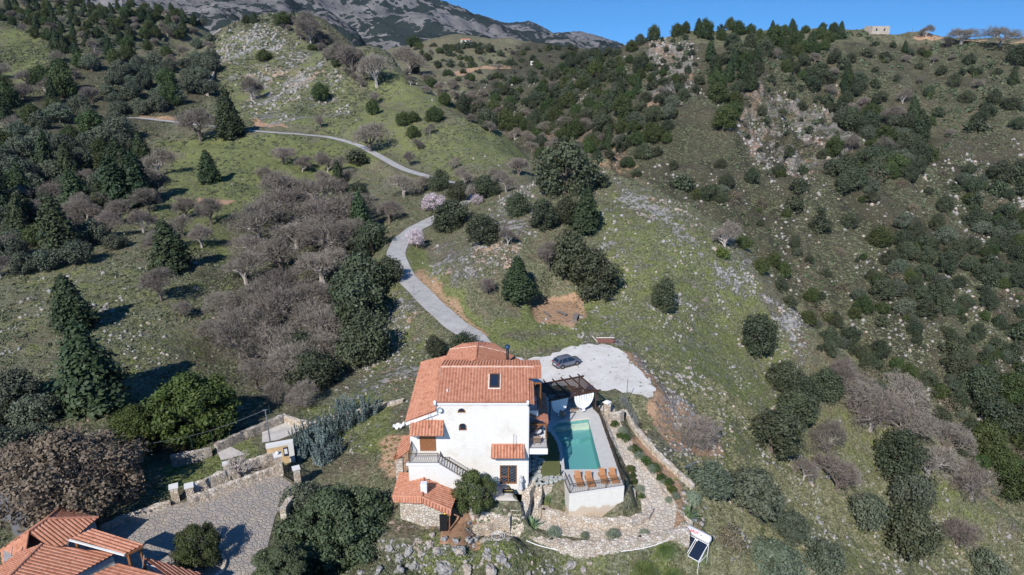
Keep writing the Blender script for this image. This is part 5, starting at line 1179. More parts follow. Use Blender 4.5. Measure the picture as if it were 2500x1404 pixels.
# lawn with stepping stones
LW=[(2.25,65.4),(5.6,66.7),(5.6,73.7),(4.7,76.7),(2.25,76.7)]
drape('lawn',LW,.03,M['lawn'],.5,'dark green lawn beside the villa')
drape('side_walk',[(1.78,64.6),(2.25,65.0),(2.25,77.1),(1.78,77.1)],.04,M['concrete'],.8,'narrow concrete strip along the villa')
rs=np.random.default_rng(2); mb=MB()
SS=[(2.6+.55*(i%2)+rs.normal()*.05,72.0-i*.42,rs.uniform(.28,.42)) for i in range(14)]+[(3.5+i*.5,66.6+rs.normal()*.25+.1*i,rs.uniform(.25,.42)) for i in range(5)]+[(2.8+i*.55,66.0+rs.normal()*.1+.14*i,rs.uniform(.22,.36)) for i in range(5)]+[(3.6,71.8,.5),(3.55,70.4,.42)]
for x,y,r in SS:
    k=7; a0=rs.random()*6; pts=[(x+r*(.75+.4*rs.random())*math.cos(a0+6.283*i/k),y+r*(.75+.4*rs.random())*math.sin(a0+6.283*i/k)) for i in range(k)]; mb.prism(pts,-.1,.10)
tag(mb.build('stepping_stones',plain('grey_slabs',(.36,.37,.35),.9,.2,2)),'irregular grey stepping stones across the lawn',None,kind='structure')
rs=np.random.default_rng(77); PK=[]
for i in range(len(PARK)):
    a=PARK[i];c=PARK[(i+1)%len(PARK)]; k=max(1,int((c-a).length/.8))
    for j in range(k): q=a.lerp(c,j/k); PK.append((q.x+rs.normal()*.28,q.y+rs.normal()*.28))
drape('parking_area',PK,.10,M['gravel'],.8,'white gravel parking place')
drape('entrance_paving',[(-4.8,62.4),(1.6,62.6),(1.75,65.6),(-2.2,65.6)],.05,M['concrete'],.6,'pale paving before the entrance door')
drape('entrance_path',[(-4.5,58.6),(-.4,58.9),(1.3,62.5),(-4.6,62.3)],.06,M['flag'],.6,'flagstone path from the entrance')
drape('stone_path',ribbon([p for p,h in PATHW],[h for p,h in PATHW]),.07,M['flag'],.6,'curved flagstone path round the terrace')
drape('driveway',DRIVE,.06,M['flag_dark'],1.2,'grey brown flagstone driveway')
drape('concrete_pad',[U(*p) for p in ((640,1042,-1.4),(697,1022,-1.4),(748,1048,-1.4),(680,1075,-1.4),(640,1082,-1.4))],.08,M['concrete'],1.0,'cracked pale concrete pad behind the gate')
drape('concrete_pad',[U(*p) for p in ((528,1098,-1.4),(560,1090,-1.4),(600,1110,-1.4),(540,1125,-1.4))],.08,M['concrete'],1.0,'pale concrete pad corner')
# ------------------------------------------------------------------ free standing stone walls
def stone_wall(name,pts,w,label,cat='wall',mat=None,base=None,jit=.06,group=None,step=.5,top=None):
    """pts: list of (x,y,ztop)"""
    P=[Vector(p) for p in pts]; Q=[]
    for a,c in zip(P[:-1],P[1:]):
        k=max(1,int((c-a).length/step)); Q+=[a.lerp(c,i/k) for i in range(k)]
    Q.append(P[-1]); rs=np.random.default_rng(len(Q)); V=[];Fq=[]
    for i,p in enumerate(Q):
        a=Q[max(0,i-1)];c=Q[min(len(Q)-1,i+1)]; d=Vector((c.x-a.x,c.y-a.y,0)).normalized(); nn=Vector((-d.y,d.x,0))*w/2
        zt=p.z; g=min(gh(*(p+nn)[:2]),gh(*(p-nn)[:2]))-.5 if base is None else base
        j=lambda:rs.normal()*jit
        V+= [(p.x+nn.x*1.08,p.y+nn.y*1.08,g),(p.x+nn.x+j(),p.y+nn.y+j(),zt+j()*.8),(p.x+nn.x*.1,p.y+nn.y*.1,zt+.05+j()*.8),(p.x-nn.x+j(),p.y-nn.y+j(),zt+j()*.8),(p.x-nn.x*1.08,p.y-nn.y*1.08,g)]
    k=5
    for i in range(len(Q)-1):
        for j in range(4): a=i*k+j; Fq.append((a,a+1,a+k+1,a+k))
    mb=MB().add(V,Fq); mb.add(V[:5],[(4,3,2,1,0)]); mb.add(V[-5:],[(0,1,2,3,4)])
    return tag(mb.build(name,mat or M['rubble']),label,cat,group)
def up(l,z): return [tuple(U(a,c,z if not hasattr(z,'__len__') else z[i])) for i,(a,c) in enumerate(l)]
stone_wall('stone_wall',up([(1236,1272),(1270,1292),(1310,1308),(1370,1324),(1420,1330),(1500,1324),(1580,1310),(1640,1298),(1680,1290)],-3.55),1.15,'long curved stone retaining wall round the lower terrace path')
stone_wall('low_wall',up([(1303,1228),(1340,1247),(1400,1259),(1470,1267),(1540,1268),(1575,1256),(1588,1238)],[-2.6,-2.8,-3,-3.1,-3.2,-3.3,-3.3]),.85,'low curved stone wall between the podium bed and the path')
stone_wall('jagged_wall',up([(1303,1168),(1292,1188),(1283,1215),(1276,1245),(1268,1285)],[-.1,-.2,-.8,-1.6,-2.7]),.8,'jagged rock wall left of the stone steps','wall',None,None,.14)
stone_wall('jagged_wall',up([(1322,1176),(1317,1200),(1311,1228)],[-.2,-.9,-1.9]),.5,'short broken rock wall right of the stone steps','wall',None,None,.14)
stone_wall('bank_wall',up([(1318,1172),(1345,1172),(1368,1158)],[-.15,-.1,0]),.6,'pale rock edging between the lawn and the lower bed','wall',None,None,.14)
mb=MB(); P0=U(1311,1184,-.6); P1=U(1292,1250,-3.2); k=12; d=(P1-P0); d.z=0; d.normalize(); nn=Vector((-d.y,d.x,0))*.62
for i in range(k):
    a=P0.lerp(P1,i/k); c=P0.lerp(P1,(i+1)/k); z=a.z; mb.prism([(a+nn)[:2],(a-nn)[:2],(c-nn)[:2],(c+nn)[:2]],-5,z)
tag(mb.build('stone_steps',M['flag']),'narrow stone steps down between the two rock walls','steps')
stone_wall('garden_wall',up([(1528,1000),(1545,1030),(1575,1070),(1610,1108),(1655,1150),(1692,1182)],[-1.2,-1.5,-2,-2.5,-3.2,-3.8]),.6,'stone wall along the outer side of the garden beds')
stone_wall('bed_edge',up([(1500,1012),(1520,1060),(1556,1115),(1605,1180),(1650,1240),(1690,1275)],[-1.1,-1.5,-2.3,-3.1,-3.7,-4]),.22,'thin stone edging of the flower bed by the path','edging')
stone_wall('hut_terrace_wall',up([(960,1296),(1020,1304),(1090,1306),(1150,1290),(1210,1268),(1240,1262)],[-2.2,-2.3,-2.3,-2.2,-2.0,-2.0]),1.2,'broad rubble wall below the stone hut')
drape('hut_yard',[(-7.4,57.2),(-3.3,58.0),(-3.0,61.3),(-5.4,63.5),(-7.5,62.2)],.05,M['dirt'],.6,'bare brown yard beside the stone hut')
stone_wall('planter',up([(1200,1238),(1200,1256),(1244,1262),(1246,1244)],-1.2),.3,'small stone planter corner by the entrance path')
bx=U(1545,1203,-3.4); mb=MB().prism([tuple(U(*q)[:2]) for q in ((1524,1190,-2.9),(1524,1209,-2.9),(1552,1210,-2.9),(1553,1197,-2.9),(1543,1188,-2.9))],-4.6,-2.95); tag(mb.build('corner_bed',M['rubble']),'small round cornered stone bed at the podium foot','planter')
# dry stone wall up the left hill
hp=[(552,60),(540,75),(515,92),(508,110),(518,128),(527,150),(522,178),(512,205),(506,235)]
hh_=hit([p[0] for p in hp],[p[1] for p in hp]); stone_wall('dry_stone_wall',[(q[0],q[1],q[2]+1.1) for q in hh_ if not np.isnan(q[0])],1.3,'winding grey dry stone wall climbing the stony hill','wall',M['rubble_grey'],None,.2,None,2.5)
hp=[(560,58),(600,66),(650,72),(700,84)]
# ------------------------------------------------------------------ driveway side
stone_wall('planter_wall',up([(458,1216),(520,1193),(590,1168),(665,1140),(690,1128)],-.1),.5,'long stone planter wall along the driveway, front face')
stone_wall('planter_wall',up([(455,1190),(520,1160),(555,1145),(600,1128),(665,1104)],.5),.55,'long stone wall behind the narrow driveway planter')
stone_wall('driveway_wall',up([(728,1178),(712,1205),(698,1228),(690,1245)],.0),.6,'stone wall beside the gate along the right edge of the driveway')
stone_wall('lane_wall',up([(415,1112),(480,1100),(515,1092)],-.2),.45,'grey stone wall below the wire fence, left piece','wall',M['rubble_grey'])
stone_wall('lane_wall',up([(525,1085),(600,1050),(660,1025),(692,1012)],-.2),.5,'grey stone wall below the wire fence, right piece','wall',M['rubble_grey'])
stone_wall('lane_wall',up([(690,1012),(720,1022),(760,1032),(800,1020),(860,1005),(930,985),(985,975)],[-.3,-.3,-.4,-.4,-.4,-.3,-.2]),.5,'pale stone wall following the lane toward the villa','wall')
stone_wall('yard_wall',up([(245,1285),(300,1262),(360,1242),(415,1222)],-.6),.6,'broken white rock wall at the upper edge of the driveway')
stone_wall('bank_kerb',up([(560,1165),(580,1135),(590,1115)],-.4),.4,'short dark stone wall running off the planter','wall',M['rubble_grey'])
def pillar(px,py,w,h,label,ball=False):
    p=U(px,py,-1.15); o=thing('gate_pillar',label,'pillar',p,R(25)); MB().box(-w/2,w/2,-w/2,w/2,-.4,h).build('shaft',M['rubble'],o); MB().box(-w/2-.08,w/2+.08,-w/2-.08,w/2+.08,h,h+.14).build('cap',M['white'],o)
    if ball: MB().lathe([(0,h+.14),(.16,h+.2),(.22,h+.36),(.16,h+.52),(0,h+.58)],12).build('globe_lamp',M['white_paint'],o,True)
    return o
pillar(684,1158,.8,2.6,'tall stone gate pillar with a white globe lamp',True); pillar(727,1178,.7,1.9,'shorter stone gate pillar at the right end of the gate')
pillar(555,1152,.7,1.1,'square stone pillar in the middle of the planter wall'); pillar(467,1218,.8,1.7,'stone pillar at the left end of the planter'); pillar(430,1222,.8,1.8,'pale stone pillar left of the small iron gate')
g=thing('driveway_gate','double black iron gate between the two stone pillars','gate',(0,0,0)); a=U(693,1163,-1.1); c=U(723,1182,-1.1); mid=(a+c)/2
for s,(p,q) in enumerate(((a,mid),(mid,c))):
    mb=MB()
    for z in (.15,1.0,1.75): mb.bar(p+Vector((0,0,z)),q+Vector((0,0,z)),.05,.05)
    for i in range(11): t=p.lerp(q,i/10); mb.tube(t+Vector((0,0,.1)),t+Vector((0,0,1.85)),.018,None,4)
    mb.bar(p+Vector((0,0,.15)),q+Vector((0,0,1.75)),.04,.04); mb.build('gate_leaf',M['blackiron'],g)
g=thing('garden_gate','small black iron gate beside the planter','gate',(0,0,0)); a=U(436,1222,-1.1); c=U(461,1214,-1.1); mb=MB()
for z in (.2,.9,1.4): mb.bar(a+Vector((0,0,z)),c+Vector((0,0,z)),.04,.04)
for i in range(8): t=a.lerp(c,i/7); mb.tube(t+Vector((0,0,.1)),t+Vector((0,0,1.45)),.016,None,4)
mb.build('gate_leaf',M['blackiron'],g)
# name wall behind the gate
o=thing('gate_wall','ochre gate wall with a white cap and a dark notice panel beside the gate','wall',U(688,1128,-1.2),R(20))
MB().box(-1.5,1.5,-.25,.25,-.4,2.35).build('wall_block',plain('ochre_render',(.50,.36,.20),.9,.1,2),o); MB().box(-1.56,1.56,-.31,.31,2.35,2.75).build('cap',M['white'],o); MB().box(.95,1.56,-.3,.3,-.4,2.34).build('end_pier',M['white'],o)
MB().box(.35,.92,-.3,-.25,.9,2.1).build('panel',M['glass'],o); MB().box(.45,.8,-.315,-.3,1.2,1.9).build('notice',M['white_paint'],o)
def text(s,size,mat,parent,loc,rot,name='lettering',ext=.01):
    cu=bpy.data.curves.new(name,'FONT'); cu.body=s; cu.size=size; cu.extrude=ext; cu.align_x='CENTER'; cu.align_y='CENTER'
    tmp=bpy.data.objects.new('tmp',cu); COL.objects.link(tmp); bpy.context.view_layer.update()
    me=bpy.data.meshes.new_from_object(tmp.evaluated_get(bpy.context.evaluated_depsgraph_get())); bpy.data.objects.remove(tmp); me.materials.clear(); me.materials.append(mat)
    t=link(name,me,parent); t.location=loc; t.rotation_euler=rot; return t
M['ink']=plain('grey_letters',(.18,.16,.20),.7,.1,3); M['red']=plain('red_letters',(.55,.02,.07),.5,.05,3); M['yellow']=plain('yellow_letters',(.75,.6,.2),.6,.1,3)
# lamp pole with its wire
o=thing('utility_pole','grey metal pole behind the gate carrying a thin cable','pole',U(664,1105,-1.3)); MB().tube((0,0,-.5),(-.1,0,6.1),.10,.07,8).build('mast',M['metal'],o); MB().bar((-.4,0,6.0),(.2,0,6.1),.05,.05).build('crossarm',M['metal'],o)
a=Vector(o.location)+Vector((-.1,0,6.05)); c=UY(300,1090,70); mb=MB(); pr=a
for i in range(1,17): t=i/16; q=a.lerp(c,t)-Vector((0,0,math.sin(math.pi*t)*.9)); mb.tube(pr,q,.018,None,4,False); pr=q
tag(mb.build('overhead_cable',M['metal']),'thin pale cable sagging from the pole to the left','cable')
# wire fence above the lane walls
o=thing('wire_fence','dark wire mesh fence above the grey lane wall','fence'); mb=MB(); ml=MB(); pts=[U(*p) for p in ((415,1108,-.9),(470,1095,-.9),(520,1082,-.9),(600,1046,-.9),(660,1020,-.9),(695,1006,-.9))]
for a,c in zip(pts[:-1],pts[1:]):
    k=max(1,int((c-a).length/2.2))
    for i in range(k): p=a.lerp(c,i/k); mb.tube(p,p+Vector((0,0,1.9)),.035,None,5)
    for z in np.arange(.6,1.9,.16): ml.tube(a+Vector((0,0,z)),c+Vector((0,0,z)),.008,None,3,False)
mb.build('posts',plain('green_post',(.04,.09,.08),.5,.1,3),o); ml.build('mesh',M['blackiron'],o)
# ------------------------------------------------------------------ stone hut
hut=thing('stone_hut','small rubble stone hut with orange tiled roof and white chimney','hut',(-9.2,61,0))
def hp_(o): o.location=(9.2,-61,0); return o
R1=U(1030,1214,2.6);R2=U(1036,1160,2.6);LF=U(958,1212,1.7);LB=U(975,1157,1.7);RF=U(1101,1246,1.3);RB=U(1119,1192,1.3)
def coplanar(a,b_,c,d):
    n0=(b_-a).cross(c-a); return Vector((d.x,d.y,a.z-(n0.x*(d.x-a.x)+n0.y*(d.y-a.y))/n0.z))
LB=coplanar(R1,R2,LF,LB); RB=coplanar(R1,R2,RF,RB)
hp_(tiles('roof',[R1,R2,LB,LF],hut)); hp_(tiles('roof',[R1,R2,RB,RF],hut)); hp_(ridge('ridge_tiles',[R1+Vector((0,0,.1)),R2+Vector((0,0,.1))],hut,.13))
f1=LF+Vector((.2,-.55,-.35)); f2=R1+Vector((.05,-.6,-.35)); f3=RF+Vector((0,-.5,-.3))
hp_(tiles('front_roof',[LF,R1,f2,f1],hut,down=(0,-1,-.5))); hp_(tiles('front_roof',[R1,RF,f3,f2],hut,down=(0,-1,-.5)))
hp_(ridge('verge_tiles',[LF+Vector((0,0,.06)),R1+Vector((0,0,.06)),RF+Vector((0,0,.06))],hut,.12)); hp_(ridge('verge_tiles',[LB+Vector((0,0,.06)),R2+Vector((0,0,.06)),RB+Vector((0,0,.06))],hut,.12))
w1=(LF.x+.7,LF.y+.15);w2=(R1.x,R1.y+.25);w3=(RF.x-.95,RF.y+.75);w4=(RB.x-.8,RB.y-.6);w5=(R2.x,R2.y-.3);w6=(LB.x+.6,LB.y-.4)
hp_(MB().prism([w1,w2,w3,w4,w5,w6],-2.6,[1.25,1.9,1.15,1.15,2.1,1.3]).build('wall',M['rubble'],hut))
hp_(MB().box(-7.55,-6.75,59.55,59.75,-1.3,.75).build('doorway',M['blackiron'],hut)); hp_(MB().bar((-6.55,59.5,-1.3),(-6.45,59.45,1.1),.12,.12,(1,0,0)).build('post',M['wood'],hut))
cb=U(1036,1205,2.3); hp_(MB().box(cb.x-.32,cb.x+.32,cb.y-.3,cb.y+.3,1.9,3.65).box(cb.x-.36,cb.x+.36,cb.y-.34,cb.y+.34,3.4,3.55).build('chimney',M['white_paint'],hut))
o=thing('flower_pot','tall clay pot of yellow flowers at the hut doorway','flower pot',U(1090,1278,-1.3)); MB().lathe([(0,0),(.16,0),(.26,.9),(.2,.9)],10).build('pot',plain('clay',(.42,.26,.18),.8,.1,3),o,True)
rs=np.random.default_rng(9); d=rdir(160,rs); c=d*.38+np.array([0,0,1.25]); vv,ff=quads(c,d,.13,.8,rs); fobj('flowers',vv,ff,plain('yellow_petals',(.85,.72,.03),.6,.1,3),o); c=rdir(140,rs)*.33+np.array([0,0,1.1]); vv,ff=quads(c,rdir(140,rs),.14,.8,rs); fobj('leaves',vv,ff,M['lush'],o)
# ------------------------------------------------------------------ pergola
pg=thing('pergola','dark brown timber pergola with slatted roof at the far end of the pool','pergola',(8,83,0))
def gp(o): o.location=(-8,-83,0); return o
FL=Vector((4.95,79.75,0));FR=Vector((11.2,82.25,0));BR=Vector((9.35,86.3,0));BL=Vector((3.3,83.9,0)); H0=2.75; Zv=Vector((0,0,1))
for p in (FL,FR,BR,BL): gp(MB().bar(p,p+Zv*H0,.17,.17,(1,0,0)).build('post',M['darkwood'],pg))
fx=(FR-FL).normalized()
gp(MB().bar(FL-fx*.3+Zv*(H0+.1),FR+fx*.7+Zv*(H0+.1),.14,.22).build('beam',M['darkwood'],pg)); gp(MB().bar(BL-fx*.3+Zv*(H0+.1),BR+fx*.7+Zv*(H0+.1),.14,.22).build('beam',M['darkwood'],pg))
for i in range(6):
    t=i/5; a=FL.lerp(FR,t);c=BL.lerp(BR,t); d=(c-a).normalized(); gp(MB().bar(a-d*.35+Zv*(H0+.30),c+d*.5+Zv*(H0+.30),.10,.18).build('rafter',M['darkwood'],pg))
mb=MB()
for i in range(24):
    t=(i+.5)/24; mb.bar(FL.lerp(BL,t)+Zv*(H0+.24),FR.lerp(BR,t)+Zv*(H0+.24),.075,.04)
gp(mb.build('slats',M['darkwood'],pg))
def curtain(a,b_,zt,zg,label,gather=.13,tail=.45):
    a=Vector(a);b_=Vector(b_); n_=40; rows=26; d=(b_-a); L=d.length; d.normalize(); nn=Vector((-d.y,d.x,0)); mid=(a+b_)/2; V=[]
    for j in range(rows):
        t=j/(rows-1); z=zt-(zt-zg+tail)*t; tz=(zt-z)/(zt-zg)
        w=max(gather,math.sqrt(max(0,1-tz**2.1)))*.5*L if tz<1 else gather*.5*L*(1+ (tz-1)*2.5)
        for i in range(n_):
            s=i/(n_-1)*2-1; q=mid+d*w*s+nn*(.05*math.sin(i*1.25)*(.5+.5*min(1,w/L*2))); V.append((q.x,q.y,z))
    idx=np.arange(rows*n_).reshape(rows,n_); Fq=np.stack([idx[:-1,:-1],idx[:-1,1:],idx[1:,1:],idx[1:,:-1]],-1).reshape(-1,4)
    o=fobj('curtain',np.array(V),Fq,M['cloth'],None,True); return tag(o,label,'curtain',None)
yy=Vector((0,-.12,0))
curtain(FL+fx*.2+yy,FL+fx*2.6+yy,H0,.75,'white gathered curtain on the left of the pergola front, half in shade')
curtain(FL+fx*3.5+yy,FR-fx*.35+yy,H0,.7,'white gathered curtain on the right of the pergola front, fully sunlit')
curtain(FR.lerp(BR,.55)+fx*.1,BR+fx*.1,H0+.1,1.4,'white curtain tied up at the rear right corner of the pergola')
# ------------------------------------------------------------------ furniture
def chair(kind,p,rz,label,s=1.0,group=None):
    o=thing(kind,label,'chair',p,rz,group); o.scale=(s,s,s)
    mb=MB().box(-.3,.3,-.3,.3,.32,.42); mb.build('seat',M['wicker'],o); MB().box(-.26,.26,-.26,.26,.42,.50).build('cushion',M['cushion'],o)
    mb=MB().box(-.33,.33,.27,.34,.3,.92); mb.build('backrest',M['wicker'],o); MB().box(-.35,-.28,-.3,.3,.36,.64).box(.28,.35,-.3,.3,.36,.64).build('armrests',M['wicker'],o)
    for sx_,sy_ in ((-1,-1),(1,-1),(-1,1),(1,1)): MB().bar((sx_*.28,sy_*.27,0),(sx_*.28,sy_*.27,.34),.05,.05,(1,0,0)).build('leg',M['wicker'],o)
    return o
chair('wicker_chair',(6.6,80.4,.0),R(150),'tan wicker chair half behind the left pergola curtain',1.25); chair('wicker_chair',(8.6,83.9,0),R(10),'wicker chair at the far side of the pergola table',1.15)
o=thing('garden_table','low wicker table with a glass top and a dish under the pergola','table',(8.3,82.2,0),R(20)); MB().box(-.75,.75,-.45,.45,.62,.66).build('table_top',plain('table_glass',(.30,.31,.27),.15,.1,3),o); MB().prism([(-.5,-.3),(.5,-.3),(.15,0),(.5,.3),(-.5,.3),(-.15,0)],0,.62).build('base',M['wicker'],o)
o=thing('serving_dish','small pale dish on the pergola table','dish',(8.5,82.3,.665)); MB().lathe([(0,.0),(.16,.01),(.2,.07)],14).build('bowl',M['cushion'],o)
o=thing('outdoor_sofa','dark wicker sofa at the back of the pergola','sofa',(7.0,84.6,0),R(20)); MB().box(-1.1,1.1,-.4,.4,.1,.4).build('base',M['wicker'],o); MB().box(-1.1,1.1,.28,.45,.4,.85).build('backrest',M['wicker'],o); MB().box(-1.05,1.05,-.38,.28,.4,.52).build('cushion',M['cushion'],o)
chair('wicker_chair',(2.75,66.9,4.73),R(185),'wicker chair on the lower balcony nearest the front railing',1.2); chair('wicker_chair',(2.65,69.6,4.73),R(-10),'wicker chair with a cream cushion deeper on the lower balcony',1.15)
o=thing('balcony_table','small round laid table on the lower balcony','table',(2.85,68.3,4.73)); MB().lathe([(0,.66),(.5,.66),(.5,.7),(0,.7)],18).build('table_top',M['white_paint'],o); MB().lathe([(.22,0),(.05,.05),(.05,.66)],10).build('pedestal',M['wicker'],o); MB().lathe([(0,.7),(.12,.72),(.14,.75)],10,None,(.15,.1,0)).lathe([(0,.7),(.06,.7),(.05,.9),(0,.9)],8,None,(-.15,-.05,0)).build('tableware',M['cushion'],o)
def lounger(p,rz,label):
    o=thing('sun_lounger',label,'sun lounger',p,rz,'sun loungers along the pool railing'); w=.37
    mb=MB().bar((-w,-1,.30),(-w,1,.30),.06,.08).bar((w,-1,.30),(w,1,.30),.06,.08).bar((-w,-1,.30),(w,-1,.30),.06,.08).bar((-w,1,.30),(w,1,.30),.06,.08); mb.build('frame',M['teak'],o)
    mb=MB()
    for i in range(11): y=-.95+i*.115; mb.box(-w+.03,w-.03,y,y+.095,.32,.345)
    mb.build('seat_slats',M['teak'],o)
    B=Matrix.Translation((0,.33,.35))@Matrix.Rotation(R(38),4,'X'); mb=MB()
    for i in range(8): mb.box(-w+.02,w-.02,i*.112,i*.112+.098,0,.03,B)
    mb.bar(B@Vector((-w+.05,0,0)),B@Vector((-w+.05,.9,0)),.04,.05).bar(B@Vector((w-.05,0,0)),B@Vector((w-.05,.9,0)),.04,.05); mb.build('backrest',M['teak'],o)
    for sx_ in (-1,1):
        for y in (-.8,.75): MB().bar((sx_*w,y,0),(sx_*w,y,.28),.06,.06,(1,0,0)).build('leg',M['teak'],o)
    return o
for (a,c,l) in ((1416,1183,'leftmost wooden sun lounger by the railing'),(1443,1184,'second wooden sun lounger from the left by the railing'),(1476,1176,'third wooden sun lounger from the left, set slightly back'),(1501,1175,'rightmost wooden sun lounger by the railing corner')):
    p=U(a,c,0); lounger((p.x-.1,p.y+.35,.0),R(8),l)
o=thing('door_mat','black door mat with yellow lettering before the entrance','door mat',(-.42,64.55,.075)); MB().box(-.62,.62,-.36,.36,0,.03).build('mat',M['blackiron'],o); text('WELCOME',.2,M['yellow'],o,(0,0,.034),(0,0,0))
# robed stone figure beside the entrance
o=thing('stone_statue','pale grey robed stone statue standing beside the entrance door','statue',(.98,64.95,.06)); 
mb=MB().lathe([(0,0),(.26,0),(.27,.12),(.22,.14),(.235,.3),(.20,.6),(.165,.9),(.19,1.1),(.22,1.26),(.19,1.36),(.09,1.42),(.065,1.47),(.075,1.52),(.11,1.58),(.115,1.66),(.09,1.75),(0,1.79)],16); mb.build('figure',plain('statue_stone',(.45,.45,.47),.85,.15,5),o,True)
MB().tube((-.19,-.02,1.28),(-.2,-.12,1.0),.06,.05,8).tube((-.2,-.12,1.0),(-.03,-.2,1.06),.05,.035,8).tube((.19,-.02,1.28),(.2,-.12,1.02),.06,.05,8).tube((.2,-.12,1.02),(.03,-.2,1.1),.05,.035,8).build('folded_arms',plain('statue_arms',(.43,.43,.45),.85,.15,5),o,True)
# ------------------------------------------------------------------ car
pa=U(1373.3,901.6,-1.1);pb=U(1409,892.4,-1.1); hd=math.atan2(pb.y-pa.y,pb.x-pa.x); fw=Vector((math.cos(hd),math.sin(hd),0)); lf=Vector((-fw.y,fw.x,0))
cc=(pa+pb)/2+lf*.88; cc.z=-1.2+.11
car=thing('parked_car','grey blue family SUV parked on the white gravel','car',cc,hd)
M['paint']=plain('car_paint',(.19,.205,.245),.28,.03,1,.55,.5); M['tyre']=plain('tyre',(.02,.02,.02),.8,.1,8); M['rim']=plain('alloy',(.5,.5,.52),.3,.05,8,.8); M['trim']=plain('black_trim',(.025,.025,.028),.6,.1,8)
ST=[(-2.24,.42,.60,.80,.78),(-2.20,.32,.86,1.02,.86),(-2.05,.27,.90,1.08,.90),(-1.5,.25,.92,1.08,.915),(-.5,.24,.92,1.03,.92),(.6,.24,.92,1.0,.92),(1.1,.25,.92,.98,.91),(1.7,.27,.90,.93,.87),(2.05,.30,.82,.86,.78),(2.22,.38,.62,.72,.62)]
V=[];Fq=[]; 
for (x,z0,zm,zt,hw) in ST:
    for (yy_,zz) in ((-hw*.93,z0),(-hw,z0+.12),(-hw*1.0,zm*.75),(-hw*.95,zm),(-hw*.80,zt),(0,zt+.03),(hw*.80,zt),(hw*.95,zm),(hw,zm*.75),(hw,z0+.12),(hw*.93,z0)): V.append((x,yy_,zz))
k=11
for i in range(len(ST)-1):
    for j in range(k-1): a=i*k+j; Fq.append((a,a+1,a+k+1,a+k))
    Fq.append((i*k+k-1,i*k,i*k+k,i*k+2*k-1))
mb=MB().add(V,Fq); mb.add(V[:k],[tuple(range(k))]); mb.add(V[-k:],[tuple(range(k-1,-1,-1))])
bd=mb.build('body',M['paint'],car,True); sb=bd.modifiers.new('sub','SUBSURF'); sb.levels=1; sb.render_levels=1
# greenhouse: dark glass body, painted roof and pillars
GR=[(-2.02,1.03,.74),(-1.72,1.50,.60),(-1.2,1.60,.60),(.0,1.615,.60),(.45,1.56,.58),(1.22,1.0,.74)]
V=[];Fq=[]
lo=[(-2.10,1.0,.80),(-1.95,1.0,.80),(-1.2,1.0,.82),(0,1.0,.82),(.6,.98,.82),(1.28,.94,.76)]
for (x0,z0,h0),(x,z,h) in zip(lo,GR): V+= [(x0,-h0,z0),(x,-h,z),(x,h,z),(x0,h0,z0)]
for i in range(5):
    for j in range(3): a=i*4+j; Fq.append((a,a+1,a+5,a+4))
mb=MB().add(V,Fq+[(3,2,1,0),(20,21,22,23)]); mb.build('windows',M['glass'],car)
mb=MB()
rf_=[(-1.80,1.49,.62),(-1.2,1.62,.63),(0,1.635,.63),(.42,1.585,.60)]
V=[];Fq=[]
for x,z,h in rf_: V+= [(x,-h,z-.045),(x,-h*.82,z+.012),(x,0,z+.03),(x,h*.82,z+.012),(x,h,z-.045)]
for i in range(3):
    for j in range(4): a=i*5+j; Fq.append((a,a+5,a+6,a+1))
mb.add(V,Fq); mb.build('roof',M['paint'],car,True)
mb=MB()
for s in (-1,1):
    mb.bar((.45,s*.60,1.57),(1.26,s*.76,.99),.07,.05); mb.bar((-.35,s*.645,1.56),(-.30,s*.83,1.0),.09,.04,(1,0,0)); mb.bar((-1.25,s*.645,1.56),(-1.45,s*.83,1.02),.16,.04,(1,0,0)); mb.bar((-1.82,s*.63,1.48),(-2.08,s*.78,1.02),.16,.07,(1,0,0)); mb.bar((-1.5,s*.52,1.66),(.2,s*.52,1.66),.035,.04)
mb.build('pillars',M['paint'],car)
def wheel(x,y):
    Mx=Matrix.Translation((x,y,.36))@Matrix.Rotation(R(90),4,'X'); o=MB().lathe([(.20,-.11),(.34,-.11),(.36,-.07),(.36,.07),(.34,.11),(.20,.11)],22,Mx).build('wheel',M['tyre'],car,True)
    mb=MB().lathe([(0,.095*(1 if y<0 else -1)),(.23,.10*(1 if y<0 else -1)),(.245,.06*(1 if y<0 else -1))],20,Mx); mb.build('rim',M['rim'],o)
    mb=MB()
    for k in range(5):
        t=k*1.2566; yy2=y+(-.105 if y<0 else .105); mb.bar((x+.05*math.cos(t),yy2,.36+.05*math.sin(t)),(x+.21*math.cos(t),yy2,.36+.21*math.sin(t)),.05,.015,(0,1,0))
    mb.build('spokes',M['trim'],o)
for x in (-1.34,1.34):
    for y in (-.84,.84): wheel(x,y)
mb=MB()
for x in (-1.34,1.34):
    for s in (-1,1):
        for k in range(9):
            t0=math.pi*k/8; 
            if k<8: t1=math.pi*(k+1)/8; mb.bar((x+.42*math.cos(t0),s*.93,.36+.42*math.sin(t0)),(x+.42*math.cos(t1),s*.93,.36+.42*math.sin(t1)),.03,.07,(0,1,0))
mb.box(-.9,.9,-.945,-.90,.22,.34); mb.box(-.9,.9,.90,.945,.22,.34); mb.box(-2.27,-2.15,-.7,.7,.28,.46); mb.build('trim',M['trim'],car)
for s in (-1,1): MB().box(-2.26,-2.0,min(s*.55,s*.88),max(s*.55,s*.88),.86,1.0).build('tail_light',plain('tail_red',(.30,.015,.02),.3,.1,3),car); MB().box(1.95,2.16,min(s*.5,s*.8),max(s*.5,s*.8),.66,.78).build('headlight',M['glass'],car); MB().box(.85,1.02,min(s*.92,s*1.06),max(s*.92,s*1.06),1.0,1.13).build('mirror',M['paint'],car)
MB().box(-2.285,-2.25,-.26,.26,.62,.74).build('number_plate',M['white_paint'],car)
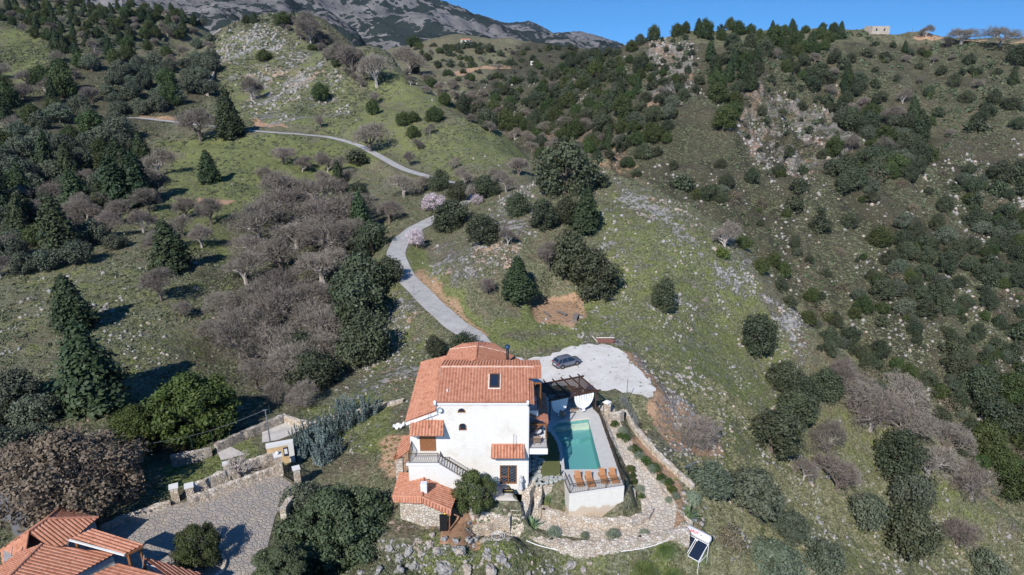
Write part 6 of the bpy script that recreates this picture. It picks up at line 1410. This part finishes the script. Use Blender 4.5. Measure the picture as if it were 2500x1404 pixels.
# ------------------------------------------------------------------ benches and timber in the clearing
def bench(px,py,px2,py2,w,h,label,nm='log_bench'):
    a=U(px,py,.4+h);c=U(px2,py2,.4+h); a.z=c.z=0; mid=(a+c)/2; L=(c-a).length; g=gh(mid.x,mid.y); o=thing(nm,label,'bench',(mid.x,mid.y,g),math.atan2(c.y-a.y,c.x-a.x)); MB().box(-L/2,L/2,-w/2,w/2,h-.07,h).build('seat',M['greywood'],o)
    for s in (-1,1): MB().box(s*L*.38-.1,s*L*.38+.1,-w/2+.03,w/2-.03,-.1,h-.07).build('leg',M['greywood'],o)
bench(1327,757,1343,769,.35,.4,'narrow grey plank bench, leftmost in the brown clearing'); bench(1360,757,1383,766,.6,.45,'wide grey bench in the middle of the brown clearing'); bench(1403,776,1408,763,.8,.7,'grey wooden picnic table at the right of the brown clearing','picnic_table')
p=U(1478,832,-.9); o=thing('timber_pile','reddish brown stack of beams and planks at the edge of the gravel','timber',(p.x,p.y,gh(p.x,p.y)),R(-3))
mb=MB(); rs=np.random.default_rng(5)
for i in range(9): z=.1+.18*(i//3); mb.bar((-1.7+rs.random()*.4,(i%3)*.3-.2,z),(1.7-rs.random()*.5,(i%3)*.3-.25+rs.normal()*.05,z),.16,.12)
mb.build('beams',plain('red_timber',(.20,.095,.08),.8,.3,6),o); MB().bar((-2.2,.2,1.0),(-1.3,-.1,.1),.12,.08).bar((-1.5,.5,.62),(1.5,.55,.66),.2,.06).build('planks',M['cushion'],o)
# utility poles and aerial
def pole(px,py,ytop,z,r,label,lean=0):
    p=U(px,py,z); t=UY(px,ytop,p.y); o=thing('utility_pole',label,'pole',(p.x,p.y,z)); MB().tube((0,0,-.6),(lean,0,t.z-z),r,r*.8,8).build('mast',M['metal'],o); return o
pole(1529,985,925,-1.2,.055,'thin grey pole standing by the wire fence at the parking corner'); pole(1011,722,697,1.7,.05,'thin lamp pole at the edge of the concrete road')
o=thing('fence','grey wire mesh fence on the garden wall','fence'); mb=MB(); ml=MB(); pts=[Vector(q) for q in up([(1512,985),(1528,998),(1545,1030),(1558,1052)],[-1.1,-1.1,-1.4,-1.8])]
for a,c in zip(pts[:-1],pts[1:]):
    for i in range(4): p=a.lerp(c,i/4); mb.tube(p,p+Vector((0,0,1.7)),.03,None,5)
    for z in np.arange(.2,1.7,.12): ml.tube(a+Vector((0,0,z)),c+Vector((0,0,z)),.008,None,3,False)
    for i in range(22): p=a.lerp(c,i/22); ml.tube(p+Vector((0,0,.1)),p+Vector((0,0,1.65)),.006,None,3,False)
mb.build('posts',M['metal'],o); ml.build('mesh',M['metal'],o)
p=U(1678,1160,-4.2); o=thing('tv_aerial','silver television aerial on a short mast below the twiggy bush','aerial',(p.x,p.y,gh(p.x,p.y))); MB().tube((0,0,-.3),(0,0,1.7),.03,None,6).build('mast',M['metal'],o); mb=MB().bar((-.6,0,1.35),(1.2,.7,1.9),.04,.04)
for i in range(13): t=i/12; q=Vector((-.3+1.45*t,.12+.55*t,1.44+.45*t)); L=.28*(1-.4*t); mb.bar(q-Vector((-.39,.92,0))*L,q+Vector((-.39,.92,0))*L,.03,.03)
mb.build('antenna',M['metal'],o)
o=thing('gate_pier','pale stone pier with a white capping at the garden entrance','pillar',U(1481,1010,-1.1)); MB().box(-.45,.45,-.4,.4,-.4,1.7).build('shaft',M['rubble'],o); MB().lathe([(.62,1.7),(.62,1.82),(.2,2.05),(0,2.1)],4).build('cap',M['white'],o)
stone_wall('entrance_wall',up([(1488,1008),(1512,1006),(1522,1000)],.1),.45,'short stone wall with a letter plate beside the garden pier')
o=tag(MB().bar((*U(1350,1172,0)[:2],0),(*U(1350,1172,0)[:2],.7),.14,.14,(1,0,0)).build('light_bollard',M['blackiron']),'small black light post at the left end of the podium railing','lamp'); p_=U(1369,1160,0); o.location=Vector((p_.x,p_.y,0))-Vector((*U(1350,1172,0)[:2],0))
def glamp(px,py,z,h,label):
    p=U(px,py,z); o=thing('garden_lamp',label,'lamp',p,0,'hooked garden lamps on the terrace walls'); MB().tube((0,0,-.3),(0,0,h),.03,None,6).tube((0,0,h),(.16,-.05,h+.12),.025,None,6).build('stem',M['blackiron'],o); MB().lathe([(0,h+.16),(.12,h+.1),(.13,h)],10,None,(.2,-.06,0)).build('shade',M['blackiron'],o,True)
glamp(1322,1262,-3.6,1.1,'tall hooked garden lamp at the foot of the stone steps'); glamp(1420,1276,-4.2,.9,'hooked garden lamp in the middle of the low curved wall'); glamp(1516,1275,-4.2,.7,'hooked garden lamp near the right end of the low curved wall')
glamp(1342,1322,-3.7,.4,'low lamp on the outer stone wall, left one'); glamp(1557,1316,-3.7,.4,'low lamp on the outer stone wall, right one')
# pipe along the outer wall
pts=[G(*q) for q in ((1285,1322),(1330,1338),(1380,1350),(1430,1356),(1500,1350),(1600,1333),(1675,1322))]; mb=MB()
pts=spline(pts,3)
for i,q in enumerate(pts): q.z=gh(q.x,q.y)+.12
for a,c in zip(pts[:-1],pts[1:]): mb.tube(a,c,.05,None,6,False)
tag(mb.build('water_pipe',M['white_paint']),'white plastic pipe running along the foot of the outer wall','pipe')
mb=MB(); c0=G(1212,1312)
for k_ in range(3):
    for i in range(22): t=i/22*6.283;t2=(i+1)/22*6.283;r=.45+.12*k_; mb.tube((c0.x+r*math.cos(t)+.1*k_,c0.y+r*math.sin(t),gh(c0.x,c0.y)+.12+.05*k_),(c0.x+r*math.cos(t2)+.1*k_,c0.y+r*math.sin(t2),gh(c0.x,c0.y)+.12+.05*k_),.025,None,5,False)
tag(mb.build('garden_hose',M['white_paint']),'coiled pale hose lying below the planter corner','hose')
# white sheet at the left of the villa
p=G(972,1044); V=[];n_=9; rs=np.random.default_rng(3)
for i in range(n_):
    for j in range(n_): x=(i/(n_-1)-.5)*1.7*(1-.3*abs(j/(n_-1)-.5)); y=(j/(n_-1)-.5)*1.3; V.append((p.x+x,p.y+y,gh(p.x+x,p.y+y)+.25+.14*math.sin(i*1.7+j)+.08*rs.normal()))
idx=np.arange(81).reshape(9,9); tag(fobj('tarpaulin',np.array(V),np.stack([idx[:-1,:-1],idx[:-1,1:],idx[1:,1:],idx[1:,:-1]],-1).reshape(-1,4),M['cloth'],None,True),'crumpled white sheet lying on the grass left of the villa','sheet')
# ------------------------------------------------------------------ solar water heater
p=U(1682,1326,-4.5); g0=gh(p.x,p.y); sh=thing('solar_heater','solar water heater with two dark panels and a white tank with red lettering','solar heater',(p.x,p.y,g0),R(-44)); sh.scale=(1.2,1.2,1.2)
T_=Matrix.Translation((0,0,.35))@Matrix.Rotation(R(32),4,'X')
for s in (-1,1):
    x0,x1=(s*.62-.56,s*.62+.56); o=MB().box(x0,x1,-.1,1.75,0,.09,T_).build('collector_panel',M['white_paint'],sh); MB().box(x0+.05,x1-.05,-.04,1.69,.085,.1,T_).build('panel_glass',M['solar'],o)
zt=T_@Vector((0,1.75,0)); tk=Matrix.Translation((0,zt.y+.25,zt.z+.38))@Matrix.Rotation(R(90),4,'Y'); o=MB().lathe([(0,-1.25),(.22,-1.22),(.38,-1.1),(.38,1.1),(.22,1.22),(0,1.25)],28,tk).build('tank',M['white_paint'],sh,True)
tt=text('SAUT',.36,M['red'],o,(-.28,zt.y-.06,zt.z+.66),(R(40),0,0),ext=.05); text('MIO',.15,M['ink'],o,(.42,zt.y-.05,zt.z+.64),(R(40),0,0),ext=.05)
mb=MB()
for s in (-1,1): mb.bar((s*1.1,zt.y+.25,-1.6),(s*1.1,zt.y+.25,zt.z+.02),.05,.05,(1,0,0)).bar((s*1.1,.1,-1.6),(s*1.1,.1,.5),.05,.05,(1,0,0)).bar((s*1.1,.1,.0),(s*1.1,zt.y+.25,zt.z),.05,.05).bar((s*1.1,.1,0),(s*1.1,zt.y+.25,0),.05,.05)
mb.bar((-1.1,zt.y+.25,zt.z),(1.1,zt.y+.25,zt.z),.05,.05).build('stand',M['white_paint'],sh)
mb=MB(); pr=None
for i in range(11): t=i/10*math.pi; q=Vector((.0+.18*math.cos(t),zt.y-.15-.12*math.sin(t),zt.z+.15)); 
mb.tube((0,zt.y-.1,zt.z+.1),(0,zt.y-.35,zt.z+.18),.05,None,6).tube((0,zt.y-.35,zt.z+.18),(.25,zt.y-.3,zt.z+.1),.05,None,6).build('hoses',M['white_paint'],sh)
# ------------------------------------------------------------------ lower left house
lh=thing('tiled_house','lower house at the bottom left corner with several orange tiled roofs','house',(-42,54,0))
def lp(o): o.location=(42,-54,0); return o
def Z(px,py,z): return U(px,py,z)
A1=Z(115,1268,4.4);K1=Z(70,1300,4.4);E1=Z(240,1264,2.8);E2=Z(147,1241,2.8);E3=coplanar(A1,K1,E1,Z(140,1345,2.8)); E4=coplanar(A1,K1,E2,Z(0,1334,2.8))
lp(tiles('hip_roof',[A1,E1,E3,K1],lh,down=(E3-K1)-(E3-K1).project(A1-K1))); lp(tiles('hip_roof',[A1,E2,E1],lh)); lp(tiles('hip_roof',[A1,K1,E4,E2],lh))
K2=Z(62,1350,3.0); K3=coplanar(K1,E4,K2,Z(0,1395,2.6)); lp(tiles('hip_roof',[K1,K2,K3,E4],lh))
for a,c in ((A1,E1),(A1,K1),(A1,E2),(K1,K2)): lp(ridge('hip_tiles',[a+Vector((0,0,.08)),c+Vector((0,0,.08))],lh,.14))
B1=Z(102,1330,4.6);B2=Z(22,1410,4.6);B3=Z(282,1352,3.1);B4=coplanar(B1,B2,B3,Z(170,1425,3.1)); lp(tiles('gable_roof',[B1,B3,B4,B2],lh,down=(B4-B2)-(B4-B2).project(B1-B2)))
C1=Z(40,1352,3.4); C2=coplanar(B1,B2,C1,Z(-60,1425,3.2)); lp(tiles('gable_roof',[B1,B2,C2,C1],lh)); lp(ridge('ridge_tiles',[B1+Vector((0,0,.08)),B2+Vector((0,0,.08))],lh,.15))
D1=Z(225,1292,4.5);D2=Z(349,1331,4.1);D3=Z(305,1354,4.1); D4=coplanar(D1,D2,D3,Z(170,1317,4.5)); lp(tiles('raised_roof',[D1,D2,D3,D4],lh,down=(D2-D1))); lp(MB().bar(D4-Vector((0,.06,.02)),D3-Vector((0,.06,.02)),.14,.16).build('roof_edge',M['white'],lh))
for q in (D3+Vector((.15,.2,0)),D2+Vector((-.3,-.05,0)),D4+Vector((.4,.2,0))): lp(MB().bar((q.x,q.y,-1.3),(q.x,q.y,q.z-.1),.2,.2,(1,0,0)).build('post',M['wood'],lh))
lp(MB().bar(D3-Vector((0,0,.15)),D2-Vector((0,0,.15)),.14,.2).build('beam',M['wood'],lh))
G1=Z(290,1376,3.0);G2=Z(190,1420,3.0);G3=Z(430,1412,2.2); G4=coplanar(G1,G2,G3,Z(330,1460,2.2)); lp(tiles('lower_roof',[G1,G3,G4,G2],lh,down=(G3-G1)))
J1=Z(350,1362,2.0);J2=Z(495,1402,1.6);J3=coplanar(J1,J2,G1,Z(440,1440,2.0)); lp(tiles('lower_roof',[J1,J2,J3,Z(300,1395,2.1)] if False else [J1,J2,J3],lh,down=(J3-J1)))
def hull_wall(pts,z0,z1): return MB().prism([tuple(p[:2]) for p in pts],z0,z1)
sh_=lambda P,k: [Vector(sum(P,Vector())/len(P)).lerp(p,k) for p in P]
lp(hull_wall(sh_([E2,E1,E3,K2,K3,E4],.93),-1.5,2.55).build('wall',M['grey_render'],lh)); 
lp(hull_wall(sh_([B1,B3,B4,B2],.95),-1.5,[z-.25 for z in (4.5,3.1,3.1,4.5)]).build('wall',M['white'],lh)); lp(hull_wall(sh_([B1,B2,C2,C1],.95),-1.5,[4.3,4.3,2.9,3.1]).build('wall',M['white'],lh)); lp(hull_wall(sh_([G1,G3,G4,G2],.95),-1.5,[2.7,1.9,1.9,2.7]).build('wall',M['white'],lh)); lp(hull_wall(sh_([J1,J2,J3],.93),-1.5,1.4).build('wall',M['white'],lh))
for (px,py,z) in ((22,1355,3.5),(160,1340,3.4),(345,1375,3.0)):
    q=Z(px,py,z); o=MB().tube(q-Vector((0,0,.6)),q+Vector((.15,.4,.55)),.05,None,6).build('lamp_arm',M['metal'],lh); lp(o)
o=thing('satellite_dish','small grey satellite dish at the white gable wall','satellite dish',Z(272,1385,2.8),R(30)); MB().lathe([(0,0),(.3,.05),(.42,.14)],16,Matrix.Rotation(R(60),4,'X')).build('dish',M['metal'],o,True); MB().tube((0,0,-.5),(0,0,.05),.03,None,6).build('arm',M['metal'],o)
for (px,py,r,h,l) in ((48,1262,2.1,2.6,'dark round concrete water tank at the left frame edge'),(70,1300,1.9,1.8,'lower dark round tank beside the orange roof edge')):
    p=U(px,py,-2); o=thing('water_tank',l,'tank',(p.x,p.y+1.0,-2.3)); MB().lathe([(r,0),(r,h),(r-.08,h+.05),(r-.15,h),(0,h+.25)],28).build('shell',plain('dark_concrete',(.13,.13,.14),.8,.2,1.5),o); MB().lathe([(.35,h+.2),(.35,h+.42),(0,h+.44)],14).build('lid',plain('dark_lid',(.06,.06,.07),.7,.2,2),o)
p=U(492,1392,-1.2); ring=MB().lathe([(2.3,-.2),(2.3,.4),(2.0,.4),(2.0,-.2)],28); o=tag(ring.build('tree_planter',M['rubble']),'round low stone planter on the driveway around the citrus tree','planter'); o.location=(p.x,p.y,-1.2)
rs=np.random.default_rng(17)
# bare pollarded tree by the planter
tr,tw=branches(np.random.default_rng(222),4.6,.13,4,.7,.035,600,.4); o=thing('pollarded_tree','pale pollarded bare tree growing from the driveway planter','tree',U(583,1168,-.9)); mb=tr; mb.build('trunk',M['palebark'],o); fobj('branches',tw[0],tw[1],M['palebark'],o)
at_px('greybush',572,1150,46,.7,'dark leafless vine bush behind the driveway planter')
# ------------------------------------------------------------------ far houses
def farhouse(px,py,w,d,h,rz,label,roof,wall,mat=None,gab=.9):
    p=hit(px,py)[0]; o=thing('country_house',label,'house',(p[0],p[1],p[2]-.3),rz); MB().box(-w/2,w/2,-d/2,d/2,-1,h).build('wall',wall,o)
    if roof: MB().add([(-w/2-.4,-d/2-.4,h),(w/2+.4,-d/2-.4,h),(w/2+.4,0,h+gab),(-w/2-.4,0,h+gab),(-w/2-.4,d/2+.4,h),(w/2+.4,d/2+.4,h)],[(0,1,2,3),(3,2,5,4),(0,3,4),(1,5,2)]).build('roof',roof,o)
    for k in (-.25,.2): MB().box(w*k-.5,w*k+.5,-d/2-.03,-d/2+.05,.9,2.1).build('window',M['glass'],o)
farhouse(985,109,8,5,2.6,R(8),'far white house with a red roof behind the green hill',M['tile'],M['white']); farhouse(1137,104,8,4.5,2.6,R(-5),'far long house on the ridge under the mountain',M['tile'],M['white'])
farhouse(1303,158,5,4,3,0,'tiny white hut beside the far dirt road',None,M['white']); farhouse(2140,78,11,7,3.4,R(10),'small square stone building on the skyline of the right hill',None,M['rubble'])
o=thing('utility_pole','tiny pole on the skyline beside the field','pole',tuple(hit(2224,96)[0])); MB().tube((0,0,-.5),(0,0,6),.12,None,6).build('mast',M['greywood'],o)
# ------------------------------------------------------------------ boulders in the foreground
v0,f0=ico(4)
for i in range(3):
    rs=np.random.default_rng(60+i); s=rs.uniform(.8,1.2,3); w_=v0*s; w_=w_*(1+.75*fbm(v0[:,0]*1.5+i*9+v0[:,2],v0[:,1]*1.5+v0[:,2]*.9,4,40+i)[:,None]-.55*np.abs(fbm(v0[:,0]*3.3+v0[:,2]*2.4+i,v0[:,1]*3.3-v0[:,2]*2,3,50+i))[:,None]); PR.setdefault('boulder',[]).append(fastmesh('boulder',w_,f0,M['lime_rock'],False))
BO=[(1120,1345,40,1),(1143,1322,26,0),(1160,1318,20,0),(1112,1322,22,0),(1085,1390,50,1),(1070,1345,26,0),(1200,1395,42,1),(1192,1362,22,0),(1222,1368,24,0),(1245,1360,14,0),(1190,1345,20,0),(1240,1382,16,0),(1395,1380,26,1),(1425,1392,18,0),(1050,1330,22,0),(1030,1350,20,0),(1000,1345,24,0),(975,1365,24,0),(950,1340,20,0),(1010,1385,30,0),(975,1395,26,0),(1140,1395,34,0),(1290,1402,16,0),(1440,1375,14,0),(925,1395,26,0),(1055,1308,20,0),(1085,1318,16,0),(1210,1328,12,0),(880,1400,22,0),(1345,1395,14,0)]
BLb={0:'largest rounded grey boulder left of the bottom centre',1:'second large grey boulder near the bottom edge',2:'big pitted grey boulder below the planter corner',3:'tall pale boulder standing above the grass under the terrace wall'}
big=[i for i,b_ in enumerate(BO) if b_[3]]
for i,(px,py,w,bg_) in enumerate(BO):
    h=hit(px,py)[0]; s=w*depth(h)/F*.5; me_=PR['boulder'][i%3]; o=link('boulder',me_); o.location=(h[0],h[1],h[2]+s*.1); o.scale=(s*(.8+.3*((i*.37)%1)),s*.9,s*(.7+.35*((i*.61)%1))); o.rotation_euler=(0,0,i*1.9)
    tag(o,BLb[big.index(i)] if bg_ else 'weathered grey white limestone boulder in the grass below the terrace','rock',None if bg_ else 'limestone boulders below the terrace')
rs=np.random.default_rng(71)
for i in range(46):
    t=rs.random(); a=(1590+rs.uniform(-10,60)+t*110,930+t*150+rs.uniform(-25,25)); h=hit(*a)[0]; s=rs.uniform(4,11)*depth(h)/F*.5; o=link('boulder',PR['boulder'][i%3]); o.location=h; o.scale=(s,s*.8,s*.7); o.rotation_euler=(0,0,i); tag(o,'loose pinkish stone block on the rubble bank right of the parking','rock','stone blocks on the rubble bank')

# thin even air that lets the far mountains fade
hz=MB().box(-5200,5200,-80,6200,-260,1500); m,n,b=NW('air'); n.nodes.remove(b); pv=n.nodes.new('ShaderNodeVolumePrincipled'); pv.inputs['Density'].default_value=HAZE; pv.inputs['Color'].default_value=(.62,.75,1,1); pv.inputs['Anisotropy'].default_value=.2
n.links.new(pv.outputs[0],[x for x in n.nodes if x.type=='OUTPUT_MATERIAL'][0].inputs['Volume']); tag(hz.build('haze',m),'faint bluish air over the valley',None,kind='stuff')
